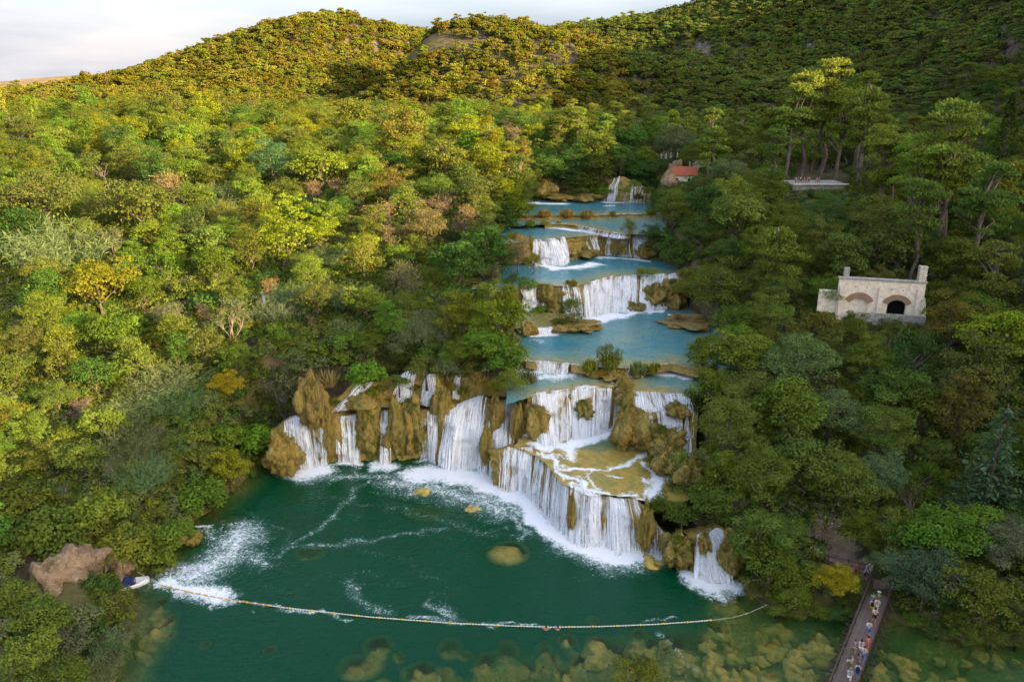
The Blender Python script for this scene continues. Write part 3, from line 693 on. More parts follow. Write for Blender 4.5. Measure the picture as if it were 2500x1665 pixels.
LIP_E3 = [(1580, 1066, 6), (1620, 1066, 6), (1660, 1066, 6), (1700, 1070, 6)]
FOOT_E3 = [(1580, 1160, 4.2), (1620, 1165, 4.2), (1660, 1172, 4.2), (1700, 1180, 4.2)]
fe3 = Face(LIP_E3, FOOT_E3, seed=16, rough=0.7, prof=0.9, rows=18); fe3.rock()
fall(fe3, 'thin stream running down between tilted moss mounds beside the right bank', 1662, 1690, flow=0.7)
# ---- weirs and upper drops
LIP_W1 = [(1262, 874, 11.3), (1285, 880, 11.3), (1350, 884, 11.3), (1421, 892, 11.3), (1445, 894, 11.3)]
FOOT_W1 = [(1262, 893, 10.05), (1285, 897, 10.05), (1350, 903, 10.05), (1421, 909, 10.05), (1445, 911, 10.05)]
fw = Face(LIP_W1, FOOT_W1, seed=7, rough=0.25, rows=12); fw.rock()
fall(fw, 'low straight weir fall left of the grass-topped islets', 1268, 1421, flow=0.74, soft=0.03)
LIP_W2 = [(1430, 893, 11.3), (1500, 896, 11.3), (1560, 897, 11.3), (1600, 893, 11.3), (1640, 886, 11.3), (1680, 896, 11.3), (1715, 905, 11.3)]
FOOT_W2 = [(1430, 911, 10.05), (1500, 915, 10.05), (1560, 916, 10.05), (1600, 910, 10.05), (1640, 903, 10.05), (1680, 913, 10.05), (1715, 922, 10.05)]
fw2 = Face(LIP_W2, FOOT_W2, seed=8, rough=0.3, rows=12); fw2.rock()
fall(fw2, 'small arched weir fall right of the grass-topped islets', 1608, 1682, flow=0.74, soft=0.05)
fall(fw2, 'three small spills between the grass-topped islets', 1450, 1560, flow=0.36, soft=0.05)
LIP_M = [(1170, 700, 16), (1208, 706, 16), (1270, 706, 16), (1343, 697, 16), (1404, 698, 16), (1450, 688, 16), (1496, 675, 16), (1562, 672, 16), (1620, 670, 16), (1664, 668, 16), (1690, 668, 16)]
FOOT_M = [(1190, 752, 11.3), (1225, 758, 11.3), (1274, 770, 11.3), (1345, 770, 11.3), (1415, 775, 11.3), (1450, 772, 11.3), (1488, 764, 11.3), (1560, 758, 11.3), (1613, 755, 11.3), (1655, 752, 11.3), (1685, 750, 11.3)]
fm = Face(LIP_M, FOOT_M, seed=9, rough=1.0, prof=0.7); fm.rock()
fall(fm, 'faint lacy waterfall at the left end of the middle drop', 1196, 1266, flow=0.7)
fall(fm, 'thin streams either side of the green round bush on the middle drop', 1266, 1348, flow=0.66)
fall(fm, 'slim streams left of the brightest middle waterfall', 1364, 1414, flow=0.6)
fall(fm, 'brightest and widest waterfall of the middle drop', 1415, 1560, flow=0.9, soft=0.05)
fall(fm, 'spreading white cascade at the right end of the middle drop', 1560, 1664, flow=0.8)
LIP_T = [(1195, 596, 19.9), (1240, 592, 20.2), (1300, 588, 20.2), (1357, 583, 20.2), (1425, 575, 20.2), (1480, 573, 20.2), (1540, 573, 20.2), (1595, 576, 20.2), (1620, 577, 20.2)]
FOOT_T = [(1215, 640, 16), (1250, 642, 16), (1306, 645, 16), (1372, 648, 16), (1430, 626, 16), (1480, 622, 16), (1545, 627, 16), (1590, 632, 16), (1620, 632, 16)]
ft = Face(LIP_T, FOOT_T, seed=10, rough=0.9, prof=0.6); ft.rock()
fall(ft, 'wide white chute at the left of the far upper drop', 1300, 1364, flow=1.0, fan=0.25)
fall(ft, 'small white chute beside the wide one on the upper drop', 1364, 1380, flow=0.9)
fall(ft, 'pair of veils in the middle of the upper mossy drop', 1424, 1462, flow=0.5)
fall(ft, 'straight white veil in the upper drop below the islet tree', 1478, 1500, flow=0.75)
fall(ft, 'slim twin streams right of the straight veil on the upper drop', 1508, 1536, flow=0.6)
fall(ft, 'rightmost white veils of the upper mossy drop', 1542, 1582, flow=0.72)
LIP_V = [(1330, 548, 20.9), (1345, 546, 20.9), (1383, 547, 20.9), (1425, 553, 20.9), (1465, 563, 20.9), (1510, 570, 20.9), (1540, 571, 20.9)]
FOOT_V = [(1330, 553, 20.25), (1345, 552, 20.25), (1383, 553, 20.25), (1425, 560, 20.25), (1465, 571, 20.25), (1510, 578, 20.25), (1540, 579, 20.25)]
fv = Face(LIP_V, FOOT_V, seed=11, rough=0.2, rows=9); fv.rock()
fall(fv, 'long low diagonal weir across the upper river', 1334, 1535, flow=0.72, soft=0.03)
fz = Face([(1250, 526, 21.6), (1340, 527, 21.6), (1450, 526, 21.6), (1506, 523, 21.6), (1565, 523, 21.6), (1630, 524, 21.6)], [(1250, 531, 20.95), (1340, 532, 20.95), (1450, 531, 20.95), (1506, 528, 20.95), (1565, 528, 20.95), (1630, 529, 20.95)], seed=12, rough=0.2, rows=8); fz.rock()
fall(fz, 'farthest low weir right of the tawny reed islets', 1450, 1572, flow=0.7, soft=0.05)
# far cascade on its mossy cone
LIP_F = [(1470, 440, 26), (1500, 436, 27), (1520, 430, 27.6), (1560, 450, 25.8), (1590, 466, 24.2)]
FOOT_F = [(1455, 489, 21.6), (1480, 491, 21.6), (1505, 493, 21.6), (1545, 496, 21.6), (1590, 496, 21.6)]
ff = Face(LIP_F, FOOT_F, seed=13, rough=0.8, prof=0.9); ff.rock()
fall(ff, 'tall slim white cascade farthest up the river under dark trees', 1499, 1516, flow=1.0, fan=0.3)
fall(ff, 'thin spills over the far mossy cone right of the tall cascade', 1540, 1580, flow=0.25)
fx = Face([(1292, 802, 12.1), (1330, 800, 12.1), (1366, 798, 12.1)], [(1292, 815, 11.35), (1330, 815, 11.35), (1366, 812, 11.35)], seed=14, rough=0.2, rows=9); fx.rock()
fall(fx, 'short weir fall left of the willow islet', 1294, 1364, flow=0.75, soft=0.06)
# streams over the ledges behind the lower left drop
fs = Face([(855, 940, 9.2), (930, 930, 9.6), (1000, 905, 10.6), (1060, 915, 10.2), (1130, 905, 10.6), (1200, 925, 9.8), (1290, 950, 9.6)], [(800, 1000, 6.6), (905, 985, 6.9), (985, 972, 7.2), (1050, 985, 6.8), (1120, 978, 7.3), (1190, 958, 8.2), (1290, 975, 8)], seed=15, rough=0.9, prof=0.8); fs.rock()
fall(fs, 'small slanting stream on the ledge above the square lacy waterfall', 880, 920, flow=0.7)
fall(fs, 'white rill sliding down the ledge between low bushes', 985, 1022, flow=0.85)
fall(fs, 'thin double rill on the ledge left of the tawny shrub', 1040, 1072, flow=0.6)
fall(fs, 'slender rill above the broad slanting waterfall', 1112, 1130, flow=0.75)
# stream glimpsed in the left wood
g1 = on_ground(640, 735)[0]
_v = P(640, 735, g1.z)
fq = Face([(622, 716, g1.z + 1.1), (640, 712, g1.z + 1.1), (655, 716, g1.z + 1.1)], [(632, 752, g1.z), (646, 754, g1.z), (660, 752, g1.z)], seed=17, rough=0.4, rows=14); fq.rock()
fall(fq, 'small forest rill glimpsed among trees of the left wood', 636, 646, flow=0.4, spray=0.2)

# ---- foam under the drops and drifting on the pools
def foam_foot(pool, foot, a, b, rad, k, z=0, dy=4):
    pts = [(q[0], q[1] + dy) for q in foot if a <= q[0] <= b]
    foam(pool, pts, rad, k, z)
foam('lower_pool', [(720, 1148), (760, 1155), (790, 1146)], 3.2, 1.0, 0)
foam('lower_pool', [(835, 1132), (870, 1134)], 1.7, 0.8, 0)
foam('lower_pool', [(920, 1136), (955, 1136)], 2.3, 0.9, 0)
foam('lower_pool', [(1035, 1124), (1068, 1128)], 1.6, 0.7, 0)
foam('lower_pool', [(1020, 1160), (1080, 1158), (1130, 1162), (1180, 1175), (1225, 1195), (1260, 1208), (1290, 1225)], 4.6, 0.98, 0)
foam('lower_pool', [(960, 1180), (1110, 1205), (1190, 1225), (1250, 1250)], 6.5, 0.55, 0)
foam('lower_pool', [(1270, 1215), (1300, 1255), (1340, 1290), (1385, 1318), (1437, 1342), (1504, 1360), (1578, 1358)], 2.9, 1.08, 0)
foam('lower_pool', [(1580, 1358), (1620, 1358), (1650, 1368)], 1.2, 0.8, 0)
foam('lower_pool', [(1705, 1412), (1760, 1432), (1790, 1430)], 2.7, 1.0, 0)
foam('lower_pool', [(1280, 1250), (1380, 1345), (1500, 1385), (1600, 1380)], 3.8, 0.5, 0)
foam('lower_pool', [(740, 1170), (860, 1160), (960, 1160)], 3.6, 0.5, 0)
foam('lower_pool', [(1740, 1440), (1775, 1450)], 2.6, 0.75, 0)
foam('lower_pool', [(405, 1422), (450, 1430), (500, 1446), (540, 1458)], 2.6, 0.84, 0)
foam('lower_pool', [(430, 1400), (490, 1400), (550, 1360), (590, 1300)], 6.0, 0.60, 0)
foam('lower_pool', [(500, 1300), (570, 1320), (640, 1370)], 4.5, 0.47, 0)
foam('lower_pool', [(640, 1372), (720, 1330), (790, 1290), (830, 1240), (870, 1190), (930, 1165)], 1.5, 0.42, 0)
foam('lower_pool', [(690, 1340), (830, 1330), (950, 1310), (1080, 1290)], 1.6, 0.42, 0)
foam('lower_pool', [(840, 1420), (870, 1460), (940, 1490)], 2.6, 0.43, 0)
foam('lower_pool', [(1050, 1470), (1100, 1490), (1115, 1505)], 1.8, 0.48, 0)
foam('lower_pool', [(545, 1465), (640, 1482), (760, 1494), (860, 1505)], 0.55, 0.6, 0)
foam('lower_pool', [(1000, 1512), (1150, 1520), (1330, 1525)], 0.7, 0.55, 0)
foam('lower_pool', [(1560, 1520), (1640, 1512)], 0.6, 0.5, 0)
foam('lower_pool', [(470, 1290), (510, 1287)], 0.8, 0.9, 0)
foam('lower_pool', [(1600, 1540), (1650, 1600), (1700, 1650)], 0.9, 0.45, 0)
foam('lower_pool', [(950, 1240), (1200, 1300), (1220, 1290)], 3.0, 0.36, 0)
foam('lower_pool', [(560, 1240), (640, 1260), (700, 1300), (690, 1350)], 1.6, 0.34, 0)
foam('lower_pool', [(760, 1200), (850, 1230), (960, 1230), (1060, 1260)], 1.5, 0.34, 0)
foam('lower_pool', [(620, 1420), (700, 1440), (800, 1400), (900, 1400), (1000, 1430)], 2.2, 0.29, 0)
foam('lower_pool', [(1130, 1220), (1230, 1260), (1290, 1310)], 2.2, 0.5, 0)
foam('lower_pool', [(900, 1340), (1000, 1370), (1080, 1420), (1100, 1480)], 2.0, 0.3, 0)
def lower_depth(x, y, z):
    top = lower_bed(x, y)
    for cx, cy, rx, ry, zt in BW:
        r2 = ((x - cx) / rx) ** 2 + ((y - cy) / ry) ** 2
        top = np.maximum(top, np.where(r2 < 1.15, zt - 3.0 * np.clip(r2, 0, 2) ** 1.5, -99))
    return np.clip(-top, 0.02, 6)
lp = [P(x, y, 0)[:2] for x, y in ((100, 1900), (200, 1350), (420, 1250), (640, 1080), (760, 1060), (1000, 1058), (1200, 1075), (1330, 1150), (1480, 1250), (1700, 1320), (1850, 1380), (2000, 1440), (2300, 1500), (2700, 1540), (2700, 1900))]
link('lower_pool', pool_mesh('lower_pool', lp, 0.0, 0.3, M_WATER, lower_depth, 0.0, 0.05), kind='structure')
def lip_depth(lip, base, amp, s):
    W = [P(*q)[:2] for q in lip]
    return lambda x, y, z: np.clip(np.minimum(base, 0.05 + dist_lines(x, y, W) * 0.45) + amp * fb2(x, y, 0.16, 3, s), 0.03, 6)
TZ = [(1300, 1080, 4.9), (1400, 1080, 4.9), (1500, 1045, 4.9), (1600, 1080, 4.9), (1690, 1130, 4.7), (1640, 1230, 4.12), (1556, 1216, 4.1), (1443, 1206, 4.2), (1382, 1176, 4.4), (1321, 1109, 4.6), (1260, 1090, 4.75)]
TW = np.array([P(*q)[:] for q in TZ])
def terrace_z(x, y):
    w = 0; s = 0
    for q in TW:
        k = 1 / (((x - q[0]) ** 2 + (y - q[1]) ** 2) + 1.0) ** 1.3; w = w + k; s = s + k * q[2]
    z = s / w + 0.0
    for (px, py, rx, ry, dz) in ((1505, 1182, 4.0, 3.1, 0.30), (1430, 1095, 4.6, 2.6, 0.10), (1420, 1160, 2.6, 2.2, 0.12)):
        c = P(px, py, 4.5); rr = np.hypot((x - c[0]) / rx, (y - c[1]) / ry) + 0.10 * fb2(x, y, 0.5, 3, 61)
        z = z + dz * sstep(1.08, 0.97, rr)
    return z
def terrace_depth(x, y, z):
    dd = np.full(x.shape, 0.10) + 0.10 * fb2(x, y, 0.35, 3, 71)
    for (px, py, rx, ry, k) in ((1445, 1082, 5.2, 3.2, 1.9), (1470, 1165, 2.2, 0.9, 0.5), (1360, 1085, 3, 1.5, 0.5)):
        c = P(px, py, 4.7); rr = np.hypot((x - c[0]) / rx, (y - c[1]) / ry); dd = dd + k * sstep(1.1, 0.3, rr)
    return np.clip(dd, 0.03, 3)
FT = 'terrace_pool'
foam(FT, [(1320, 1085), (1370, 1090), (1420, 1080), (1490, 1050)], 2.2, 1.0, 4.9)
foam(FT, [(1380, 1090), (1395, 1110)], 2.2, 0.85, 4.9)
foam(FT, [(1330, 1105), (1370, 1120)], 1.2, 0.6, 4.6)
foam(FT, [(1500, 1060), (1540, 1090), (1590, 1090)], 1.5, 0.7, 4.8)
foam(FT, [(1400, 1165), (1440, 1185), (1500, 1205), (1560, 1205)], 0.9, 0.55, 4.3)
foam(FT, [(1321, 1105), (1355, 1134), (1384, 1170), (1443, 1200), (1500, 1208), (1556, 1212)], 0.85, 0.85, 4.3)
foam(FT, [(1620, 1120), (1650, 1150)], 1.6, 0.8, 4.5)
foam(FT, [(1595, 1075), (1575, 1110), (1540, 1130), (1490, 1142), (1440, 1150), (1390, 1142), (1360, 1140)], 1.0, 0.82, 4.6)
foam(FT, [(1440, 1150), (1430, 1175), (1460, 1195)], 0.7, 0.7, 4.4)
foam(FT, [(1570, 1140), (1600, 1165), (1610, 1200), (1570, 1225), (1500, 1222), (1430, 1208), (1400, 1190)], 1.3, 0.9, 4.3)
foam(FT, [(1600, 1165), (1650, 1175), (1690, 1178)], 1.2, 0.8, 4.3)
foam(FT, [(1480, 1160), (1530, 1165)], 0.6, 0.75, 4.6)
tp = [P(*q)[:2] for q in ((1255, 1092, 4.75), (1290, 1055, 4.9), (1400, 1050, 4.9), (1480, 1040, 4.9), (1560, 1035, 4.9), (1640, 1060, 4.9), (1730, 1110, 4.7), (1720, 1190, 4.5), (1650, 1235, 4.1), (1556, 1218, 4.1), (1500, 1216, 4.1), (1441, 1210, 4.2), (1372, 1180, 4.4), (1343, 1140, 4.5), (1310, 1113, 4.6), (1285, 1100, 4.8))]
link('terrace_pool', pool_mesh(FT, tp, 4.5, 0.16, M_WATER_UP, terrace_depth, 0.25, 0.05, terrace_z), kind='structure')
def up_pool(name, pts, z, lip, base, amp, tone, res=0.3, s=1):
    link(name, pool_mesh(name, [P(x, y, z)[:2] for x, y in pts], z, res, M_WATER_UP, lip_depth(lip, base, amp, s), tone, 0.03), kind='structure')
n = 'weir_pool'
foam(n, [(1275, 902), (1350, 908), (1421, 914)], 2.2, 1.0, 10); foam(n, [(1300, 920), (1400, 918)], 2.6, 0.7, 10); foam(n, [(1620, 912), (1660, 910), (1680, 918)], 2.4, 0.95, 10)
foam(n, [(1480, 920), (1490, 930)], 0.8, 0.7, 10)
up_pool(n, [(1230, 890), (1450, 905), (1600, 905), (1760, 910), (1760, 963), (1650, 963), (1550, 954), (1530, 938), (1490, 945), (1421, 946), (1355, 957), (1310, 963), (1240, 985)], 10.0, LIP_D[1:7] + LIP_E, 2.2, 0.6, 0.9, 0.25, 3)
n = 'middle_pool'
foam(n, [(1274, 772), (1340, 774)], 1.2, 0.75, 11.3); foam(n, [(1410, 780), (1450, 782), (1500, 772)], 3.2, 1.05, 11.3); foam(n, [(1500, 770), (1560, 762), (1620, 758)], 1.7, 0.95, 11.3)
foam(n, [(1290, 818), (1360, 815)], 2.0, 1.0, 11.3); foam(n, [(1300, 830), (1320, 835)], 2, 0.5, 11.3); foam(n, [(1640, 768), (1680, 766)], 1.0, 0.95, 11.3)
up_pool(n, [(1200, 745), (1400, 765), (1500, 755), (1720, 740), (1800, 800), (1800, 900), (1715, 906), (1680, 897), (1640, 887), (1600, 894), (1560, 898), (1500, 897), (1430, 894), (1350, 885), (1285, 881), (1230, 876)], 11.3, LIP_W1 + LIP_W2, 2.8, 1.1, 0.85, 0.3, 4)
up_pool('side_basin', [(1240, 760), (1400, 766), (1400, 790), (1366, 800), (1330, 801), (1292, 803), (1240, 800)], 12.1 - 0.02, [(1292, 802, 12.1), (1366, 798, 12.1)], 0.5, 0.3, 0.3, 0.25, 5)
n = 'upper_pool'
foam(n, [(1310, 648), (1360, 655), (1400, 655), (1450, 645)], 3.0, 0.95, 16); foam(n, [(1460, 628), (1550, 634), (1590, 638)], 1.6, 0.85, 16)
up_pool(n, [(1180, 630), (1300, 632), (1400, 625), (1640, 620), (1720, 668), (1664, 669), (1562, 673), (1496, 676), (1450, 689), (1404, 699), (1343, 698), (1270, 707), (1150, 706)], 16.0, LIP_M, 3.0, 0.6, 1.0, 0.35, 6)
n = 'far_pool'
foam(n, [(1345, 556), (1425, 565), (1500, 581)], 2.2, 0.85, 20.2)
up_pool(n, [(1180, 560), (1330, 549), (1425, 556), (1510, 571), (1640, 568), (1640, 578), (1540, 574), (1480, 574), (1425, 576), (1357, 584), (1300, 589), (1180, 600)], 20.2, LIP_T, 2.8, 0.6, 1.0, 0.4, 7)
up_pool('reed_pool', [(1200, 528), (1450, 529), (1640, 527), (1660, 574), (1540, 572), (1510, 571), (1465, 564), (1425, 554), (1383, 548), (1345, 547), (1250, 552), (1180, 552)], 20.9, LIP_V, 2.0, 0.9, 1.0, 0.4, 8)
n = 'farthest_pool'
foam(n, [(1480, 494), (1505, 495)], 2.6, 0.95, 21.6); foam(n, [(1300, 496), (1370, 498)], 3.4, 0.85, 21.6); foam(n, [(1480, 503), (1500, 503)], 1.6, 0.7, 21.6); foam(n, [(1450, 532), (1570, 529)], 1.5, 0.8, 21.6)
up_pool(n, [(1230, 478), (1650, 478), (1660, 524), (1565, 524), (1506, 524), (1450, 527), (1340, 528), (1220, 527)], 21.6, [(1250, 526, 21.6), (1565, 523, 21.6)], 3.0, 0.5, 1.0, 0.45, 9)
# ------------------------------------------------------------------ plants: prototypes
class Crown:
    def __init__(s, seed): s.rng = np.random.default_rng(seed); s.V = []; s.F = []; s.lv = []; s.lw = []; s.n = 0
    def leaves(s, C, N, size, aspect=0.62, lv=None, T=None, lw=None):
        V, F = leaf_quads(C, N, size, aspect, s.rng, T); s.V.append(V); s.F.append(F + s.n); s.n += len(V)
        k = s.rng.uniform(0, 1, len(C)) if lv is None else np.clip(lv + s.rng.normal(0, 0.16, len(C)), 0, 1)
        w = s.rng.uniform(0, 1, len(C)) if lw is None else np.clip(lw + s.rng.normal(0, 0.15, len(C)), 0, 1)
        s.lv.append(np.repeat(k, 4)); s.lw.append(np.repeat(w, 4))
    def clump(s, c, r, n, size, aspect=0.62, flat=0.75, up=0.7, rnd=0.5, hang=0.0):
        D = unit(s.rng.normal(size=(n, 3))); D[:, 2] = np.where(D[:, 2] < -0.25, -D[:, 2] * 0.6, D[:, 2])
        rad = r * s.rng.uniform(0.55, 1.05, n) ** 0.6
        C = np.asarray(c) + D * rad[:, None] * np.array([1, 1, flat]); C[:, 2] -= hang * s.rng.uniform(0, 1, n) ** 2
        N = D + s.rng.normal(size=(n, 3)) * rnd; N[:, 2] += up
        s.leaves(C, N, size, aspect, np.full(n, s.rng.uniform(0.25, 0.75)), lw=np.full(n, s.rng.uniform(0.15, 0.65)))
    def mesh(s, name, mat):
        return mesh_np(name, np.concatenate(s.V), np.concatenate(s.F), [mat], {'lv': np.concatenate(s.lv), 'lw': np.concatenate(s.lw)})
def limbs(seed, H, r0, targets, lean=(0, 0), n=6, wob=0.25, zfork=0.35):
    rg = random.Random(seed); m = MB(); top = Vector((lean[0], lean[1], H))
    pts = [Vector((0, 0, -0.8))] + [top * (k / 5) + Vector((rg.uniform(-wob, wob), rg.uniform(-wob, wob), 0)) * (k > 0) for k in range(6)]
    m.tube(pts, [r0 * 1.35] + [r0 * (1.1 - 0.9 * k / 5) for k in range(6)], n)
    for t in targets:
        t = Vector(t); k = rg.uniform(zfork, 0.9); b = top * k
        if b.z > t.z: b = top * max(0.2, (t.z / max(H, 0.1)) * 0.7)
        mid = (b + t) * 0.5 + Vector((rg.uniform(-.3, .3), rg.uniform(-.3, .3), rg.uniform(0.0, .4)))
        m.tube([b, mid, t], [r0 * 0.45, r0 * 0.28, r0 * 0.10], 4, False)
    return m
def broadleaf(seed, Rr=1.0, zsq=0.85, nclump=46, nleaf=70, leaf=0.085, trunk=0.9, lob=0.33, flat=0.72, asp=0.62, top=1.0):
    """unit tree: crown radius ~1; scaled when placed"""
    c = Crown(seed); rg = c.rng; cz = trunk + zsq * 0.55
    D = unit(rg.normal(size=(nclump * 3, 3))); D = D[D[:, 2] > -0.45][:nclump]
    lum = 1 + lob * vnoise(D * 1.7 + seed, seed)
    rad = lum * rg.uniform(0.5, 0.98, len(D))
    cen = D * rad[:, None] * np.array([1, 1, zsq]) + np.array([0, 0, cz])
    # even them out a little
    for q, dd in zip(cen, D):
        r = rg.uniform(0.15, 0.38)
        c.clump(q, r, int(nleaf * (r / 0.28) ** 2), leaf, asp, flat)
    k = nclump * 10; D2 = unit(rg.normal(size=(k, 3))); C2 = D2 * (rg.uniform(0.1, 0.8, k) ** 0.6)[:, None] * np.array([1, 1, zsq]) + np.array([0, 0, cz - 0.05])
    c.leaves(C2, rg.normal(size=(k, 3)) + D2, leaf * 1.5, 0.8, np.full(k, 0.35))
    idx = rg.choice(len(cen), 9, replace=False)
    return c, limbs(seed, cz, 0.055, [cen[i] for i in idx])
def bush(seed, leaf=0.085, nclump=28, nleaf=85, zsq=0.75, asp=0.55, lob=0.35):
    c = Crown(seed); rg = c.rng
    D = unit(rg.normal(size=(nclump * 3, 3))); D[:, 2] = np.abs(D[:, 2]); D = D[:nclump]
    rad = (1 + lob * vnoise(D * 1.9 + seed, seed)) * rg.uniform(0.55, 0.85, nclump)
    cen = D * rad[:, None] * np.array([1, 1, zsq]) + np.array([0, 0, 0.18])
    for q in cen:
        r = rg.uniform(0.22, 0.4); c.clump(q, r, int(nleaf * (r / 0.3) ** 2), leaf, asp, 0.8)
    return c, limbs(seed, 0.6, 0.05, [cen[i] for i in rg.choice(nclump, 6, replace=False)])
def willow(seed, leaf=0.13, nclump=34, nleaf=60):
    """soft feathery crown of fine upward sprays"""
    c = Crown(seed); rg = c.rng; cz = 0.9
    D = unit(rg.normal(size=(nclump * 3, 3))); D = D[D[:, 2] > -0.5][:nclump]
    cen = D * (rg.uniform(0.5, 0.9, len(D)) * (1 + 0.3 * vnoise(D * 2 + seed, seed)))[:, None] * np.array([1, 1, 0.95]) + np.array([0, 0, cz])
    for q, dd in zip(cen, D):
        n = nleaf; r = rg.uniform(0.22, 0.4); E = unit(rg.normal(size=(n, 3)))
        C = q + E * (rg.uniform(0, 1, n) ** 0.5 * r)[:, None]; T = unit(dd + np.array([0, 0, 0.7])) + rg.normal(size=(n, 3)) * 0.35
        c.leaves(C, rg.normal(size=(n, 3)), leaf, 0.22, np.full(n, rg.uniform(0.3, 0.7)), T, np.full(n, rg.uniform(0.1, 0.6)))
    return c, limbs(seed, cz, 0.05, [cen[i] for i in rg.choice(len(cen), 10, replace=False)])
def pine(seed, H=3.0, nclump=30, leaf=0.13, nleaf=80, spread=1.0, low=0.5, dense=1.0):
    """Aleppo pine: bare leaning trunk, crown of separate tufted pads; crown radius ~1, height H"""
    c = Crown(seed); rg = c.rng; lean = rg.uniform(-0.25, 0.25, 2); cen = []
    for k in range(nclump):
        z = H * rg.uniform(low, 1.0); f = (z / H - low) / (1 - low); prof = (0.55 + 0.6 * f) * (1 - f ** 3.0 * 0.75)
        a = rg.uniform(0, 6.283); r = prof * spread * rg.uniform(0.15, 1.0) ** 0.6
        q = np.array([r * math.cos(a) + lean[0] * z / H, r * math.sin(a) + lean[1] * z / H, z]); cen.append(q)
        pr = rg.uniform(0.24, 0.42); n = int(nleaf * dense * (pr / 0.33) ** 2)
        D = unit(rg.normal(size=(n, 3))); D[:, 2] = np.abs(D[:, 2]) * 1.0 - 0.15
        C = q + D * pr * np.array([1, 1, 0.55]) * (rg.uniform(0.5, 1, n)[:, None])
        T = D + np.array([0, 0, 0.8]) + rg.normal(size=(n, 3)) * 0.3
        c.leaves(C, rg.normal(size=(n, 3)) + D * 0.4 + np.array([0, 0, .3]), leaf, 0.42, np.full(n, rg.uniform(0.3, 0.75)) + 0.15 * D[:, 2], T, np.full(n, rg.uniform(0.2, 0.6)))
    m = limbs(seed, H * 0.95, 0.075, [cen[i] for i in rg.choice(nclump, 14, replace=False)], lean, 6, 0.12, 0.45)
    return c, m
def column(seed, H=5.0, leaf=0.16, n=1800, loose=0.0, taper=1.0):
    """cypress / poplar: narrow column, radius ~0.5"""
    c = Crown(seed); rg = c.rng; z = H * rg.uniform(0.04, 1, n) ** 0.9; f = z / H
    R_ = 0.5 * np.minimum(1, (f + 0.05) * 5) * (1 - f ** (1.6 / taper) * 0.9); a = rg.uniform(0, 6.283, n)
    lump = 1 + (0.25 + loose) * vnoise(np.stack([np.cos(a) * 1.3, np.sin(a) * 1.3, z * 1.6], 1), seed)
    r = R_ * lump * rg.uniform(0.6, 1.05, n)
    C = np.stack([r * np.cos(a), r * np.sin(a), z], 1); O = np.stack([np.cos(a), np.sin(a), 0 * a], 1)
    c.leaves(C, O + rg.normal(size=(n, 3)) * 0.4, leaf, 0.45, 0.5 + 0.35 * (lump - 1) / (0.25 + loose), np.array([[0, 0, 1.0]]) + O * 0.35 + rg.normal(size=(n, 3)) * 0.2)
    m = MB().tube([(0, 0, -0.6), (0, 0, H * 0.5), (0, 0, H * 0.9)], [0.07, 0.05, 0.015], 6)
    return c, m
def conifer(seed, H=3.4, tiers=15, n=120, leaf=0.15):
    c = Crown(seed); rg = c.rng; m = MB().tube([(0, 0, -0.5), (0, 0, H * 0.5), (0, 0, H)], [0.07, 0.05, 0.01], 6)
    for k in range(tiers):
        f = k / tiers; z0 = H * (0.08 + 0.9 * f); R_ = (1 - f) ** 0.85 * rg.uniform(0.85, 1.1)
        for b in range(7):
            a = rg.uniform(0, 6.283); nb = int(n * (1 - f) / 7 * 1.7) + 6; t = rg.uniform(0.15, 1, nb) ** 0.7
            C = np.stack([np.cos(a) * R_ * t, np.sin(a) * R_ * t, z0 - 0.25 * R_ * t ** 1.5 + 0 * t], 1) + rg.normal(size=(nb, 3)) * 0.07 * (0.4 + t)[:, None]
            T = np.tile([math.cos(a), math.sin(a), -0.2], (nb, 1)) + rg.normal(size=(nb, 3)) * 0.5
            c.leaves(C, np.array([0, 0, 1.0]) + rg.normal(size=(nb, 3)) * 0.5, leaf, 0.4, np.full(nb, rg.uniform(0.25, 0.75)), T)
    return c, m
def reeds(seed, nst=230, spread=0.95, H=1.5, leaf=0.42, droop=0.55):
    """giant cane: arching stems with long drooping blades"""
    c = Crown(seed); rg = c.rng
    for k in range(nst):
        a = rg.uniform(0, 6.283); r = spread * rg.uniform(0, 1) ** 0.6; b = np.array([r * math.cos(a), r * math.sin(a), 0])
        h = H * rg.uniform(0.6, 1.05) * (1 - 0.35 * r); out = np.array([math.cos(a), math.sin(a), 0]) * (0.15 + 0.5 * r) * rg.uniform(0.4, 1.4)
        out[:2] += rg.normal(size=2) * 0.12
        nb = 18; t = np.linspace(0.2, 1.0, nb); C = b + np.outer(t, [0, 0, h]) + np.outer(t ** 2.2, out) ; C[:, 2] -= droop * 0.28 * t ** 4
        T = rg.normal(size=(nb, 3)) * 0.6 + np.array([0, 0, 0.55]) + np.outer(t, out) * 2.0
        T = unit(T); Lf = leaf * rg.uniform(0.3, 0.6, nb)
        C = C + T * (Lf * 0.4)[:, None]
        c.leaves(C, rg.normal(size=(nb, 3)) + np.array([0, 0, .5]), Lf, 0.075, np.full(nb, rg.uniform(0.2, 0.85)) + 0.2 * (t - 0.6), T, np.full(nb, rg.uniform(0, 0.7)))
    return c, None
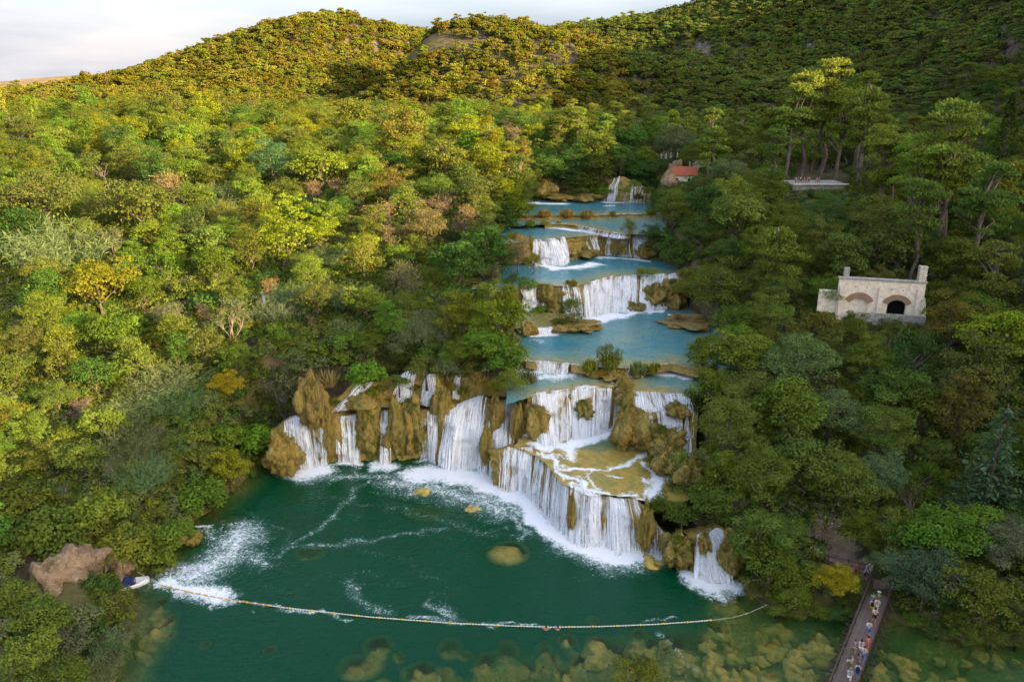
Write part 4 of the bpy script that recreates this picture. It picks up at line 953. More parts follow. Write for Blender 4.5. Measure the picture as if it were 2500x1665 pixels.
def tuft(seed, n=260, H=1.0, spread=0.75, w=0.09):
    """grass / sedge clump: blades fanning out"""
    c = Crown(seed); rg = c.rng; a = rg.uniform(0, 6.283, n); r = spread * rg.uniform(0, 1, n) ** 0.7
    O = np.stack([np.cos(a), np.sin(a), 0 * a], 1); B = O * r[:, None] * 0.7; L = H * rg.uniform(0.45, 1.0, n) * (1 - 0.3 * r)
    T = unit(O * (0.15 + 0.75 * r[:, None]) + np.array([0, 0, 1.0]) + rg.normal(size=(n, 3)) * 0.16)
    c.leaves(B + T * L[:, None] * 0.5, O + rg.normal(size=(n, 3)) * 0.6, L, w, None, T)
    k = n // 2; D = unit(rg.normal(size=(k, 3))); D[:, 2] = np.abs(D[:, 2]); c.leaves(D * np.array([spread, spread, 0.45]) * rg.uniform(0.4, 0.9, (k, 1)), D, 0.2, 0.4, np.full(k, 0.3))
    return c, None
def bare(seed, H=2.2, depth=4, r0=0.06, spread=0.8, fuzz=0):
    """leafless tree: forked branches down to twigs"""
    rg = random.Random(seed); m = MB(); tips = []
    def grow(p, d, L, r, k):
        q = p + d * L * 0.5 + Vector((rg.uniform(-1, 1), rg.uniform(-1, 1), rg.uniform(-.3, .6))) * L * 0.10; e = p + d * L
        m.tube([p, q, e], [r, r * 0.82, r * 0.62], 4 if k < 2 else 3, False)
        if k >= depth: tips.append(e); return
        for b in range(rg.choice((2, 3, 3))):
            nd = (d + Vector((rg.uniform(-1, 1), rg.uniform(-1, 1), rg.uniform(-0.35, 0.75))) * spread).normalized(); grow(e if b < 2 else q, nd, L * rg.uniform(0.6, 0.82), r * 0.58, k + 1)
    for s_ in range(rg.choice((1, 2, 2))): grow(Vector((rg.uniform(-.05, .05), rg.uniform(-.05, .05), -0.2)), Vector((rg.uniform(-.3, .3), rg.uniform(-.3, .3), 1)).normalized(), H * 0.36, r0, 0)
    c = None
    if fuzz:
        c = Crown(seed); n = fuzz; tp = np.array([t[:] for t in tips]); pk = tp[c.rng.integers(0, len(tp), n)]; ext = pk - np.array([0, 0, H * 0.45])
        T = unit(ext) + c.rng.normal(size=(n, 3)) * 0.45; C = pk + c.rng.normal(size=(n, 3)) * 0.10; c.leaves(C, c.rng.normal(size=(n, 3)), 0.15, 0.18, None, T)
    return c, m
def shaggy(seed): return willow(seed, 0.11, 30, 60)

PROTO = {}
def reg(kind, pairs, bark=None, leafmat=None):
    L = []
    for i, (c, m) in enumerate(pairs):
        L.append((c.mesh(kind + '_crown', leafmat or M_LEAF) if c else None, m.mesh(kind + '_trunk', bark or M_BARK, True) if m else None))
    PROTO[kind] = L
reg('broadleaf', [broadleaf(101 + i, zsq=z, nclump=n, lob=l, leaf=0.072, nleaf=105) for i, (z, n, l) in enumerate(((0.85, 54, 0.5), (0.95, 50, 0.65), (0.72, 56, 0.55), (1.1, 52, 0.6), (0.8, 48, 0.75)))])
reg('fine', [broadleaf(141 + i, zsq=z, nclump=58, nleaf=140, lob=0.5, leaf=0.055, asp=0.55) for i, z in enumerate((0.8, 0.95, 0.72))])
reg('tall', [broadleaf(151 + i, zsq=1.75, nclump=60, nleaf=100, lob=0.45, leaf=0.075, trunk=1.0) for i in range(2)])
reg('bush', [bush(201 + i) for i in range(4)])
reg('fig', [bush(221 + i, 0.105, 36, 85, 0.8, 0.85, 0.3) for i in range(2)])
reg('willow', [willow(231 + i) for i in range(3)])
reg('pine', [pine(301 + i, H, n, 0.10, 150, 1.0, lo) for i, (H, n, lo) in enumerate(((3.2, 34, 0.42), (2.7, 38, 0.35), (3.6, 40, 0.5), (2.4, 36, 0.3)))], M_BARK_PALE)
reg('cypress', [column(401 + i, 5.2, 0.15, 1500, 0.0) for i in range(2)])
reg('poplar', [column(411 + i, 5.6, 0.17, 1300, 0.35, 1.6) for i in range(2)], M_BARK_PALE)
reg('conifer', [conifer(421 + i) for i in range(2)])
reg('reeds', [reeds(431 + i) for i in range(3)])
reg('tuft', [tuft(441 + i) for i in range(3)])
reg('bare', [bare(451 + i) for i in range(3)], M_TWIG)
reg('twiggy', [bare(461 + i, fuzz=900, depth=4) for i in range(3)], M_TWIG)

PAL = {k: tuple(x * 1.9 for x in v) for k, v in dict(dark=(0.028, 0.050, 0.010), mid=(0.068, 0.088, 0.013), deep=(0.042, 0.072, 0.016), olive=(0.074, 0.090, 0.018), light=(0.094, 0.112, 0.016), bright=(0.070, 0.122, 0.015), yellow=(0.122, 0.126, 0.011),
           gold=(0.19, 0.155, 0.010), grey=(0.082, 0.10, 0.042), rust=(0.096, 0.084, 0.018), tan=(0.15, 0.105, 0.05), pink=(0.13, 0.092, 0.065), tawny=(0.175, 0.130, 0.026), blue=(0.045, 0.075, 0.035), sage=(0.085, 0.10, 0.04), moss=(0.10, 0.11, 0.015), pinegreen=(0.098, 0.128, 0.018)).items()}
CW = dict(dark='dark green', mid='mid green', deep='deep green', olive='olive green', light='light green', bright='bright green', yellow='yellow green', gold='golden yellow', grey='grey green', rust='rusty brown', tan='pale tan', pink='pinkish brown', tawny='tawny', blue='bluish green', sage='sage green', moss='mossy green', pinegreen='fresh green')
NM = dict(broadleaf=('broadleaf_tree', 'broadleaf tree', 'tree'), fine=('small_leaved_tree', 'fine-leaved tree', 'tree'), tall=('tall_broadleaf_tree', 'tall narrow tree', 'tree'), bush=('bush', 'bush', 'bush'), fig=('fig_tree', 'big-leaved bushy tree', 'tree'), willow=('willow', 'feathery willow', 'tree'),
          pine=('pine_tree', 'tufted pine', 'tree'), cypress=('cypress', 'slim dark cypress', 'tree'), poplar=('poplar', 'slender poplar', 'tree'), conifer=('conifer', 'cone-shaped conifer', 'tree'), reeds=('cane_thicket', 'arching cane thicket', 'reeds'), tuft=('sedge_tuft', 'grassy sedge tuft', 'grass'),
          bare=('bare_tree', 'leafless branching tree', 'tree'), twiggy=('twiggy_shrub', 'half-bare twiggy shrub', 'shrub'))
HGT = dict(broadleaf=1.35, fine=1.3, tall=1.9, bush=0.55, fig=0.6, willow=0.9, pine=2.3, cypress=2.6, poplar=2.8, conifer=1.7, reeds=0.75, tuft=0.45, bare=1.2, twiggy=1.2)   # crown-centre height over half width
UNNAMED = []
PLACED = []          # (x, y, radius)
def zone(px, py):
    if px < 1300:
        if py < 300: return 'far in the left wood'
        return 'in the left wood'
    if px < 1640 and py < 470: return 'in the wood beyond the river'
    if px > 1560: return 'in the right wood'
    return 'by the river'
def plant(kind, p, w, colour, label=None, rot=None, vary=0.14, group=None, var=None, zs=1.0, parts=None, tilt=None):
    """w: crown half width in metres; p: ground point"""
    pr = PROTO[kind]; i = random.randrange(len(pr)) if var is None else var % len(pr)
    crown, trunk = pr[i]; nm, words, cat = NM[kind]
    col = PAL[colour] if isinstance(colour, str) else colour
    j = [random.uniform(1 - vary, 1 + vary) for _ in range(3)]; jj = random.uniform(1 - vary, 1 + vary)
    c4 = (col[0] * (1 + (j[0] - 1) * 0.7) * 0.94 * jj, col[1] * j[1] * jj, col[2] * j[2] * jj, 1)
    top = Vector((p[0], p[1], p[2] + w * HGT[kind])); px, py, d = proj(top)
    sc = (w * random.uniform(0.93, 1.07), w * random.uniform(0.93, 1.07), w * zs * random.uniform(0.92, 1.08))
    rz = random.uniform(0, 6.283) if rot is None else rot
    root = bpy.data.objects.new(nm, None); COL.objects.link(root); root.location = p; root.rotation_euler = (tilt[0] if tilt else random.uniform(-.06, .06), tilt[1] if tilt else random.uniform(-.06, .06), rz); root.scale = sc
    root['category'] = cat
    if label: root['label'] = label
    else: UNNAMED.append((root, CW.get(colour, 'green') if isinstance(colour, str) else 'olive', words, px, py, d))
    root['group'] = group or {'reeds': 'cane thickets in the wood', 'tuft': 'sedge tufts along the river', 'bush': 'bushes of the banks'}.get(kind, nm.replace('_', ' ') + 's of the valley')
    root.empty_display_size = 0.2
    if crown:
        o = bpy.data.objects.new('leaves' if kind in ('reeds', 'tuft') else 'crown', crown); COL.objects.link(o); o.parent = root; o.color = c4
    if trunk and (parts is not False):
        o = bpy.data.objects.new('branches' if kind in ('bare', 'twiggy') else 'trunk', trunk); COL.objects.link(o); o.parent = root
    PLACED.append((p[0], p[1], w))
    return root
def plant_px(kind, px, py, wpx, colour, label=None, **k):
    """px, py: crown centre in the photo; wpx: crown width in photo pixels"""
    w = 3.0
    for _ in range(4):
        g, d = on_ground(px, py, w * HGT[kind] * k.get('zs', 1.0)); w = wpx / (1 if kind in ('poplar', 'cypress') else 2) / FPX * d
    return plant(kind, g, w, colour, label, **k)
# ------------------------------------------------------------------ plants: the ones that stand out in the photo
# islets and river edge
Z_ = lambda x, y, z: P(x, y, z)
def at(kind, x, y, z, wpx, colour, label, **k):
    p = P(x, y, z); d = proj(p)[2]; return plant(kind, p, wpx / 2 / FPX * d, colour, label, **k)
at('tuft', 1440, 908, 10.6, 56, 'moss', 'leftmost of the grass tufts on the weir islets', zs=1.5)
at('bush', 1493, 902, 10.9, 74, 'moss', 'largest green bush on the weir islets', zs=1.7)
at('tuft', 1490, 898, 11.4, 60, 'moss', 'tall grass spray rising behind the largest weir bush', zs=1.6)
at('tuft', 1470, 918, 10.4, 46, 'tawny', 'tawny grass clump below the largest weir bush')
at('tuft', 1515, 920, 10.4, 44, 'tawny', 'tawny grass clump on the right foot of the main weir islet')
at('tuft', 1556, 912, 10.6, 56, 'sage', 'dark green grass tuft right of the main weir islet', zs=1.4)
at('tuft', 1590, 908, 10.7, 54, 'moss', 'low mossy tuft left of the arched weir fall')
at('tuft', 1605, 896, 11.2, 26, 'rust', 'small rusty tuft at the left end of the arched weir')
at('willow', 1398, 800, 11.6, 74, 'olive', 'rounded olive willow on the islet in the middle pool', zs=1.0, var=1)
at('bush', 1370, 800, 11.7, 50, 'olive', 'low olive bush under the islet willow')
at('broadleaf', 1392, 757, 12.5, 36, 'yellow', 'small yellow-green sapling behind the islet willow', zs=0.8)
at('tuft', 1430, 792, 11.5, 36, 'tawny', 'tawny grass at the tip of the willow islet')
at('bush', 1580, 672, 16.2, 66, 'moss', 'low rounded bush on the lip of the middle drop', zs=0.7)
at('fig', 1315, 766, 11.6, 48, 'bright', 'round bright green bush clinging to the middle drop', zs=1.0)
at('tuft', 1332, 735, 14.4, 34, 'rust', 'rusty moss tuft above the round bright green bush', zs=.8)
at('tuft', 1400, 698, 16.0, 30, 'tawny', 'tawny shrub on the lip of the middle drop', zs=1.5)
at('tuft', 1318, 700, 16.0, 26, 'tawny', 'small tawny tuft at the left lip of the middle drop')
at('willow', 1535, 578, 20.3, 48, 'moss', 'small willow standing on the upper drop lip', zs=1.1)
at('tuft', 1572, 572, 20.4, 26, 'tawny', 'tawny tuft right of the small lip willow')
for x, w, c in ((1328, 52, 'tawny'), (1384, 54, 'tawny'), (1433, 48, 'tawny')):
    at('tuft', x, 528, 21.6, w, c, {1328: 'left', 1384: 'middle', 1433: 'right'}[x] + ' one of the three tawny reed islets in the upper river', zs=0.85)
at('tuft', 1496, 524, 21.6, 26, 'tawny', 'small lone reed islet right of the three tawny ones')
at('tuft', 1590, 522, 21.7, 44, 'moss', 'mossy reed bed against the right bank of the upper river')
at('tuft', 1296, 552, 21.0, 40, 'moss', 'low green reeds at the left bank of the upper river'); at('tuft', 1330, 548, 21.0, 34, 'tawny', 'tawny reeds left of the diagonal weir'); at('tuft', 1364, 545, 20.9, 16, 'tawny', 'tiny tawny tuft on the diagonal weir')
at('twiggy', 1338, 482, 21.8, 46, 'tawny', 'orange-brown dry shrub at the far left shore', zs=0.9)
at('bush', 1338, 484, 21.8, 44, 'tawny', 'tawny dry bush under the far left trees'); at('bush', 1410, 486, 21.8, 60, 'olive', 'low olive bush along the far shore'); at('bush', 1455, 484, 22, 44, 'mid', 'green bush left of the far cascade', zs=1.6)
at('twiggy', 1265, 655, 16.6, 60, 'tan', 'pale bare shrub on the left bank of the upper pool', zs=1.3); at('twiggy', 1250, 660, 16.6, 46, 'tan', 'second pale bare shrub left of the upper pool')
at('willow', 1300, 668, 16.2, 40, 'moss', 'slim green willow at the left end of the upper pool', zs=1.6); at('bush', 1290, 705, 16, 56, 'bright', 'bright green bush beside the left lip of the middle drop', zs=1.1); at('bush', 1250, 700, 16.6, 60, 'deep', 'deep green bush on the left bank above the middle drop')
at('tuft', 1290, 810, 11.8, 36, 'tawny', 'tawny grass left of the short weir'); at('tuft', 1375, 720, 14.8, 26, 'tawny', 'tawny moss strip on the middle drop')
at('bush', 1640, 730, 12, 60, 'tan', 'brownish bush at the right end of the middle drop'); at('broadleaf', 1690, 740, 11.9, 90, 'light', 'light green tree at the right end of the middle drop', zs=.9)
at('bush', 1660, 790, 11.5, 44, 'tan', 'low tan scrub on the gravel spit at the right'); at('tuft', 1650, 780, 11.4, 40, 'tawny', 'tawny grass on the gravel spit at the right')
at('bush', 1548, 462, 25.4, 44, 'olive', 'olive bush on top of the far mossy cone'); at('bush', 1578, 474, 24.0, 40, 'moss', 'low bush on the right flank of the far mossy cone'); at('tuft', 1530, 470, 25.0, 34, 'moss', 'mossy tuft beside the far tall cascade'); at('bush', 1480, 478, 23.4, 40, 'mid', 'green bush hugging the left side of the far cascade'); at('tuft', 1560, 486, 22.8, 36, 'olive', 'hanging tuft low on the far mossy cone')
# ledge vegetation, lower left drop
at('fig', 890, 940, 9.4, 104, 'bright', 'bright green dense bush on the ledge above the lacy fall', zs=1.2)
at('bush', 975, 946, 9.0, 66, 'olive', 'olive bush between the two ledge streams'); at('bush', 1040, 918, 10.7, 100, 'olive', 'wide olive bush on the ledge'); at('bush', 1092, 912, 10.9, 90, 'sage', 'sage bush on the ledge, right of the wide olive one')
at('tuft', 1165, 935, 10.4, 70, 'rust', 'rusty shrub on the ledge above the broad waterfall'); at('bush', 1235, 900, 11.2, 110, 'bright', 'bright green bush on the ledge left of the weir', zs=1.3); at('bush', 1250, 950, 10.0, 84, 'moss', 'flowering green bush overhanging the upright veil'); at('tuft', 1290, 935, 9.9, 60, 'sage', 'grassy clump at the left shore of the weir pool', zs=1.3)
at('bush', 1262, 975, 8.4, 34, 'moss', 'small green tuft on top of the upright veil'); at('tuft', 800, 940, 9.0, 80, 'tan', 'brown dry grass on the ledge at the left', zs=1.2); at('tuft', 770, 950, 7.6, 66, 'tan', 'hanging brown grass above the leftmost waterfall')
at('tuft', 880, 1000, 6.6, 52, 'sage', 'grey green grass fringe right of the lacy waterfall'); at('tuft', 1003, 985, 7.2, 44, 'moss', 'green grass crest of the large shaggy mound'); at('tuft', 1065, 985, 7.2, 44, 'sage', 'grass crest above the thin trickles')
at('bush', 1590, 1140, 4.9, 50, 'mid', 'green bush on the tilted moss mound beside the terrace'); at('bush', 1620, 1245, 3.6, 76, 'mid', 'bushy green clump over the right end of the curtain'); at('bush', 1665, 1270, 3.4, 90, 'mid', 'green bush hanging over the right bank ledge'); at('tuft', 1610, 1230, 4.2, 34, 'rust', 'rusty tuft at the right end of the golden terrace')
at('bush', 1560, 1672, 0.6, 130, 'moss', 'top of a yellow green bush poking in at the bottom edge', zs=1.0)
for i_, (x, y, w, c) in enumerate(((1828, 1415, 60, 'mid'), (1850, 1450, 70, 'olive'), (1895, 1490, 70, 'mid'), (1945, 1500, 60, 'olive'), (1995, 1500, 64, 'mid'), (2045, 1506, 60, 'deep'), (2075, 1500, 44, 'mid'), (2200, 1490, 60, 'deep'), (2235, 1520, 64, 'mid'), (2290, 1545, 70, 'deep'), (2350, 1560, 76, 'mid'), (2420, 1562, 80, 'olive'), (2480, 1566, 80, 'mid'))):
    at('bush', x, y, 0.5, w, c, ('first', 'second', 'third', 'fourth', 'fifth', 'sixth', 'seventh', 'eighth', 'ninth', 'tenth', 'eleventh', 'twelfth', 'thirteenth')[i_] + ' low bush at the water of the right shore, counted from the forked waterfall', zs=0.8)
for i_, (x, y, z, w, c) in enumerate(((735, 985, 6.4, 60, 'sage'), (830, 985, 6.8, 50, 'tawny'), (860, 960, 7.8, 50, 'moss'), (930, 960, 8, 46, 'tawny'), (1010, 950, 8.2, 44, 'moss'), (1100, 950, 8.6, 50, 'tawny'), (1130, 960, 8.2, 44, 'moss'), (1200, 950, 8.8, 50, 'tawny'), (1225, 925, 9.8, 50, 'moss'), (1030, 925, 9.4, 40, 'sage'), (950, 985, 6.9, 40, 'moss'), (1110, 985, 7.4, 34, 'olive'), (1215, 985, 7.2, 26, 'tawny'), (1290, 990, 7.2, 30, 'tawny'))):
    at('tuft', x, y, z, w, c, ('first', 'second', 'third', 'fourth', 'fifth', 'sixth', 'seventh', 'eighth', 'ninth', 'tenth', 'eleventh', 'twelfth', 'thirteenth', 'fourteenth')[i_] + ' grass tuft listed along the mossy ledge above the lower left falls')
# right bank front
SHOW = [
 ('broadleaf', 1690, 1160, 130, 'olive'), ('broadleaf', 1740, 1240, 130, 'mid'), ('fine', 1850, 1150, 160, 'olive'), ('broadleaf', 1960, 1120, 170, 'olive'), ('fine', 2060, 1180, 170, 'olive'), ('broadleaf', 1930, 1020, 170, 'mid'),
 ('fine', 1780, 1050, 150, 'olive'), ('broadleaf', 1740, 960, 120, 'mid'), ('fine', 1830, 960, 140, 'olive'), ('broadleaf', 1830, 850, 150, 'light'), ('fine', 1960, 880, 170, 'sage'), ('broadleaf', 1990, 800, 110, 'rust'),
 ('bush', 2010, 805, 64, 'mid'), ('bush', 2060, 800, 60, 'olive'), ('bush', 2100, 782, 64, 'mid'), ('bush', 2160, 797, 80, 'olive'), ('bush', 2225, 800, 80, 'deep'), ('bush', 2272, 797, 70, 'olive'), ('broadleaf', 1228, 560, 90, 'deep'), ('broadleaf', 1258, 515, 80, 'light'), ('fine', 1270, 478, 76, 'mid'), ('bush', 1262, 585, 70, 'mid'), ('willow', 1250, 620, 80, 'olive'), ('bush', 1240, 665, 76, 'mid'), ('bush', 1275, 545, 60, 'moss'), ('fine', 1220, 640, 90, 'deep'), ('bush', 1285, 505, 50, 'mid'), ('bush', 1225, 715, 64, 'mid'), ('bush', 1262, 760, 60, 'olive'), ('fine', 1700, 455, 50, 'deep'), ('twiggy', 1880, 905, 110, 'olive'), ('fine', 2120, 870, 120, 'mid'), ('willow', 2230, 880, 160, 'deep'), ('broadleaf', 2180, 960, 160, 'deep'), ('broadleaf', 2250, 1000, 150, 'mid'), ('fine', 2160, 1060, 150, 'olive'),
 ('broadleaf', 2440, 830, 170, 'yellow'), ('broadleaf', 2400, 950, 180, 'olive'), ('tall', 2340, 1010, 120, 'rust'), ('conifer', 2420, 1130, 190, 'blue'), ('broadleaf', 2280, 1310, 190, 'bright'), ('broadleaf', 2370, 1290, 150, 'bright'), ('broadleaf', 2210, 1340, 120, 'mid'),
 ('fine', 2460, 1330, 160, 'sage'), ('fine', 2260, 1420, 150, 'blue'), ('fine', 2180, 1380, 110, 'sage'), ('broadleaf', 2390, 1440, 170, 'mid'), ('bush', 2340, 1520, 90, 'mid'), ('broadleaf', 1850, 1330, 150, 'olive'), ('twiggy', 1800, 1270, 100, 'pink'), ('twiggy', 1990, 1280, 90, 'pink'), ('broadleaf', 1910, 1300, 100, 'olive'),
 ('broadleaf', 1880, 1400, 130, 'mid'), ('bush', 1940, 1450, 100, 'mid'), ('fine', 2040, 1420, 96, 'gold'), ('bush', 2070, 1480, 70, 'mid'), ('bush', 1800, 1370, 80, 'olive'), ('broadleaf', 1780, 1180, 120, 'mid'), ('twiggy', 1700, 1110, 80, 'olive'), ('broadleaf', 1700, 1040, 100, 'dark'),
 ('broadleaf', 1720, 870, 100, 'mid'), ('fine', 2330, 800, 130, 'rust'), ('broadleaf', 2400, 760, 120, 'mid'), ('bush', 2090, 822, 70, 'rust'), ('broadleaf', 1690, 700, 90, 'light'), ('broadleaf', 1620, 590, 90, 'deep'), ('broadleaf', 1660, 620, 110, 'deep'), ('fine', 1640, 520, 90, 'mid'), ('fine', 1760, 720, 140, 'olive'),
 ('fine', 1900, 700, 120, 'olive'), ('pine', 1905, 575, 150, 'light'), ('broadleaf', 1800, 520, 130, 'olive'), ('fine', 1780, 420, 90, 'sage'), ('broadleaf', 1730, 500, 100, 'deep'), ('fine', 1700, 560, 90, 'deep'), ('broadleaf', 2070, 620, 130, 'olive'), ('broadleaf', 2200, 620, 140, 'olive'), ('fine', 2140, 560, 140, 'rust'), ('pine', 2250, 560, 150, 'olive'), ('broadleaf', 2340, 640, 130, 'mid'), ('pine', 2450, 600, 160, 'olive'),
 ('pine', 2275, 245, 120, 'light'), ('pine', 2250, 320, 120, 'light'), ('pine', 2350, 320, 170, 'light'), ('pine', 2200, 350, 100, 'olive'), ('pine', 2400, 480, 170, 'olive'), ('pine', 2320, 400, 150, 'light'), ('pine', 1750, 310, 110, 'light'), ('cypress', 2470, 290, 70, 'dark'), ('pine', 2450, 400, 130, 'olive'),
 ('fine', 1650, 355, 90, 'sage'), ('broadleaf', 1600, 330, 80, 'mid'), ('twiggy', 1475, 300, 56, 'pink'), ('broadleaf', 1420, 300, 90, 'mid'), ('broadleaf', 1360, 330, 90, 'mid'), ('broadleaf', 1470, 360, 100, 'mid'), ('broadleaf', 1540, 340, 90, 'deep'), ('fine', 1400, 400, 80, 'deep'), ('broadleaf', 1350, 420, 80, 'deep'), ('broadleaf', 1460, 420, 90, 'mid'), ('fine', 1590, 420, 80, 'deep'), ('broadleaf', 1585, 460, 70, 'deep'),
 # left wood
 ('broadleaf', 780, 395, 120, 'light'), ('fine', 665, 400, 100, 'blue'), ('broadleaf', 870, 290, 90, 'light'), ('broadleaf', 1000, 300, 120, 'light'), ('broadleaf', 1130, 320, 100, 'yellow'), ('pine', 1140, 300, 70, 'yellow'), ('pine', 1200, 330, 80, 'yellow'), ('pine', 1240, 360, 70, 'yellow'), ('pine', 1280, 380, 90, 'olive'), ('pine', 1260, 430, 80, 'olive'), ('tall', 1235, 500, 80, 'yellow'), ('broadleaf', 1180, 400, 110, 'yellow'), ('broadleaf', 1090, 390, 120, 'light'), ('twiggy', 1078, 490, 90, 'pink'), ('broadleaf', 1160, 480, 100, 'olive'), ('broadleaf', 980, 340, 110, 'rust'),
 ('twiggy', 960, 520, 110, 'tan'), ('fine', 1040, 560, 100, 'tan'), ('twiggy', 1130, 540, 100, 'tan'), ('fine', 950, 450, 90, 'rust'), ('tall', 700, 560, 110, 'yellow'), ('broadleaf', 640, 530, 100, 'light'), ('broadleaf', 340, 510, 140, 'olive'), ('fine', 100, 470, 180, 'olive'), ('broadleaf', 60, 560, 120, 'dark'), ('reeds', 130, 590, 210, 'grey'), ('reeds', 60, 570, 120, 'grey'), ('broadleaf', 235, 680, 150, 'yellow'), ('broadleaf', 120, 680, 110, 'olive'), ('bare', 260, 430, 80, 'tan'), ('bare', 285, 480, 60, 'tan'), ('twiggy', 450, 450, 110, 'tan'), ('reeds', 540, 470, 90, 'grey'), ('reeds', 560, 510, 90, 'grey'), ('reeds', 400, 930, 140, 'grey'), ('reeds', 330, 990, 110, 'grey'), ('reeds', 300, 1090, 150, 'grey'), ('reeds', 350, 1150, 110, 'grey'), ('reeds', 430, 970, 110, 'grey'),
 ('reeds', 500, 470, 70, 'grey'), ('reeds', 800, 620, 80, 'grey'), ('reeds', 720, 720, 100, 'grey'), ('reeds', 680, 750, 100, 'grey'), ('reeds', 860, 720, 100, 'sage'), ('reeds', 1040, 800, 110, 'sage'), ('reeds', 940, 560, 70, 'grey'), ('fine', 550, 935, 80, 'gold'), ('bush', 402, 995, 50, 'gold'), ('bush', 388, 1035, 40, 'gold'), ('bush', 48, 1000, 60, 'gold'), ('broadleaf', 560, 1150, 90, 'yellow'), ('fig', 600, 1060, 130, 'bright'), ('fig', 480, 1200, 150, 'mid'), ('fig', 120, 1280, 190, 'mid'), ('fig', 60, 1220, 150, 'mid'), ('fig', 230, 1250, 150, 'light'), ('fig', 300, 1330, 140, 'light'), ('fig', 420, 1300, 120, 'mid'), ('fig', 380, 1370, 110, 'mid'), ('twiggy', 690, 960, 110, 'sage'), ('twiggy', 700, 1020, 90, 'sage'), ('fig', 660, 1120, 90, 'bright'), ('fig', 540, 1060, 120, 'mid'), ('fig', 480, 1110, 110, 'mid'), ('willow', 985, 680, 110, 'sage'), ('tall', 950, 800, 70, 'bright'), ('bare', 1090, 770, 70, 'tan'), ('broadleaf', 1230, 790, 130, 'yellow'), ('broadleaf', 1190, 870, 110, 'bright'), ('broadleaf', 1120, 650, 120, 'deep'), ('broadleaf', 1180, 600, 120, 'deep'), ('twiggy', 1190, 670, 70, 'sage'), ('fig', 1110, 720, 100, 'deep'), ('twiggy', 1080, 740, 90, 'olive'), ('fig', 850, 820, 90, 'bright'), ('broadleaf', 260, 800, 130, 'mid'), ('fig', 310, 790, 120, 'bright'), ('twiggy', 450, 760, 100, 'sage'), ('twiggy', 560, 780, 110, 'sage'), ('bare', 400, 780, 70, 'tan'),
 ('bush', 95, 1500, 150, 'mid'), ('bush', 60, 1590, 160, 'light'), ('bush', 170, 1560, 120, 'sage'), ('bush', 285, 1480, 120, 'mid'), ('bush', 290, 1550, 90, 'sage'), ('willow', 270, 1600, 110, 'grey'), ('bush', 150, 1640, 140, 'mid'), ('bush', 40, 1450, 120, 'light'), ('bush', 210, 1510, 90, 'sage'), ('twiggy', 245, 1385, 80, 'tan'), ('bush', 30, 1660, 120, 'olive'), ('willow', 240, 1660, 110, 'grey'),
 ('poplar', 66, 240, 36, 'light'), ('poplar', 40, 248, 24, 'olive'), ('poplar', 86, 250, 26, 'light'), ('poplar', 8, 258, 36, 'light'), ('cypress', 325, 262, 16, 'dark'), ('cypress', 345, 265, 14, 'dark'), ('cypress', 405, 260, 20, 'dark'), ('poplar', 395, 270, 24, 'sage'), ('poplar', 440, 262, 24, 'sage'), ('poplar', 775, 272, 22, 'tan'), ('poplar', 790, 280, 18, 'tan'), ('cypress', 1190, 235, 14, 'dark'), ('poplar', 1515, 262, 20, 'sage')]
for r in SHOW:
    if r[0] == 'pine' and r[1] > 1850 and r[2] < 480: plant_px('pine', r[1], r[2] - 8, r[3] * 1.22, 'pinegreen' if r[4] == 'light' else 'light', zs=1.05)
    else: plant_px(*r, **({'zs': 0.55} if r[0] in ('poplar', 'cypress') else {}))
for r in (('broadleaf', 1325, 430, 70, 'deep'), ('broadleaf', 1375, 440, 80, 'deep'), ('broadleaf', 1425, 445, 80, 'mid'), ('fine', 1460, 400, 80, 'mid'), ('fig', 1470, 455, 60, 'mid'), ('broadleaf', 1555, 420, 80, 'deep'), ('fine', 1585, 445, 70, 'deep'), ('bush', 1610, 480, 60, 'deep'), ('broadleaf', 1640, 490, 70, 'deep'), ('broadleaf', 1510, 395, 80, 'deep'), ('fig', 1570, 470, 50, 'deep'), ('bush', 1700, 470, 60, 'mid'), ('fine', 1720, 455, 60, 'olive'), ('bush', 1630, 460, 40, 'deep'), ('fine', 1690, 390, 60, 'mid'), ('fine', 1625, 405, 40, 'deep'), ('bush', 780, 890, 70, 'sage'), ('fine', 740, 905, 80, 'sage'), ('fig', 830, 880, 80, 'mid'), ('bush', 950, 890, 90, 'olive'), ('willow', 1000, 870, 90, 'olive'), ('bush', 1060, 865, 100, 'olive'), ('fine', 1120, 870, 90, 'mid'), ('bush', 1155, 895, 80, 'rust'), ('twiggy', 700, 930, 90, 'sage'), ('fine', 900, 850, 90, 'mid'), ('fine', 980, 840, 90, 'sage'), ('broadleaf', 1180, 850, 90, 'light'), ('bush', 1215, 905, 70, 'bright'), ('fig', 670, 1000, 80, 'mid'), ('bush', 880, 895, 70, 'mid'), ('fig', 760, 850, 90, 'mid'), ('willow', 840, 830, 100, 'sage'), ('bush', 1130, 910, 60, 'moss'), ('bush', 1010, 900, 60, 'moss'), ('fig', 650, 1060, 70, 'bright')): plant_px(*r)
for xb, yb, wp, cl_, vv, z_ in ((1880, 432, 110, 'light', 1, 1.0), (1915, 440, 130, 'pinegreen', 0, 1.0), (1955, 436, 130, 'pinegreen', 2, 0.95), (2000, 430, 150, 'pinegreen', 2, 1.05), (2040, 440, 130, 'light', 0, 1.0), (2095, 452, 150, 'pinegreen', 1, 1.1), (2150, 500, 140, 'pinegreen', 3, 1.1), (2085, 425, 130, 'light', 0, 1.1)):
    g_, d_ = on_ground(xb, yb); plant('pine', g_, wp / 2 / FPX * d_, cl_, None, var=vv, zs=z_)
PLACED_SHOW = len(PLACED)
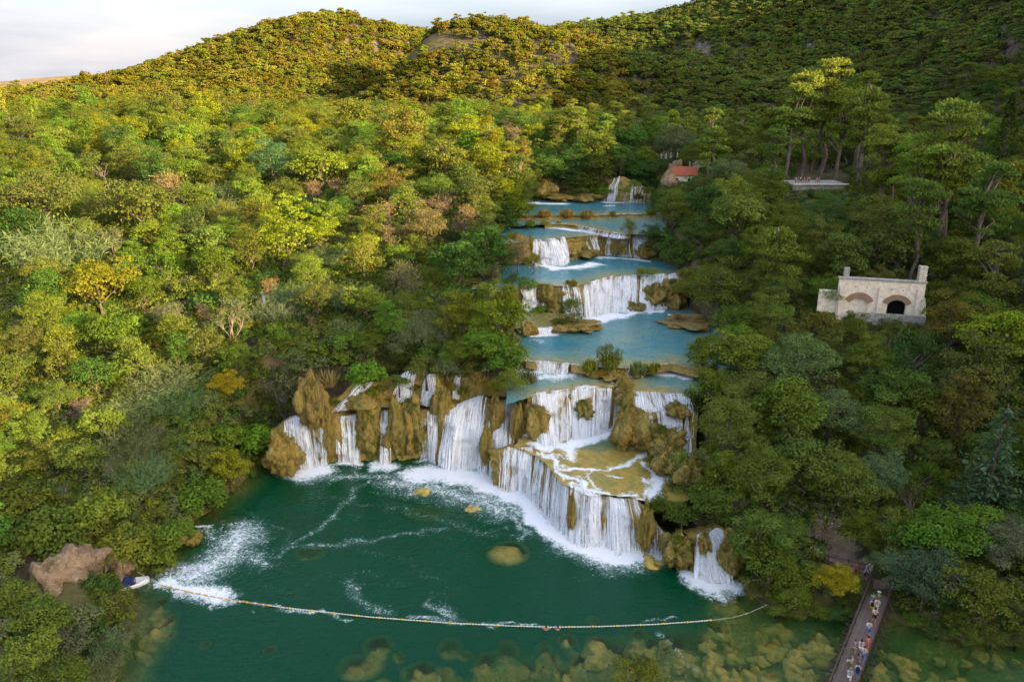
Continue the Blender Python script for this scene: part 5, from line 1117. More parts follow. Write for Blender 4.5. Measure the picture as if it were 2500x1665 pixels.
# ------------------------------------------------------------------ the rest of the wood
KEEP = [(1940, 400, 2070, 470, 230), (2035, 665, 2275, 742, 118), (1925, 425, 2080, 476, 230), (2000, 1300, 2110, 1395, 82), (2080, 1390, 2190, 1700, 84), (1635, 405, 1710, 455, 230), (40, 1350, 210, 1490, 92), (300, 1400, 345, 1440, 84), (1600, 370, 1660, 392, 190), (632, 712, 665, 765, 120), (1975, 1365, 2125, 1420, 84), (2200, 392, 2300, 416, 230)]
WET = [(290, 1665), (320, 1560), (440, 1560), (430, 1480), (300, 1450), (330, 1402), (405, 1380), (445, 1310), (520, 1248), (600, 1180), (650, 1140), (680, 1040), (735, 930), (850, 965), (1000, 955), (1090, 935), (1180, 930), (1275, 955), (1280, 860), (1275, 770), (1235, 745), (1215, 710), (1290, 680), (1310, 640), (1240, 610), (1230, 580), (1270, 560), (1290, 540), (1310, 490), (1480, 480), (1500, 430), (1530, 430), (1590, 480), (1600, 560), (1595, 630), (1660, 655), (1645, 720), (1700, 770), (1730, 830), (1670, 880), (1670, 970), (1690, 1050), (1660, 1130), (1600, 1220), (1580, 1260), (1640, 1330), (1690, 1330), (1720, 1280), (1760, 1290), (1770, 1350), (1800, 1400), (1830, 1480), (1900, 1520), (2060, 1530), (2100, 1560), (2300, 1580), (2500, 1590), (2500, 1665)]
WETX = np.array([q[0] for q in WET], float)
def blocked(p, w, kind):
    h = w * HGT[kind]
    px, py, d = proj((p[0], p[1], p[2] + h)); r = w / d * FPX * 0.85; ry = r * (0.8 if kind != 'pine' else 1.2)
    a = np.array([(px, py), (px - r, py), (px + r, py), (px, py + ry), (px, py - ry), (px - .7 * r, py + .7 * ry), (px + .7 * r, py + .7 * ry)])
    if inpoly(a[:, 0], a[:, 1], WET).any(): return True
    for x0, y0, x1, y1, dd in KEEP:
        if d < dd + 1 and px + r > x0 and px - r < x1 and py + ry > y0 and py - ry < y1: return True
    return False
def scatter(X0, X1, Y0, Y1, base, pick, seed, maxn=1000, pack=0.78):
    rg = np.random.default_rng(seed); n = 0
    N = int((X1 - X0) * (Y1 - Y0) / (base * base) * 9)
    xs, ys = rg.uniform(X0, X1, N), rg.uniform(Y0, Y1, N); gz = ground(xs, ys)
    dz = gz + 4 - CAM_H; dd_ = ys * CP - dz * SP; PX = 1250 + FPX * xs / dd_; PY = 832.5 - FPX * (ys * SP + dz * CP) / dd_
    ok = (dd_ > 20) & (PX > -70) & (PX < 2570) & (PY < 1740) & ~inpoly(xs, ys, LOWER_W) & ~inpoly(xs, ys, UPPER_W)
    A = np.zeros((len(PLACED) + maxn + 5, 3)); A[:len(PLACED)] = PLACED; k = len(PLACED)
    for i in np.nonzero(ok)[0]:
        x, y, z = xs[i], ys[i], gz[i]
        kind, w, col = pick(x, y, z, dd_[i], PX[i], PY[i], rg)
        if kind is None: continue
        if (np.hypot(A[:k, 0] - x, A[:k, 1] - y) < (w + A[:k, 2]) * pack).any(): continue
        if blocked((x, y, z), w, kind): continue
        plant(kind, Vector((x, y, z - 0.1)), w, col); A[k] = (x, y, w); k += 1; n += 1
        if n >= maxn: break
    return n
def wch(rg, items):
    r = rg.uniform(); s = 0
    for v, w in items:
        s += w
        if r < s: return v
    return items[-1][0]
def pick_left(x, y, z, d, px, py, rg):
    f = (d - 90) / 160
    w = rg.uniform(2.1, 3.4) + max(0, f) * 1.5
    nz = math.sin(x * 0.11 + 1) * math.cos(y * 0.09)
    if px > 1330 and d < 175: return (None, 0, 0)
    kind = wch(rg, (('broadleaf', 0.44), ('fine', 0.2), ('fig', 0.10), ('bush', 0.08), ('willow', 0.07), ('tall', 0.03), ('twiggy', 0.05), ('reeds', 0.03)))
    if kind == 'twiggy': return kind, w * 0.8, wch(rg, (('tan', 0.5), ('sage', 0.3), ('pink', 0.2)))
    if kind == 'reeds': return kind, w, 'grey'
    col = wch(rg, (('mid', 0.26), ('light', 0.24), ('olive', 0.24), ('bright', 0.06 + 0.05 * (nz > 0)), ('deep', 0.08), ('yellow', 0.07), ('dark', 0.05)))
    if kind == 'tall': w *= 0.7
    return kind, w, col
def pick_right(x, y, z, d, px, py, rg):
    w = rg.uniform(2.2, 3.6) + max(0, (d - 100) / 160) * 1.2
    if d > 175 and rg.uniform() < 0.35: return 'pine', w, wch(rg, (('light', 0.4), ('olive', 0.6)))
    if px < 1560 and d < 185: return (None, 0, 0)
    kind = wch(rg, (('broadleaf', 0.5), ('fine', 0.32), ('willow', 0.06), ('bush', 0.06), ('twiggy', 0.04), ('tall', 0.02)))
    if kind == 'twiggy': return kind, w * 0.8, wch(rg, (('pink', 0.4), ('olive', 0.6)))
    return kind, w * (0.7 if kind == 'tall' else 1), wch(rg, (('olive', 0.30), ('mid', 0.33), ('deep', 0.16), ('rust', 0.05), ('sage', 0.07), ('light', 0.09)))
nL = scatter(-75, 2, 62, 150, 4.6, pick_left, 1, 330)
nL2 = scatter(-190, 14, 150, 330, 6.5, pick_left, 2, 420)
nR = scatter(14, 95, 60, 150, 4.8, pick_right, 3, 260)
nR2 = scatter(0, 170, 150, 300, 6.5, pick_right, 4, 260)
def pick_small(x, y, z, d, px, py, rg):
    kind = wch(rg, (('bush', 0.5), ('fig', 0.22), ('tuft', 0.1), ('willow', 0.1), ('twiggy', 0.08)))
    w = rg.uniform(0.9, 1.7) * (0.8 if kind == 'tuft' else 1)
    if kind == 'twiggy': return kind, w, wch(rg, (('tan', .5), ('sage', .5)))
    return kind, w, wch(rg, (('mid', 0.3), ('olive', 0.3), ('light', 0.14), ('bright', 0.1), ('sage', 0.16)))
nS = scatter(-62, 6, 62, 160, 2.2, pick_small, 5, 300, 0.72)
nS2 = scatter(14, 70, 60, 160, 2.4, pick_small, 6, 160, 0.72)
print('PLANTS', nS, nS2, PLACED_SHOW, nL, nL2, nR, nR2)
# ------------------------------------------------------------------ scattered masses through geometry nodes: hill wood, undergrowth
def gn_scatter(name, pts, scl, rot, idx, tint, protos, label, category):
    me = bpy.data.meshes.new(name); me.vertices.add(len(pts)); me.vertices.foreach_set('co', np.asarray(pts, np.float32).ravel())
    a = me.attributes.new('scl', 'FLOAT', 'POINT'); a.data.foreach_set('value', np.asarray(scl, np.float32))
    a = me.attributes.new('rz', 'FLOAT', 'POINT'); a.data.foreach_set('value', np.asarray(rot, np.float32))
    a = me.attributes.new('pid', 'INT', 'POINT'); a.data.foreach_set('value', np.asarray(idx, np.int32))
    a = me.attributes.new('tint', 'FLOAT_COLOR', 'POINT'); a.data.foreach_set('color', np.concatenate([np.asarray(tint, np.float32), np.ones((len(pts), 1), np.float32)], 1).ravel())
    c = bpy.data.collections.new(name + '_kinds')
    for i, m in enumerate(protos):
        o = bpy.data.objects.new(f'{name}_kind_{i:02d}', m); c.objects.link(o)
    g = bpy.data.node_groups.new(name, 'GeometryNodeTree'); g.interface.new_socket('Geometry', in_out='INPUT', socket_type='NodeSocketGeometry'); g.interface.new_socket('Geometry', in_out='OUTPUT', socket_type='NodeSocketGeometry')
    N = g.nodes.new; gi, go = N('NodeGroupInput'), N('NodeGroupOutput'); ip = N('GeometryNodeInstanceOnPoints'); ci = N('GeometryNodeCollectionInfo')
    ci.inputs['Collection'].default_value = c; ci.inputs['Separate Children'].default_value = True; ci.inputs['Reset Children'].default_value = True
    ip.inputs['Pick Instance'].default_value = True
    def na(n_, t_): k = N('GeometryNodeInputNamedAttribute'); k.data_type = t_; k.inputs['Name'].default_value = n_; return k.outputs['Attribute']
    cx = N('ShaderNodeCombineXYZ'); e2r = N('FunctionNodeEulerToRotation')
    L = g.links.new
    L(gi.outputs[0], ip.inputs['Points']); L(ci.outputs[0], ip.inputs['Instance']); L(na('pid', 'INT'), ip.inputs['Instance Index']); L(na('scl', 'FLOAT'), ip.inputs['Scale'])
    L(na('rz', 'FLOAT'), cx.inputs[2]); L(cx.outputs[0], e2r.inputs[0]); L(e2r.outputs[0], ip.inputs['Rotation']); L(ip.outputs[0], go.inputs[0])
    o = link(name, me, kind='stuff', label=label, category=category); md = o.modifiers.new('scatter', 'NODES'); md.node_group = g
    return o
def merged(c, m, name, bark=M_BARK):
    V = np.concatenate(c.V); F = np.concatenate(c.F); lv = np.concatenate(c.lv); lw = np.concatenate(c.lw); mi = np.zeros(len(F), int)
    tv = np.concatenate(m.v); T4 = np.array([f for f in m.f if len(f) == 4]) + len(V)
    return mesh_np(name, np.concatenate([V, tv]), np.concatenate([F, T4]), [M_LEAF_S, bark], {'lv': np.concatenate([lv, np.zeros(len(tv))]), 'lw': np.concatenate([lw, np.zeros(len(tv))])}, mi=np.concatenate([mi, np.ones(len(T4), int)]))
hill_protos = [merged(*broadleaf(501 + i, zsq=z, nclump=24, nleaf=40, leaf=0.17, trunk=tk, lob=0.7), 'far_pine', M_BARK) for i, (z, tk) in enumerate(((0.72, 0.75), (0.9, 0.6), (0.62, 0.9)))] + [merged(*pine(504, 2.0, 24, 0.2, 44, 1.0, 0.25), 'far_pine', M_BARK)] + [merged(*column(521 + i, 4.0, 0.26, 420), 'far_cypress') for i in range(2)] + [merged(*bush(531 + i, 0.2, 14, 30), 'far_shrub') for i in range(2)]
rg = np.random.default_rng(77); pts = []; att = []
cell = {}
NTRY = 80000
hx = np.where(rg.uniform(size=NTRY) < 0.85, rg.uniform(-330, 420, NTRY), rg.uniform(-640, -250, NTRY)); hy = rg.uniform(255, 900, NTRY); hz = ground(hx, hy); dn = fb2(hx, hy, 0.02, 4, 33); dk = fb2(hx, hy, 0.05, 3, 55)
rock_line = fb2(hx, hy, 0.014, 4, 91)
KEEPH = [(1700, 95, 1830, 140), (2160, 170, 2215, 200), (235, 245, 420, 275), (690, 225, 800, 262), (1540, 180, 1590, 240)]
HTREES = []
for i in np.argsort(hy):
    x, y, z = hx[i], hy[i], hz[i]; px, py, d = proj((x, y, z + 4))
    if px < -60 or px > 2560 or py < -60 or d < 180: continue
    if y < 330 and (x < 60): continue
    lowfoot = z < 37 and y > 300
    if rg.uniform() < sstep(0.25 - 0.3 * float(sstep(20, 160, x)), 0.7, rock_line[i]) * 0.85: continue
    if any(a < px < c and b < py < e for a, b, c, e in KEEPH) and rg.uniform() < 0.8: continue
    r_ = rg.uniform(); kind = rg.integers(0, 4) if r_ < 0.90 else (rg.integers(4, 6) if r_ < 0.945 else rg.integers(6, 8))
    if lowfoot and rg.uniform() < 0.5: kind = rg.integers(6, 8)
    w = rg.uniform(2.5, 3.6) * rg.uniform(0.8, 1.45) if kind < 4 else (rg.uniform(1.3, 2.0) if kind < 6 else rg.uniform(1.6, 3.2)); w *= 1 + max(0, d - 450) / 1400
    s_ = w * (0.54 if kind < 4 else 0.5); k = (int(x // 4), int(y // 4)); bad = False
    for a in range(-2, 3):
        for b in range(-2, 3):
            for (qx, qy, qs) in cell.get((k[0] + a, k[1] + b), ()):
                if (qx - x) ** 2 + (qy - y) ** 2 < (s_ + qs) ** 2: bad = True; break
            if bad: break
        if bad: break
    if bad: continue
    if y < 300:
        A = np.array(PLACED); 
        if (np.hypot(A[:, 0] - x, A[:, 1] - y) < w * 0.7 + A[:, 2] * 0.7).any() or blocked((x, y, z), w, 'pine'): continue
    cell.setdefault(k, []).append((x, y, s_))
    if kind < 4: c = np.array((0.172, 0.172, 0.024)) * rg.uniform(0.75, 1.25) * (1 + 0.25 * dk[i])
    elif kind < 6: c = np.array((0.07, 0.10, 0.03)) * rg.uniform(0.8, 1.3)
    else: c = np.array((0.17, 0.15, 0.05)) * rg.uniform(0.7, 1.3)
    c = c * rg.uniform(0.85, 1.15, 3) * (np.array((0.78, 0.98, 1.45)) if x > 70 else np.ones(3))  # right slope lies in shade: its cool grey cast is painted into the crowns
    HTREES.append((d / w, x, y, z, w, int(kind), c))
HTREES.sort(key=lambda q: q[0])
nsingle = 0; rest = []
for q in HTREES:
    if nsingle < 230 and q[5] < 4 and q[2] < 520:
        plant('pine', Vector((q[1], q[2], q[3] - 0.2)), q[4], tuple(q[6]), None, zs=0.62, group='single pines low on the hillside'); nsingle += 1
    else: rest.append(q)
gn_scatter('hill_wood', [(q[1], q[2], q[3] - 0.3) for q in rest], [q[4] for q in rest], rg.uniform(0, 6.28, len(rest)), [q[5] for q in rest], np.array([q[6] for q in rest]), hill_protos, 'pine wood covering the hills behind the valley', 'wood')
print('HILL', len(rest), nsingle)
# undergrowth between the trees
ux = rg.uniform(-130, 130, 60000); uy = rg.uniform(58, 300, 60000); uz = ground(ux, uy); keep = []
pxx = np.array([proj(q) for q in zip(ux, uy, uz)])
m_ = (pxx[:, 0] > -60) & (pxx[:, 0] < 2560) & (pxx[:, 1] < 1750) & ~inpoly(ux, uy, LOWER_W) & ~inpoly(ux, uy, UPPER_W)
dl = dist_lines(ux, uy, LOWER_W, True); du = dist_lines(ux, uy, UPPER_W, True); m_ &= (dl > 0.7) & (du > 0.9)
m_ &= ~(inpoly(pxx[:, 0], pxx[:, 1], WET) & (pxx[:, 0] > 660) & (pxx[:, 0] < 1770))
for a, b, c, e, _d in KEEP: m_ &= ~((pxx[:, 0] > a) & (pxx[:, 0] < c) & (pxx[:, 1] > b) & (pxx[:, 1] < e))
ii = np.nonzero(m_)[0]; ii = ii[rg.uniform(size=len(ii)) < np.clip((pxx[ii, 2] / 110) ** -1.2, 0.25, 1)]
under_protos = [merged(*bush(541 + i, 0.17, 14, 36), 'low_shrub') for i in range(3)]
tc = np.array([PAL[k] for k in ('mid', 'olive', 'light', 'sage', 'deep')])[rg.integers(0, 5, len(ii))] * rg.uniform(0.7, 1.2, (len(ii), 1))
gn_scatter('undergrowth', np.stack([ux[ii], uy[ii], uz[ii] - 0.1], 1), rg.uniform(0.8, 1.9, len(ii)), rg.uniform(0, 6.28, len(ii)), rg.integers(0, 3, len(ii)), tc, under_protos, 'low green undergrowth between the trees of both banks', 'undergrowth')
print('UNDER', len(ii))
# ------------------------------------------------------------------ moss mounds and boulders
def rock_mesh(name, seed, mat, seg=22, ring=14, amp=0.28, rib=0.0, droop=0.0, sc=1.3, flatb=0.0):
    V = [(0, 0, 1.0)]; 
    for i in range(1, ring):
        a = math.pi * i / ring
        for k in range(seg):
            q = 2 * math.pi * k / seg; V.append((math.sin(a) * math.cos(q), math.sin(a) * math.sin(q), math.cos(a)))
    V.append((0, 0, -1.0)); V = np.array(V); n = fbm(V * sc + seed * 3.3, 5, seed, 0.58); r = 1 + amp * n
    if rib:
        ang = np.arctan2(V[:, 1], V[:, 0]); r = r + rib * vnoise(np.stack([np.cos(ang) * 3, np.sin(ang) * 3, V[:, 2] * 0.5], 1), seed + 4) * (V[:, 2] < 0.55)
    W = V * r[:, None]
    if droop:      # widest low down, undercut beneath
        W[:, :2] *= (1 + droop * sstep(0.8, -0.35, V[:, 2]) * sstep(-1.0, -0.6, V[:, 2]))[:, None]
    if flatb: W[:, 2] = np.maximum(W[:, 2], -flatb)
    F = [(0, 1 + k, 1 + (k + 1) % seg) for k in range(seg)]; L = len(V) - 1
    Q = [(1 + i * seg + k, 1 + (i + 1) * seg + k, 1 + (i + 1) * seg + (k + 1) % seg, 1 + i * seg + (k + 1) % seg) for i in range(ring - 2) for k in range(seg)]
    F2 = [(L, L - seg + (k + 1) % seg, L - seg + k) for k in range(seg)]
    return mesh_np(name, W, [np.array(F), np.array(Q), np.array(F2)], [mat], smooth=True), W
MOUND = []
for i in range(5):
    me, W = rock_mesh('moss_mound', 60 + i, M_TUFA, 60, 38, 0.40, 0.34, 0.20, 1.8)
    c = Crown(600 + i); n = 2600; k = c.rng.integers(0, len(W), n); q = W[k] + c.rng.normal(size=(n, 3)) * 0.07; keep = q[:, 2] > -0.8; q = q[keep]
    o = unit(q); T = o * 0.35 + np.array([0, 0, -0.9]) * (o[:, 2:3] < 0.6) + np.array([0, 0, 0.7]) * (o[:, 2:3] >= 0.6) + c.rng.normal(size=q.shape) * 0.22
    c.leaves(q * 1.02, o + c.rng.normal(size=q.shape) * 0.25, 0.14, 0.34, np.clip(0.5 + 0.9 * vnoise(q * 2.2, 5), 0, 1), T, np.clip(0.5 + 0.8 * vnoise(q * 1.6, 9), 0, 1))
    MOUND.append((me, c.mesh('moss', M_LEAF)))
def mound(x, y0, y1, wpx, z0, colour, label, z1=None, deep=1.0, rot=None, shift=0.0, grassy=True, var=None, tilt=(0, 0)):
    """x, top row y0, bottom row y1, width px in the photo, height of its foot"""
    b = P(x, y1, z0); d = proj(b)[2]; w = wpx / 2 / FPX * d
    h = (y1 - y0) / FPX * d / 0.93 * 0.5
    i = random.randrange(5) if var is None else var
    root = thing('moss_mound', label, 'rock', (b.x, b.y + w * deep * 0.55 + shift, z0 + h * 0.92), random.uniform(0, 6.28) if rot is None else rot, 'moss-covered tufa mounds')
    root.scale = (w, w * deep, h); root.rotation_euler = (tilt[0], tilt[1], root.rotation_euler[2])
    o = link('rock', MOUND[i][0], root)
    if grassy:
        g = link('moss', MOUND[i][1], root, kind='stuff'); c = PAL[colour]; j = random.uniform(0.8, 1.15); g.color = (c[0] * j, c[1] * j, c[2] * j, 1)
        if h > 0.9 and w > 0.7:
            for _ in range(2):
                tg = link('grass', PROTO['tuft'][random.randrange(3)][0], root, (random.uniform(-.35, .35), random.uniform(-.4, .1), random.uniform(0.72, 0.9))); tg.scale = (0.55, 0.55, 0.5 * w / h); c = PAL[random.choice(('moss', 'moss', 'olive', 'sage'))]; tg.color = (*c, 1)
    return root
for a in ((690, 1066, 1162, 66, 0, 'tawny', 'orange mossy rock at the water left of the leftmost waterfall'), (762, 925, 1050, 62, 4.6, 'tan', 'brown shaggy hump above the leftmost waterfall'), (806, 1015, 1125, 44, 0, 'tawny', 'golden lump between the leftmost falls and the lacy fall'),
          (808, 985, 1030, 80, 4.6, 'tawny', 'low golden ledge hump above the lacy waterfall'), (900, 1000, 1122, 56, 0, 'moss', 'mossy green-brown lump right of the lacy waterfall'), (974, 985, 1120, 60, 0, 'tawny', 'left half of the large shaggy moss mound'), (1008, 980, 1116, 58, 0, 'olive', 'right half of the large shaggy moss mound'), (1080, 945, 1085, 44, 1.5, 'tawny', 'tall brown mound left of the broad slanting waterfall'),
          (905, 960, 1000, 90, 6.2, 'tawny', 'golden ledge between the ledge streams'), (1210, 970, 1060, 26, 4, 'tawny', 'slim brown rib between the trickle and the veil'), (1190, 1040, 1150, 26, 0, 'tawny', 'dark brown rib below the slim trickle'), (1268, 990, 1075, 26, 4.2, 'tawny', 'slim brown rib right of the upright veil'),
          (1311, 996, 1066, 58, 4.9, 'tawny', 'cone-shaped moss rock left of the horseshoe waterfall'), (1427, 982, 1032, 42, 5.8, 'moss', 'small mossy rock in the middle of the horseshoe waterfall'), (1540, 1002, 1098, 80, 4.8, 'tawny', 'big round mossy dome right of the terrace pool'), (1568, 1040, 1096, 50, 4.8, 'tawny', 'right shoulder of the big round mossy dome'),
          (1620, 1052, 1118, 84, 4.6, 'moss', 'tilted green moss mound right of the dome'), (1636, 1095, 1168, 62, 4.3, 'olive', 'dark brown mound by the right bank above the terrace'), (1690, 1130, 1200, 60, 4.3, 'rust', 'rust-coloured mound half under the right bank trees'), (1655, 990, 1018, 48, 8, 'tawny', 'flat mossy rock in the rapids by the right bank'), (1535, 955, 1002, 40, 7.6, 'moss', 'mossy hump between the horseshoe waterfall and the rapids'), (1528, 925, 970, 36, 8.6, 'tawny', 'tawny pillar at the right end of the horseshoe lip'),
          (1655, 1310, 1390, 70, 0, 'olive', 'dark mossy rock right of the short trickles'), (1720, 1300, 1360, 30, 1.4, 'olive', 'brown rock splitting the forked waterfall'), (1790, 1300, 1412, 60, 0, 'olive', 'brown mossy bank right of the forked waterfall'), (1575, 1225, 1352, 30, 0, 'moss', 'green moss column at the right end of the curtain'), (1395, 1200, 1312, 16, 0, 'tawny', 'thin brown rib splitting the long curtain'),
          (1350, 740, 772, 30, 11.3, 'tawny', 'brown moss lump in the left of the middle drop'), (1390, 690, 730, 26, 13.4, 'tawny', 'tawny pillar on the middle drop lip'), (1600, 700, 752, 50, 11.3, 'olive', 'brown dome at the right of the middle drop'), (1640, 690, 752, 50, 11.3, 'tan', 'brown hanging bank right of the middle drop'), (1540, 738, 758, 24, 11.3, 'moss', 'small mossy lump in front of the middle drop'), (1562, 742, 760, 22, 11.3, 'olive', 'second small mossy lump in front of the middle drop'), (1330, 700, 745, 30, 13, 'rust', 'rusty hump left of the middle pillar'),
          (1395, 608, 626, 22, 17, 'tawny', 'golden lump below the upper drop chute'), (1430, 612, 630, 60, 16, 'tawny', 'long golden ledge at the foot of the upper drop'), (1575, 604, 632, 40, 16, 'tawny', 'round brown rock at the right foot of the upper drop'), (1296, 585, 640, 26, 16, 'tawny', 'golden rock left of the wide upper chute'), (1262, 580, 612, 60, 18, 'tawny', 'brown mossy ledge at the left of the upper drop'), (1262, 612, 645, 70, 16, 'tan', 'pale brown bank below the left end of the upper drop'), (1502, 607, 622, 22, 16, 'tan', 'small pale lump below the upper veils'),
          (1330, 446, 488, 48, 21.6, 'tawny', 'orange hanging bank at the far left shore'), (1370, 478, 492, 50, 21.6, 'tawny', 'low orange bank along the far shore'), (1425, 476, 492, 60, 21.6, 'olive', 'low brown bank left of the far cascade'), (1445, 903, 922, 30, 10, 'tawny', 'brown foot of the left weir islet'), (1493, 906, 926, 62, 10, 'tawny', 'brown foot of the main weir islet'), (1556, 906, 922, 28, 10, 'olive', 'brown foot of the right weir islet'), (1402, 788, 810, 96, 11.2, 'tawny', 'brown foot of the willow islet'), (1685, 782, 798, 90, 11.2, 'tan', 'gravel-topped rock spit at the right bank of the middle pool'), (465, 1300, 1335, 40, 0, 'tawny', 'orange bank rock by the small left spill'), (1290, 790, 820, 30, 11.3, 'tawny', 'tawny rock at the left end of the short weir')):
    mound(*a)
# pale rock outcrop at the lower left shore
M_CLIFF = NT('pale_cliff'); _p = M_CLIFF.geo(); _n1 = M_CLIFF.noise(M_CLIFF.mapv(_p, (1, 1, 0.35)), 0.9, 6, 0.65, 0.5); _n2 = M_CLIFF.noise(_p, 3.5, 5, 0.7)
_c = M_CLIFF.mix(M_CLIFF.ramp(_n1, 0.35, 0.6), (0.20, 0.125, 0.06), (0.34, 0.24, 0.15)); _c = M_CLIFF.mix(M_CLIFF.ramp(_n2, 0.55, 0.75), _c, (0.55, 0.48, 0.40)); _c = M_CLIFF.mix(M_CLIFF.ramp(_n2, 0.25, 0.4, 0.8, 0), _c, (0.06, 0.04, 0.025))
M_CLIFF = M_CLIFF.done(M_CLIFF.bsdf(_c, 0.9, 0.15, M_CLIFF.bump(_n2, 0.9, 0.3, M_CLIFF.bump(_n1, 0.8, 0.6))))
for (x, y0, y1, w, z0, lb, sd) in ((125, 1385, 1490, 170, 1.0, 'broad bare brown outcrop at the lower left shore', 91), (180, 1365, 1430, 70, 2.5, 'white-faced knob on top of the bare lower left outcrop', 92), (190, 1430, 1485, 60, 0.3, 'small pale rock below the white-faced knob', 93), (275, 1370, 1418, 70, 0.3, 'brown rock behind the moored boat', 94), (1648, 400, 450, 40, 22, 'reddish bare cliff left of the red-roofed house', 95), (1636, 430, 468, 34, 21.6, 'reddish scree at the foot of the far bank cliff', 96)):
    b = P(x, y1, z0) if sd < 95 else on_ground(x, y1)[0]; z0 = b.z; d = proj(b)[2]; wd_ = w / 2 / FPX * d; h = (y1 - y0) / FPX * d / 0.9 / 2
    o = link('rock_outcrop', rock_mesh('rock_outcrop', sd, M_CLIFF, 40, 26, 0.42, 0.25, 0.12, 1.7)[0], None, (b.x, b.y + wd_ * 0.6, z0 + h * 0.8), label=lb, category='rock', group='bare rock outcrops'); o.scale = (wd_, wd_ * 0.9, h * 1.15); o.rotation_euler = (0, 0, sd * 1.3)
t = NT('algae_rock'); _p = t.geo(); _n = t.noise(_p, 1.6, 5, 0.65)
M_ALGAE = t.done(t.bsdf(t.mix(t.ramp(_n, 0.35, 0.65), (0.34, 0.29, 0.08), (0.58, 0.36, 0.09)), 0.8, 0.2, t.bump(_n, 0.6, 0.3)))
BM = [rock_mesh('boulder', 70 + i, M_ALGAE, 20, 12, 0.42, 0, 0, 1.7)[0] for i in range(6)]
SPECIAL = {0: 'largest pale green submerged boulder in the middle of the pool', 5: 'orange boulder awash under the right end of the curtain', 6: 'small orange rock awash off the broad slanting waterfall', 7: 'small orange rock awash left of the long curtain', 1: 'round pale submerged boulder left of the shelf, below the buoy line'}
for i, (cx, cy, rx, ry, zt) in enumerate(BW):
    hz_ = min(rx * 0.75, 1.3) if zt > -0.6 else 1.6
    px, py, d = proj((cx, cy, zt))
    if py > 1690 or px > 2540: continue
    o = link('boulder' if zt > 0 else 'submerged_boulder', BM[i % 6], None, (cx, cy, zt - hz_), label=SPECIAL.get(i), category='boulder', group='boulders in the lower pool')
    if i not in SPECIAL: UNNAMED.append((o, 'yellowish', 'submerged boulder', px, py, d))
    o.scale = (rx, ry, hz_ * 1.02); o.rotation_euler = (0, 0, i * 2.1 if rx < 1.4 else 0.3)
# ------------------------------------------------------------------ built things
M_WOOD = simple_mat('weathered_wood', (0.16, 0.125, 0.105), 0.85, 0.35, 6, 0.2, 0.3)
M_WOOD_D = simple_mat('dark_wood', (0.075, 0.052, 0.042), 0.85, 0.3, 6, 0.2, 0.3)
M_WOOD_T = simple_mat('tan_wood', (0.27, 0.19, 0.12), 0.85, 0.3, 6, 0.2, 0.3)
M_STONE = simple_mat('pale_limestone', (0.74, 0.64, 0.50), 0.9, 0.16, 1.6, 0.2, 0.5)
M_STONE_G = simple_mat('grey_rubble', (0.34, 0.31, 0.28), 0.9, 0.35, 3.5, 0.2, 0.6)
M_BRICK = simple_mat('brick', (0.33, 0.20, 0.135), 0.9, 0.25, 9, 0.2, 0.3)
M_DARK = simple_mat('dark_interior', (0.02, 0.018, 0.016), 0.95, 0.2)  # near-black paint for unlit depth in openings and holes; also panes, eyes, mouths
M_TILE = simple_mat('roof_tile', (0.42, 0.13, 0.07), 0.85, 0.3, 5, 0.2, 0.5)
M_WHITE = simple_mat('white_cloth', (0.75, 0.75, 0.74), 0.8, 0.06)
M_DIRT = simple_mat('trodden_earth', (0.25, 0.175, 0.135), 0.95, 0.25, 0.9, 0.1, 0.4)
M_METAL = simple_mat('dull_metal', (0.35, 0.36, 0.38), 0.45, 0.1, 3, 0.5)
# trodden clearing by the footbridge
cl = [(1985, 1352), (2010, 1320), (2050, 1295), (2090, 1292), (2112, 1330), (2135, 1400), (2172, 1405), (2178, 1430), (2130, 1428), (2100, 1392), (2040, 1380)]
cw = [P(x, y, 2.0)[:2] for x, y in cl]
xs = np.arange(min(p[0] for p in cw), max(p[0] for p in cw), 0.3); ys = np.arange(min(p[1] for p in cw), max(p[1] for p in cw), 0.3); X, Y = np.meshgrid(xs, ys); ins = inpoly(X, Y, cw)
I = np.arange(X.size).reshape(X.shape); q = ins[:-1, :-1] & ins[1:, 1:] & ins[1:, :-1] & ins[:-1, 1:]; F = np.stack([I[:-1, :-1], I[:-1, 1:], I[1:, 1:], I[1:, :-1]], -1)[q]
link('path', mesh_np('path', np.stack([X, Y, ground(X, Y) + 0.06], -1).reshape(-1, 3), F, [M_DIRT], smooth=True), kind='structure')

# ---- footbridge
BZ = 1.35; bA = P(2152, 1432, BZ); bB = P(2036, 1740, BZ); bdir = (bB - bA); BL = bdir.length; bang = math.atan2(bdir.y, bdir.x)
br = thing('footbridge', 'grey plank footbridge with side braces crossing the shallows at lower right', 'bridge', bA, bang)
BWD = 1.95
pl_me = MB().box((0, 0, 0), (0.145, BWD, 0.05)).mesh('plank', M_WOOD); pl_t = MB().box((0, 0, 0), (0.19, BWD + 0.5, 0.05)).mesh('plank', M_WOOD_T)
for k in range(int(BL / 0.165)):
    o = link('plank', pl_me, br, (0.1 + k * 0.165, random.uniform(-.03, .03), random.uniform(-.006, .006))); o.rotation_euler = (0, 0, random.uniform(-.01, .01))
for k in range(12): o = link('plank', pl_t, br, (-0.12 - k * 0.21, random.uniform(-.05, .05), 0.02))
for s in (-1, 1):
    link('stringer', MB().box((BL / 2, s * 0.7, -0.14), (BL, 0.16, 0.22)).mesh('stringer', M_WOOD_D), br)
    rail = link('handrail', MB().box((BL / 2, s * (BWD / 2 + 0.02), 1.08), (BL, 0.12, 0.07)).mesh('handrail', M_WOOD_D), br)
    link('kick_rail', MB().box((BL / 2, s * (BWD / 2 + 0.02), 0.52), (BL, 0.05, 0.11)).mesh('kick_rail', M_WOOD_D), br)
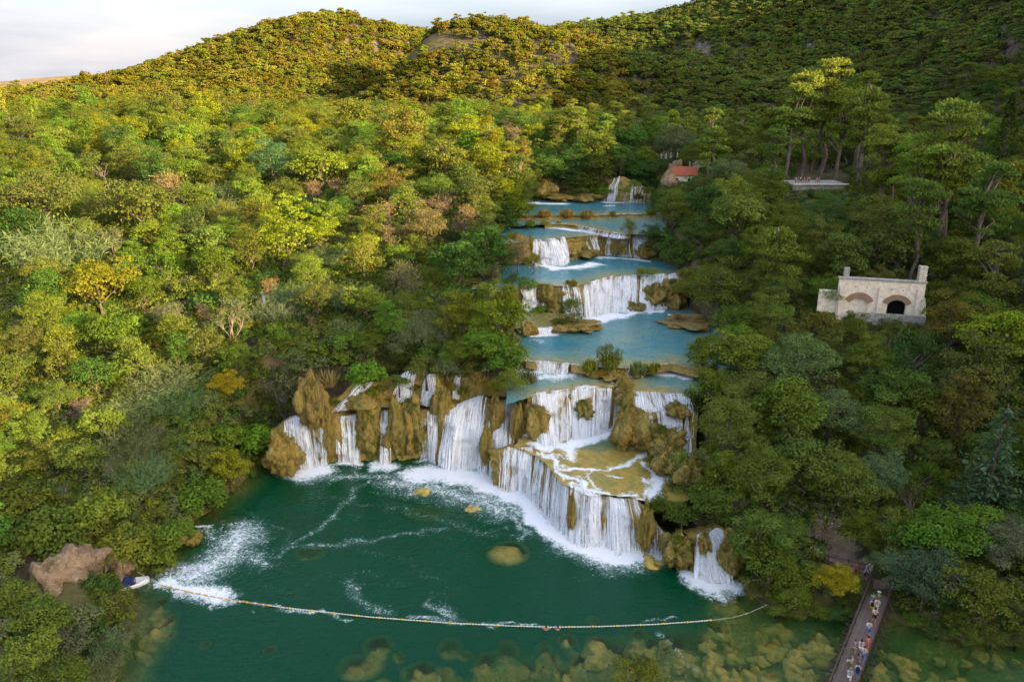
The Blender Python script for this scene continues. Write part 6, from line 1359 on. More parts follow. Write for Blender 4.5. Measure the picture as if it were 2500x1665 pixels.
pm = MB().box((0, 0, 0.28), (0.12, 0.12, 1.66)).mesh('post', M_WOOD_D); sm = MB().box((0, 0, -0.3), (0.16, BWD + 1.6, 0.14)).mesh('sill', M_WOOD_D); lg = MB().tube([(0, 0, -2.6), (0, 0, -0.3)], 0.10, 8).mesh('pile', M_WOOD_D)
bm_ = {s: MB().tube([(0, s * (BWD / 2 + 0.74), -0.28), (0, s * (BWD / 2 + 0.06), 0.78)], 0.05, 5).mesh('brace', M_WOOD_D) for s in (-1, 1)}
k = 0.2
while k < BL:
    link('sill', sm, br, (k, 0, 0))
    for s in (-1, 1):
        link('post', pm, br, (k, s * (BWD / 2 + 0.06), 0)); link('brace', bm_[s], br, (k, 0, 0)); link('pile', lg, br, (k, s * 0.8, 0))
    k += 1.5
# ---- shore fence
fp = [P(1975, 1368, 2.0), P(2020, 1380, 1.9), P(2068, 1390, 1.8), P(2112, 1402, 1.7), P(2128, 1436, 1.6)]
fr = thing('fence', 'dark two-rail wooden fence along the clearing before the bridge', 'fence', fp[0])
for a, b in zip(fp, fp[1:]):
    link('post', MB().box((a.x - fp[0].x, a.y - fp[0].y, a.z - fp[0].z + 0.5), (0.13, 0.13, 1.5)).mesh('post', M_WOOD_D), fr)
    for h in (0.55, 1.1): link('rail', MB().tube([a - fp[0] + Vector((0, 0, h)), b - fp[0] + Vector((0, 0, h))], 0.055, 6).mesh('rail', M_WOOD_D), fr)
link('post', MB().box((fp[-1].x - fp[0].x, fp[-1].y - fp[0].y, fp[-1].z - fp[0].z + 0.5), (0.13, 0.13, 1.5)).mesh('post', M_WOOD_D), fr)
link('plank', MB().box((0, 0, 0), (0.22, 1.3, 0.06)).mesh('plank', simple_mat('green_board', (0.25, 0.38, 0.30), 0.7)), None, P(2108, 1460, 1.0), label='pale green board leaning beside the top of the footbridge', category='board').rotation_euler = (0.2, 0, 0.35)

# ---- people
def skin(name, J, E, mat, sub=1):
    me = bpy.data.meshes.new(name); me.from_pydata([j[0] for j in J], E, []); o = bpy.data.objects.new(name, me); COL.objects.link(o)
    sm_ = o.modifiers.new('s', 'SKIN'); sm_.use_smooth_shade = True; sd = o.modifiers.new('d', 'SUBSURF'); sd.levels = sub; sd.render_levels = sub
    for i, j in enumerate(J):
        r = j[1] if hasattr(j[1], '__len__') else (j[1], j[1]); me.skin_vertices[0].data[i].radius = r; me.skin_vertices[0].data[i].use_root = (i == 0)
    dg = bpy.context.evaluated_depsgraph_get(); r = bpy.data.meshes.new_from_object(o.evaluated_get(dg)); r.name = name
    r.materials.clear(); r.materials.append(mat); r.polygons.foreach_set('use_smooth', np.ones(len(r.polygons), bool)); bpy.data.objects.remove(o); return r
def tint_mat(name, rough):
    t = NT(name); c = t.n('ObjectInfo').outputs['Color']; nz = t.noise(t.objc(), 9, 3); return t.done(t.bsdf(t.mix(t.ramp(nz, 0.3, 0.7, 0, 0.35), c, (0.0, 0.0, 0.0)), rough, 0.2))
M_SKIN = tint_mat('skin', 0.55); M_CLOTH = tint_mat('cloth', 0.85); M_HAIR = tint_mat('hair', 0.6)
def figure(seed, stride=0.3, swim=False):
    """1.72 m tall figure walking along +x"""
    s = stride; J = []; E = []
    def add(p, r, par=None):
        J.append((p, r)); i = len(J) - 1
        if par is not None: E.append((par, i))
        return i
    pel = add((0, 0, 0.93), (0.14, 0.11)); wst = add((0, 0, 1.08), (0.125, 0.095), pel); ch = add((0.01, 0, 1.28), (0.155, 0.105), wst); nk = add((0.02, 0, 1.46), 0.055, ch); jaw = add((0.035, 0, 1.54), 0.07, nk); hd = add((0.03, 0, 1.63), (0.085, 0.095), jaw); add((0.03, 0, 1.70), 0.06, hd)
    for sd, ph in ((1, 1), (-1, -1)):
        hip = add((0, sd * 0.09, 0.88), 0.085, pel); kn = add((0.20 * ph * s / 0.3 + 0.05, sd * 0.095, 0.49), 0.058, hip); an = add((0.30 * ph * s / 0.3 - (0.10 if ph < 0 else 0), sd * 0.095, 0.09 if ph > 0 else 0.14), 0.038, kn)
        add((0.30 * ph * s / 0.3 + 0.12 - (0.10 if ph < 0 else 0), sd * 0.10, 0.035 if ph > 0 else 0.06), 0.034, an)
        sh = add((0.0, sd * 0.18, 1.40), 0.058, ch)
        if swim: el = add((0.22, sd * 0.27, 1.34), 0.042, sh); wr = add((0.42, sd * 0.22, 1.36), 0.03, el); dv = Vector((1, 0, 0.05))
        else: el = add((-0.05 * ph, sd * 0.24, 1.14), 0.042, sh); wr = add((-0.16 * ph * s / 0.3 + 0.08, sd * 0.25, 0.91), 0.028, el); dv = Vector((0.15 - 0.1 * ph, 0, -1)).normalized()
        pw = Vector(J[wr][0]); pm_ = add(tuple(pw + dv * 0.07), 0.032, wr)
        for fi, (o_, L) in enumerate(((-0.028, 0.075), (-0.010, 0.088), (0.010, 0.084), (0.028, 0.068))):
            sid = Vector((1, 0, 0)) if not swim else Vector((0, 1, 0)); f1 = add(tuple(pw + dv * 0.11 + sid * o_), 0.010, pm_); add(tuple(pw + dv * (0.11 + L) + sid * o_ * 1.1 + Vector((0.012, 0, 0))), 0.008, f1)
        tb = add(tuple(pw + dv * 0.055 + (Vector((0.04, -sd * 0.01, 0)) if not swim else Vector((0, -sd * 0.04, 0)))), 0.012, pm_); add(tuple(pw + dv * 0.10 + (Vector((0.06, -sd * 0.015, 0)) if not swim else Vector((0, -sd * 0.055, 0)))), 0.009, tb)
    body = skin('body', J, E, M_SKIN)
    def sub(ids, grow, mat, nm):
        mp = {v: i for i, v in enumerate(ids)}; return skin(nm, [(J[v][0], tuple(x + grow for x in (J[v][1] if hasattr(J[v][1], '__len__') else (J[v][1],) * 2))) for v in ids], [(mp[a], mp[b]) for a, b in E if a in mp and b in mp], mat)
    names = {}
    nleg = 7; L = [pel] + [i for i in (nleg, nleg + 1)]; per = (len(J) - 7) // 2; a, b = 7, 7 + per
    shirt = sub([ch, wst, pel, a + 4, a + 5, b + 4, b + 5], 0.022, M_CLOTH, 'shirt')
    shorts = sub([pel, a, a + 1, b, b + 1], 0.024, M_CLOTH, 'shorts'); trousers = sub([pel, a, a + 1, a + 2, b, b + 1, b + 2], 0.02, M_CLOTH, 'trousers')
    hair = MB().ball((0.01, 0, 1.665), (0.105, 0.092, 0.098), 12, 8).mesh('hair', M_HAIR, True)
    longh = MB().ball((-0.03, 0, 1.60), (0.085, 0.095, 0.17), 12, 8).ball((0.01, 0, 1.665), (0.105, 0.092, 0.098), 12, 8).mesh('hair', M_HAIR, True)
    face = MB().ball((0.122, 0.033, 1.63), 0.012, 6, 4).ball((0.122, -0.033, 1.63), 0.012, 6, 4).tube([(0.115, -0.025, 1.555), (0.124, 0, 1.552), (0.115, 0.025, 1.555)], 0.007, 5).mesh('face', M_DARK, True)
    nose = MB().prism([(0, 0), (0.03, 0), (0, 0.05)], (0.108, 0.01, 1.575), (1, 0, 0), (0, 0, 1), 0.02).ball((0.03, 0.095, 1.61), (0.018, 0.012, 0.03), 6, 4).ball((0.03, -0.095, 1.61), (0.018, 0.012, 0.03), 6, 4).mesh('ears_and_nose', M_SKIN, True)
    return dict(body=body, shirt=shirt, shorts=shorts, trousers=trousers, hair=hair, long=longh, face=face, nose=nose)
FIG = [figure(1, 0.30), figure(2, 0.18), figure(3, 0.24)]; SWIM = figure(4, 0.15, True)
PACK = MB().box((-0.19, 0, 1.22), (0.16, 0.28, 0.42)).box((-0.28, 0, 1.12), (0.05, 0.2, 0.2)).tube([(-0.12, 0.11, 1.42), (0.03, 0.13, 1.46), (0.15, 0.12, 1.3), (-0.1, 0.13, 1.08)], 0.018, 5).tube([(-0.12, -0.11, 1.42), (0.03, -0.13, 1.46), (0.15, -0.12, 1.3), (-0.1, -0.13, 1.08)], 0.018, 5).mesh('backpack', M_CLOTH)
HAT = MB().ball((0.02, 0, 1.70), (0.11, 0.10, 0.07), 12, 6).tube([(0.02, 0, 1.675), (0.02, 0, 1.68)], 0.17, 14).mesh('hat', M_CLOTH, True)
CLR = dict(white=(0.72, 0.72, 0.70), teal=(0.10, 0.35, 0.33), green=(0.05, 0.22, 0.14), yellow=(0.65, 0.50, 0.06), black=(0.02, 0.02, 0.025), blue=(0.04, 0.16, 0.42), navy=(0.02, 0.03, 0.10), coral=(0.62, 0.14, 0.13), purple=(0.20, 0.16, 0.34), khaki=(0.34, 0.28, 0.16), jeans=(0.16, 0.27, 0.42), red=(0.45, 0.04, 0.05), olive=(0.16, 0.15, 0.06), sky=(0.40, 0.58, 0.68), grey=(0.25, 0.25, 0.27), skin1=(0.50, 0.27, 0.18), skin2=(0.36, 0.18, 0.11), blond=(0.42, 0.28, 0.11), brown=(0.09, 0.05, 0.03))
def person(p, face_ang, label, shirt, legs, hair='brown', longhair=False, pants='shorts', pack=None, hat=None, scale=1.0, fig=None, group='people on the footbridge', sk='skin1'):
    f = FIG[random.randrange(3)] if fig is None else fig
    r = thing('person', label, 'person', p, face_ang, group); r.scale = (scale,) * 3
    def c(nm, me, col):
        o = link(nm, me, r); o.color = (*CLR[col], 1); return o
    c('body', f['body'], sk); c('face', f['face'], 'black'); c('nose_and_ears', f['nose'], sk)
    if shirt: c('shirt', f['shirt'], shirt)
    if legs: c(pants, f[pants], legs)
    c('hair', f['long' if longhair else 'hair'], hair)
    if hat: c('hat', HAT, hat)
    return r
def on_bridge(zx, zy):
    """zoom coordinates of the feet in the 450 px wide detail"""
    p = P(1850 + zx / 3.778, 1250 + zy / 3.778, BZ + 0.03)
    q = p - bA; L = (q.x * bdir.x + q.y * bdir.y) / BL; S = (-q.x * bdir.y + q.y * bdir.x) / BL; S = max(-0.72, min(0.72, S))
    return bA + bdir / BL * L + Vector((-bdir.y, bdir.x, 0)) / BL * S + Vector((0, 0, 0.03))
away = bang + math.pi
for zx, zy, lb, sh, lg_, kw in (
    (1050, 880, 'person in pale teal top at the far end of the footbridge', 'teal', 'khaki', {}), (1098, 870, 'person in white cap and green top near the far end of the bridge', 'green', 'khaki', dict(hat='white')),
    (1046, 940, 'person in yellow skirt with a black backpack, far group on the bridge', 'white', 'yellow', dict(pack='black', longhair=True)), (1088, 930, 'person all in white beside the yellow skirt on the bridge', 'white', 'white', {}),
    (1068, 1020, 'person in white top and dark skirt behind the far group on the bridge', 'white', 'black', dict(longhair=True)), (1012, 1145, 'lone person in white shirt and blue shorts mid bridge', 'white', 'blue', {}),
    (1000, 1290, 'person in coral red top by the right rail of the bridge', 'coral', 'coral', dict(hair='black')), (880, 1320, 'person in purple grey top and khaki trousers by the left rail', 'purple', 'khaki', dict(pants='trousers')),
    (940, 1320, 'black-haired person in white top in the middle of the bridge', 'white', 'white', dict(hair='black', longhair=True)), (972, 1385, 'person in white top and light jeans on the bridge', 'white', 'jeans', dict(pants='trousers')),
    (932, 1395, 'small child in dark clothes on the bridge', 'black', 'grey', dict(scale=0.72)), (856, 1425, 'small blond child in white by the left rail', 'white', 'white', dict(scale=0.66, hair='blond')),
    (832, 1490, 'person in white shirt with an olive backpack near the bottom edge', 'white', 'khaki', dict(pack='olive')), (912, 1545, 'person in white shirt and blue shorts with a navy backpack', 'white', 'blue', dict(pack='navy', hair='brown')), (836, 1590, 'blond person in pale blue top at the bottom edge of the picture', 'sky', 'white', dict(hair='blond', longhair=True))):
    p = on_bridge(zx, zy); pk = kw.pop('pack', None); person(p, away + random.uniform(-.25, .25), lb, sh, lg_, **kw)
    if pk:
        o = link('backpack', PACK, None, p, label=f'{pk} backpack worn by a walker on the footbridge', category='backpack'); o.rotation_euler = (0, 0, away); o.color = (*CLR[pk], 1)
for x, y, z, lb, sh, lg_ in ((2090, 1403, 1.75, 'person in olive top and red shorts standing by the fence', 'olive', 'red'), (2114, 1405, 1.7, 'person in pale blue at the start of the bridge', 'sky', 'white'), (2122, 1402, 1.7, 'second pale-clothed person under the tree at the bridge start', 'white', 'sky')):
    p = P(x, y, z); p.z = float(ground(p.x, p.y)) + 0.05; person(p, random.uniform(2, 4), lb, sh, lg_, group='people in the clearing')
# ---- viewing terrace and the people on it
tA = on_ground(1935, 466)[0] + Vector((0, 0, 0.2))
tr = link('viewing_terrace', MB().prism([(0, -1.5), (12.5, -1.5), (12.5, 1.0), (0, 1.0)], (tA.x, tA.y, tA.z), (1, 0, 0), (0, 0, 1), -9).mesh('viewing_terrace', M_STONE_G), None, label='pale stone viewing terrace among the pines on the right slope', category='terrace')
for i in range(9): link('coping_stone', MB().box((tA.x + 0.75 + i * 1.36, tA.y - 0.02, tA.z + 1.12), (1.3, 0.5, 0.22)).mesh('coping_stone', M_STONE), tr)
TT = ['pale blue', 'navy', 'white', 'dark red', 'black', 'white and grey', 'orange', 'blue']; TS = ['sky', 'navy', 'white', 'red', 'black', 'white', 'coral', 'blue']
for i in range(8):
    person(Vector((tA.x + 0.9 + i * 0.62 + (0.9 if i > 5 else 0), tA.y + 1.2 + 0.25 * (i % 3), tA.z + 1.0)), random.uniform(3.5, 6), f'person in {TT[i]} standing on the viewing terrace among the pines', TS[i], ('grey', 'khaki', 'navy')[i % 3], group='people on the viewing terrace')
t2 = on_ground(2205, 412)[0] + Vector((0, 0, 0.2))
link('upper_terrace', MB().prism([(0, -1.5), (9, -1.5), (9, 0.6), (0, 0.6)], (t2.x, t2.y, t2.z), (1, 0, 0), (0, 0, 1), -6).box((t2.x + 4.5, t2.y + 0.3, t2.z + 0.75), (9.1, 0.4, 0.25)).mesh('upper_terrace', M_STONE), None, label='low pale terrace wall under the pines at upper right', category='wall')

# ---- buoy line
bp = [P(x, y, 0.05) for x, y in ((392, 1428), (470, 1447), (560, 1464), (700, 1484), (900, 1506), (1100, 1521), (1250, 1528), (1350, 1531), (1480, 1529), (1600, 1524), (1690, 1518), (1746, 1513))]
bw, bu = resample([p[:] for p in bp], 0.05); bl = thing('buoy_line', 'white and yellow buoy line strung across the swimming pool', 'buoy line', bp[0])
o0 = np.array(bp[0][:])
ropes = [tuple(np.array(P(335, 1395, 1.2)[:]) - o0), tuple(np.array(P(362, 1410, 0.6)[:]) - o0)] + [tuple(q) for q in (bw[::12] - o0)] + [tuple(np.array(P(x, y, z)[:]) - o0) for x, y, z in ((1790, 1507, 0.1), (1830, 1495, 0.3), (1872, 1476, 1.0))]
link('rope', MB().tube(ropes, 0.028, 5).mesh('rope', simple_mat('rope', (0.42, 0.40, 0.34), 0.9)), bl)
M_FW = simple_mat('float_white', (0.74, 0.68, 0.62), 0.5, 0.12, 2); M_FY = simple_mat('float_yellow', (0.70, 0.45, 0.03), 0.5, 0.15, 2); M_FO = simple_mat('float_orange', (0.62, 0.30, 0.10), 0.5, 0.2, 2)
def flt(r, L, m): return MB().tube([(-L / 2, 0, 0), (-L * 0.36, 0, 0), (0, 0, 0), (L * 0.36, 0, 0), (L / 2, 0, 0)], [r * 0.35, r * 0.9, r, r * 0.9, r * 0.35], 8).mesh('float', m, True)
FW, FY2, FO = flt(0.06, 0.24, M_FW), flt(0.10, 0.28, M_FY), flt(0.06, 0.24, M_FO)
nf = int(bu[-1] / 0.29)
for i in range(nf):
    k = min(len(bw) - 2, int(i * 0.29 / bu[-1] * (len(bw) - 1))); a_ = math.atan2(bw[k + 1][1] - bw[k][1], bw[k + 1][0] - bw[k][0])
    o = link('float', FY2 if i % 8 == 4 else (FO if i < 44 and i % 3 else FW), bl, tuple(bw[k] - o0 + np.array([0, 0, 0.03]))); o.rotation_euler = (0, 0, a_)
for x, sx in ((1333, 'left'), (1362, 'right')):
    p = P(x, 1537, 0) - Vector((0, 0, 1.32)); person(p, math.pi / 2, f'{sx} one of two swimmers holding the buoy line', None, 'navy', 'black', group='swimmers at the buoy line', fig=SWIM)

# ---- moored boat
bt = thing('boat', 'small white motorboat with dark blue cover moored at the left shore', 'boat', P(320, 1432, 0.0), R(28))
def hull(L, W, H, n=12):
    V = []; 
    for i in range(n + 1):
        t = i / n; w = W / 2 * (1 - max(0, (t - 0.45) / 0.55) ** 2.2) * (0.92 + 0.08 * min(1, t * 4)); x = (t - 0.5) * L; kz = -0.22 + 0.32 * max(0, t - 0.6) ** 1.5 * 2; hz = H * (1 + 0.35 * t * t)
        V += [(x, -w, hz), (x, -w * 0.82, 0.02), (x, 0, kz), (x, w * 0.82, 0.02), (x, w, hz), (x, w * 0.86, hz - 0.05), (x, w * 0.7, 0.12), (x, -w * 0.7, 0.12), (x, -w * 0.86, hz - 0.05)]
    F = [(i * 9 + k, i * 9 + (k + 1) % 9, (i + 1) * 9 + (k + 1) % 9, (i + 1) * 9 + k) for i in range(n) for k in range(9)] + [tuple(range(8, -1, -1))]
    return MB().add(V, F)
link('hull', hull(3.6, 1.5, 0.5).mesh('hull', simple_mat('boat_white', (0.72, 0.72, 0.72), 0.3, 0.05), True), bt)
link('cover', MB().prism([(-1.55, 0.42), (-1.3, 0.85), (-0.4, 1.0), (0.35, 0.78), (0.5, 0.48)], (0, 0.6, 0.0), (1, 0, 0), (0, 0, 1), 1.2).mesh('cover', simple_mat('navy_canvas', (0.02, 0.03, 0.11), 0.7)), bt)
link('windscreen', MB().prism([(0.5, 0.5), (0.56, 0.5), (0.36, 0.86), (0.30, 0.86)], (0, 0.5, 0), (1, 0, 0), (0, 0, 1), 1.0).mesh('windscreen', simple_mat('tinted_pane', (0.08, 0.10, 0.12), 0.1, 0.05, 1, 0.5)), bt)
link('foredeck', MB().prism([(0.55, 0.50), (1.7, 0.64), (1.7, 0.60), (0.55, 0.44)], (0, 0.28, 0), (1, 0, 0), (0, 0, 1), 0.56).mesh('foredeck', simple_mat('boat_deck', (0.66, 0.66, 0.64), 0.4, 0.05)), bt)
link('outboard_motor', MB().box((-1.98, 0, 0.62), (0.32, 0.3, 0.42)).box((-1.95, 0, 0.1), (0.14, 0.1, 0.8)).mesh('outboard_motor', simple_mat('black_plastic', (0.02, 0.02, 0.022), 0.4)), bt)
# ---- stone building with two arches
zb = 15.0; q0 = P(2050, 680, zb + 6.6); q1 = P(2262, 692, zb + 6.6); ba = math.atan2(q1.y - q0.y, q1.x - q0.x); WL = (q1 - q0).length
bd = thing('stone_building', 'cream stone building with two brick arches half hidden by trees', 'building', (q0.x, q0.y, zb), ba)
HT = 6.6; ar = [(WL * 0.262, 1.30, 3.0, 0.78), (WL * 0.703, 1.30, 3.0, 0.78)]   # centre, half opening, springing, rise
def arc(c, hw, sp, rise, off=0.0, n=14):
    Rr = (hw * hw + rise * rise) / (2 * rise); cz = sp + rise - Rr; a0 = math.asin(hw / Rr)
    return [(c + (Rr + off) * math.sin(-a0 + 2 * a0 * i / n), cz + (Rr + off) * math.cos(-a0 + 2 * a0 * i / n)) for i in range(n + 1)]
w_ = MB(); X3 = (1, 0, 0); Z3 = (0, 0, 1); edges = [0.0]
for c, hw, sp, rise in ar: edges += [c - hw, c + hw]
edges.append(WL)
for i in range(0, len(edges), 2): w_.prism([(edges[i], -4), (edges[i + 1], -4), (edges[i + 1], HT), (edges[i], HT)], (0, 0.7, 0), X3, Z3, 0.7)
for c, hw, sp, rise in ar:
    pts = arc(c, hw, sp, rise)
    for (a, b) in zip(pts, pts[1:]): w_.prism([a, b, (b[0], HT), (a[0], HT)], (0, 0.7, 0), X3, Z3, 0.7)
link('wall', w_.mesh('wall', M_STONE), bd)
link('side_wall', MB().box((0.3, 3.2, 0.0), (0.6, 5, 8)).box((WL - 0.3, 3.2, 0.0), (0.6, 5, 8)).mesh('side_wall', M_STONE_G), bd)
link('flat_roof', MB().box((WL / 2, 4.0, HT - 2.6), (WL - 1.2, 6.5, 0.3)).mesh('flat_roof', M_STONE_G), bd)
link('coping', MB().box((WL / 2, 0.35, HT + 0.1), (WL + 0.3, 1.0, 0.22)).mesh('coping', M_STONE_G), bd)
for x in (0.55, WL * 0.5, WL - 0.75): link('pilaster', MB().box((x, -0.14, 0.9), (0.62, 0.28, 9.2)).prism([(-0.31, 5.5), (0.31, 5.5), (0, 5.75)], (x, -0.28, 0), X3, Z3, -0.28).mesh('pilaster', M_STONE), bd)
for c, hw, sp, rise in ar:
    ai = arc(c, hw, sp, rise, 0.0, 17); ao = arc(c, hw, sp, rise, 0.85, 17)
    g_ = link('arch_ring', MB().prism(arc(c, hw, sp, rise, 0.03, 17) + arc(c, hw, sp, rise, 0.82, 17)[::-1], (0, 0.0, 0), X3, Z3, 0.05).mesh('arch_ring', M_BRICK), bd)
    for k in range(17):
        sh = 0.035
        def lr(u, v, t): return (u[0] + (v[0] - u[0]) * t, u[1] + (v[1] - u[1]) * t)
        link('brick', MB().prism([lr(ai[k], ai[k + 1], 0.06), lr(ai[k], ai[k + 1], 0.94), lr(ao[k], ao[k + 1], 0.94), lr(ao[k], ao[k + 1], 0.06)], (0, 0.0, 0), X3, Z3, 0.09 + 0.02 * (k % 2)).mesh('brick', M_BRICK), g_)
    link('opening', MB().box((c, 2.6 if c > 5 else 0.45, 0.6), (hw * 2 + (1.6 if c > 5 else 0.0), 0.2, 8)).mesh('opening', M_DARK if c > 5 else M_STONE), bd)  # right arch: near-black slab paints the shade inside; left arch: stone infill
tw = link('tower', MB().box((WL - 0.6, 0.75, HT + 1.1), (1.1, 1.05, 2.6)).mesh('tower', M_STONE_G), bd)
for k in range(8):
    for s in range(2): link('stone', MB().box((WL - 0.86 + s * 0.52 + (0.06 if k % 2 else -0.03), 0.20, HT + 0.2 + k * 0.3), (0.46, 0.1, 0.24)).mesh('stone', M_STONE), tw)
link('stub_wall', MB().box((1.0, 0.9, HT + 0.7), (0.8, 0.7, 1.7)).mesh('stub_wall', M_STONE_G), bd)
link('annex_wall', MB().box((-1.3, 0.6, 1.6), (2.7, 0.6, 6.0)).mesh('annex_wall', M_STONE), bd)
link('buttress', MB().prism([(0, -4), (1.5, -4), (0.25, 4.2), (0, 4.2)], (WL, 0.9, 0), X3, Z3, 0.9).mesh('buttress', M_STONE), bd)
link('forecourt_wall', MB().box((WL * 0.62, -1.7, 0.4), (WL * 0.8, 0.4, 3.2)).mesh('forecourt_wall', M_STONE_G), bd)
for x in (2.4, 4.0, WL * 0.62, WL * 0.75): link('weep_hole', MB().box((x, -0.005, 5.45 if x < 5 else 5.3), (0.14, 0.06, 0.14)).mesh('weep_hole', M_DARK), bd)  # near-black blocks painted as the shade inside small holes

# ---- houses on the far right bank
def house(p, rz, L, W, H, rh, wall, label, name='house', flat=False):
    h = thing(name, label, 'house', p, rz)
    link('wall', MB().box((0, 0, H / 2 - 1.2), (L, W, H + 2.4)).prism([(-W / 2, 0), (W / 2, 0), (0, rh)], (-L / 2, 0, H - 0.01), (0, 1, 0), (0, 0, 1), L).mesh('wall', wall), h)
    for s in (-1, 1):
        m = MB(); n = int(L / 0.32); e = Vector((0, s * (W / 2 + 0.35), H - 0.35 * rh / (W / 2))); tp = Vector((0, 0, H + rh + 0.05))
        V = [(-L / 2 - .25, e.y, e.z), (L / 2 + .25, e.y, e.z), (L / 2 + .25, 0, tp.z), (-L / 2 - .25, 0, tp.z)]; V2 = [(x, y, z + 0.12) for x, y, z in V]
        m.add(V + V2, [(3, 2, 1, 0), (4, 5, 6, 7), (0, 1, 5, 4), (1, 2, 6, 5), (2, 3, 7, 6), (3, 0, 4, 7)])
        rf = link('roof', m.mesh('roof', M_TILE), h)
        for k in range(n + 1):
            x = -L / 2 - 0.2 + k * (L + 0.4) / n; link('tile', MB().tube([(x, e.y, e.z + 0.13), (x, 0, tp.z + 0.13)], 0.085, 5).mesh('tile', M_TILE), rf)
    for x in (-L * 0.3, L * 0.2):
        f = link('window', MB().box((x, -W / 2 - 0.02, H * 0.58), (0.85, 0.1, 0.95)).mesh('window', M_STONE), h); link('pane', MB().box((x, -W / 2 - 0.06, H * 0.58), (0.6, 0.06, 0.7)).mesh('pane', M_DARK), f)
    link('door', MB().box((L * 0.42 - 0.3, -W / 2 - 0.03, 0.95), (0.8, 0.1, 1.9)).mesh('door', M_WOOD_D), h)
    return h
hA = on_ground(1672, 456)[0]; house(hA + Vector((0, 2, 0)), R(-8), 5.6, 4.2, 2.7, 1.5, M_STONE, 'small stone house with a red tiled roof above the upper river')
hB = on_ground(1722, 420)[0]; house(hB + Vector((0, 3, 0)), R(12), 5.5, 5, 3.4, 1.2, M_STONE, 'tan stone building half hidden in trees right of the red-roofed house', name='stone_house')
for i, x in enumerate((1613, 1625, 1637, 1653)):
    p = on_ground(x, 394)[0]; u = thing('parasol', ['leftmost', 'second from left', 'third from left', 'rightmost'][i] + ' of four folded white parasols beyond the river', 'parasol', p, 0, 'folded white parasols')
    link('pole', MB().tube([(0, 0, -1.5), (0, 0, 2.4)], 0.04, 6).mesh('pole', M_METAL), u); link('canopy', MB().tube([(0, 0, 0.55), (0, 0, 0.7), (0, 0, 1.5), (0, 0, 2.2), (0, 0, 2.4)], [0.26, 0.33, 0.22, 0.10, 0.03], 8).mesh('canopy', M_WHITE, True), u)
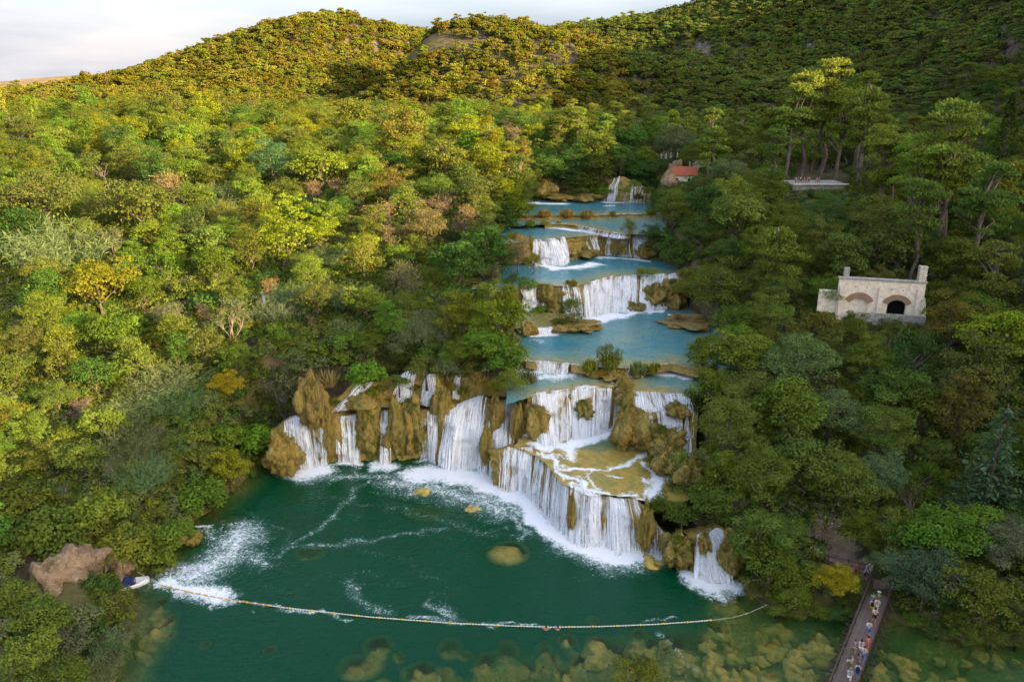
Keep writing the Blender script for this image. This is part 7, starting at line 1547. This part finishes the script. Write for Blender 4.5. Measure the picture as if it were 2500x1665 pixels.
# ------------------------------------------------------------------ each plant's label says which one it is, from the nearest landmark
MARKS = [(740, 1080, 'the leftmost waterfall'), (850, 1070, 'the square lacy waterfall'), (940, 1070, 'the narrow ribbon waterfall'), (1140, 1070, 'the broad slanting waterfall'), (1500, 1280, 'the long curtain waterfall'), (1735, 1360, 'the forked waterfall'), (1410, 1000, 'the horseshoe waterfall'), (1350, 890, 'the left weir'), (1645, 900, 'the arched weir'), (1480, 720, 'the brightest middle waterfall'), (1220, 735, 'the faint left middle waterfall'), (1610, 720, 'the right middle cascade'), (1335, 615, 'the wide upper chute'), (1560, 600, 'the rightmost upper veils'), (1505, 460, 'the far tall cascade'), (1340, 470, 'the far orange bank'),
         (2155, 725, 'the arched stone building'), (1670, 435, 'the red-roofed house'), (1632, 385, 'the folded parasols'), (1970, 455, 'the viewing terrace'), (2250, 405, 'the upper terrace wall'), (2050, 1340, 'the trodden clearing'), (2140, 1430, 'the top of the footbridge'), (2080, 1600, 'the people on the footbridge'), (1240, 1352, 'the largest submerged boulder'), (925, 1585, 'the round pale boulder'), (1300, 1530, 'the two swimmers'), (1560, 1640, 'the bottom edge bush'), (1700, 1560, 'the orange boulder shelf'), (1870, 1476, 'the right end of the buoy line'), (700, 1484, 'the left half of the buoy line'), (395, 1500, 'the left underwater shelf'), (1750, 200, 'the shaded gully'), (2200, 180, 'the small scree scar'), (2350, 100, 'the upper right slope'), (2000, 100, 'the upper shaded slope'), (120, 1430, 'the bare brown outcrop'), (320, 1430, 'the moored boat'), (460, 1430, 'the left foam patch'), (640, 740, 'the small forest rill'), (465, 1290, 'the small left spill'), (66, 235, 'the tall poplars'), (1395, 750, 'the willow islet'), (2040, 1415, 'the golden bush by the fence'), (2280, 1310, 'the brightest right tree'), (2420, 1130, 'the big blue-green conifer'), (2440, 830, 'the yellow right tree'), (130, 590, 'the big left cane thicket'), (550, 935, 'the pale gold bush'), (235, 680, 'the yellow round tree'), (1078, 490, 'the pinkish round shrub'), (700, 560, 'the tall yellow tree'), (665, 400, 'the dark round evergreen'), (1235, 500, 'the yellow riverside tree'), (300, 1090, 'the lower cane thicket'), (870, 290, 'the light green rim tree'), (2470, 290, 'the dark corner cypress'), (2010, 240, 'the tallest right pines'), (1475, 300, 'the far bare round tree'), (330, 260, 'the orange hill clearing'), (600, 1060, 'the big bright shore bush'), (95, 1500, 'the bottom left bushes'), (450, 450, 'the pale dry shrub'), (950, 560, 'the half-bare shrubs'), (1760, 120, 'the grey scree patch'), (1200, 60, 'the central hilltop'), (600, 80, 'the left hilltop'), (1830, 850, 'the light green right tree'), (1990, 800, 'the rusty right tree')]
ORD = ['nearest', 'second nearest', 'third nearest', 'fourth nearest', 'fifth nearest', 'sixth nearest', 'seventh nearest', 'eighth nearest', 'ninth nearest', 'tenth nearest', 'eleventh nearest', 'twelfth nearest', 'thirteenth nearest', 'fourteenth nearest', 'fifteenth nearest', 'sixteenth nearest', 'seventeenth nearest', 'eighteenth nearest', 'nineteenth nearest', 'twentieth nearest']
DIRS = ['right of', 'below right of', 'below', 'below left of', 'left of', 'above left of', 'above', 'above right of']
_t = ['', '', 'twenty', 'thirty', 'forty', 'fifty']; _u = ['', 'first', 'second', 'third', 'fourth', 'fifth', 'sixth', 'seventh', 'eighth', 'ninth']
for a in range(2, 6):
    for b in range(1, 10): ORD.append(f'{_t[a]}-{_u[b]} nearest')
bucket = {}
for root, cw_, words_, px, py, d in UNNAMED:
    m = min(MARKS, key=lambda q: (q[0] - px) ** 2 + (q[1] - py) ** 2); a = math.atan2(py - m[1], px - m[0])
    dr = DIRS[int(round(a / (math.pi / 4))) % 8]; bucket.setdefault((cw_, words_, dr, m[2]), []).append(((m[0] - px) ** 2 + (m[1] - py) ** 2, root))
for (cw_, words_, dr, mk), L in bucket.items():
    L.sort(key=lambda q: q[0])
    for i, (_, root) in enumerate(L):
        root['label'] = (ORD[min(i, len(ORD) - 1)] + ' ' if len(L) > 1 else '') + f'{cw_} {words_} {dr} {mk}'
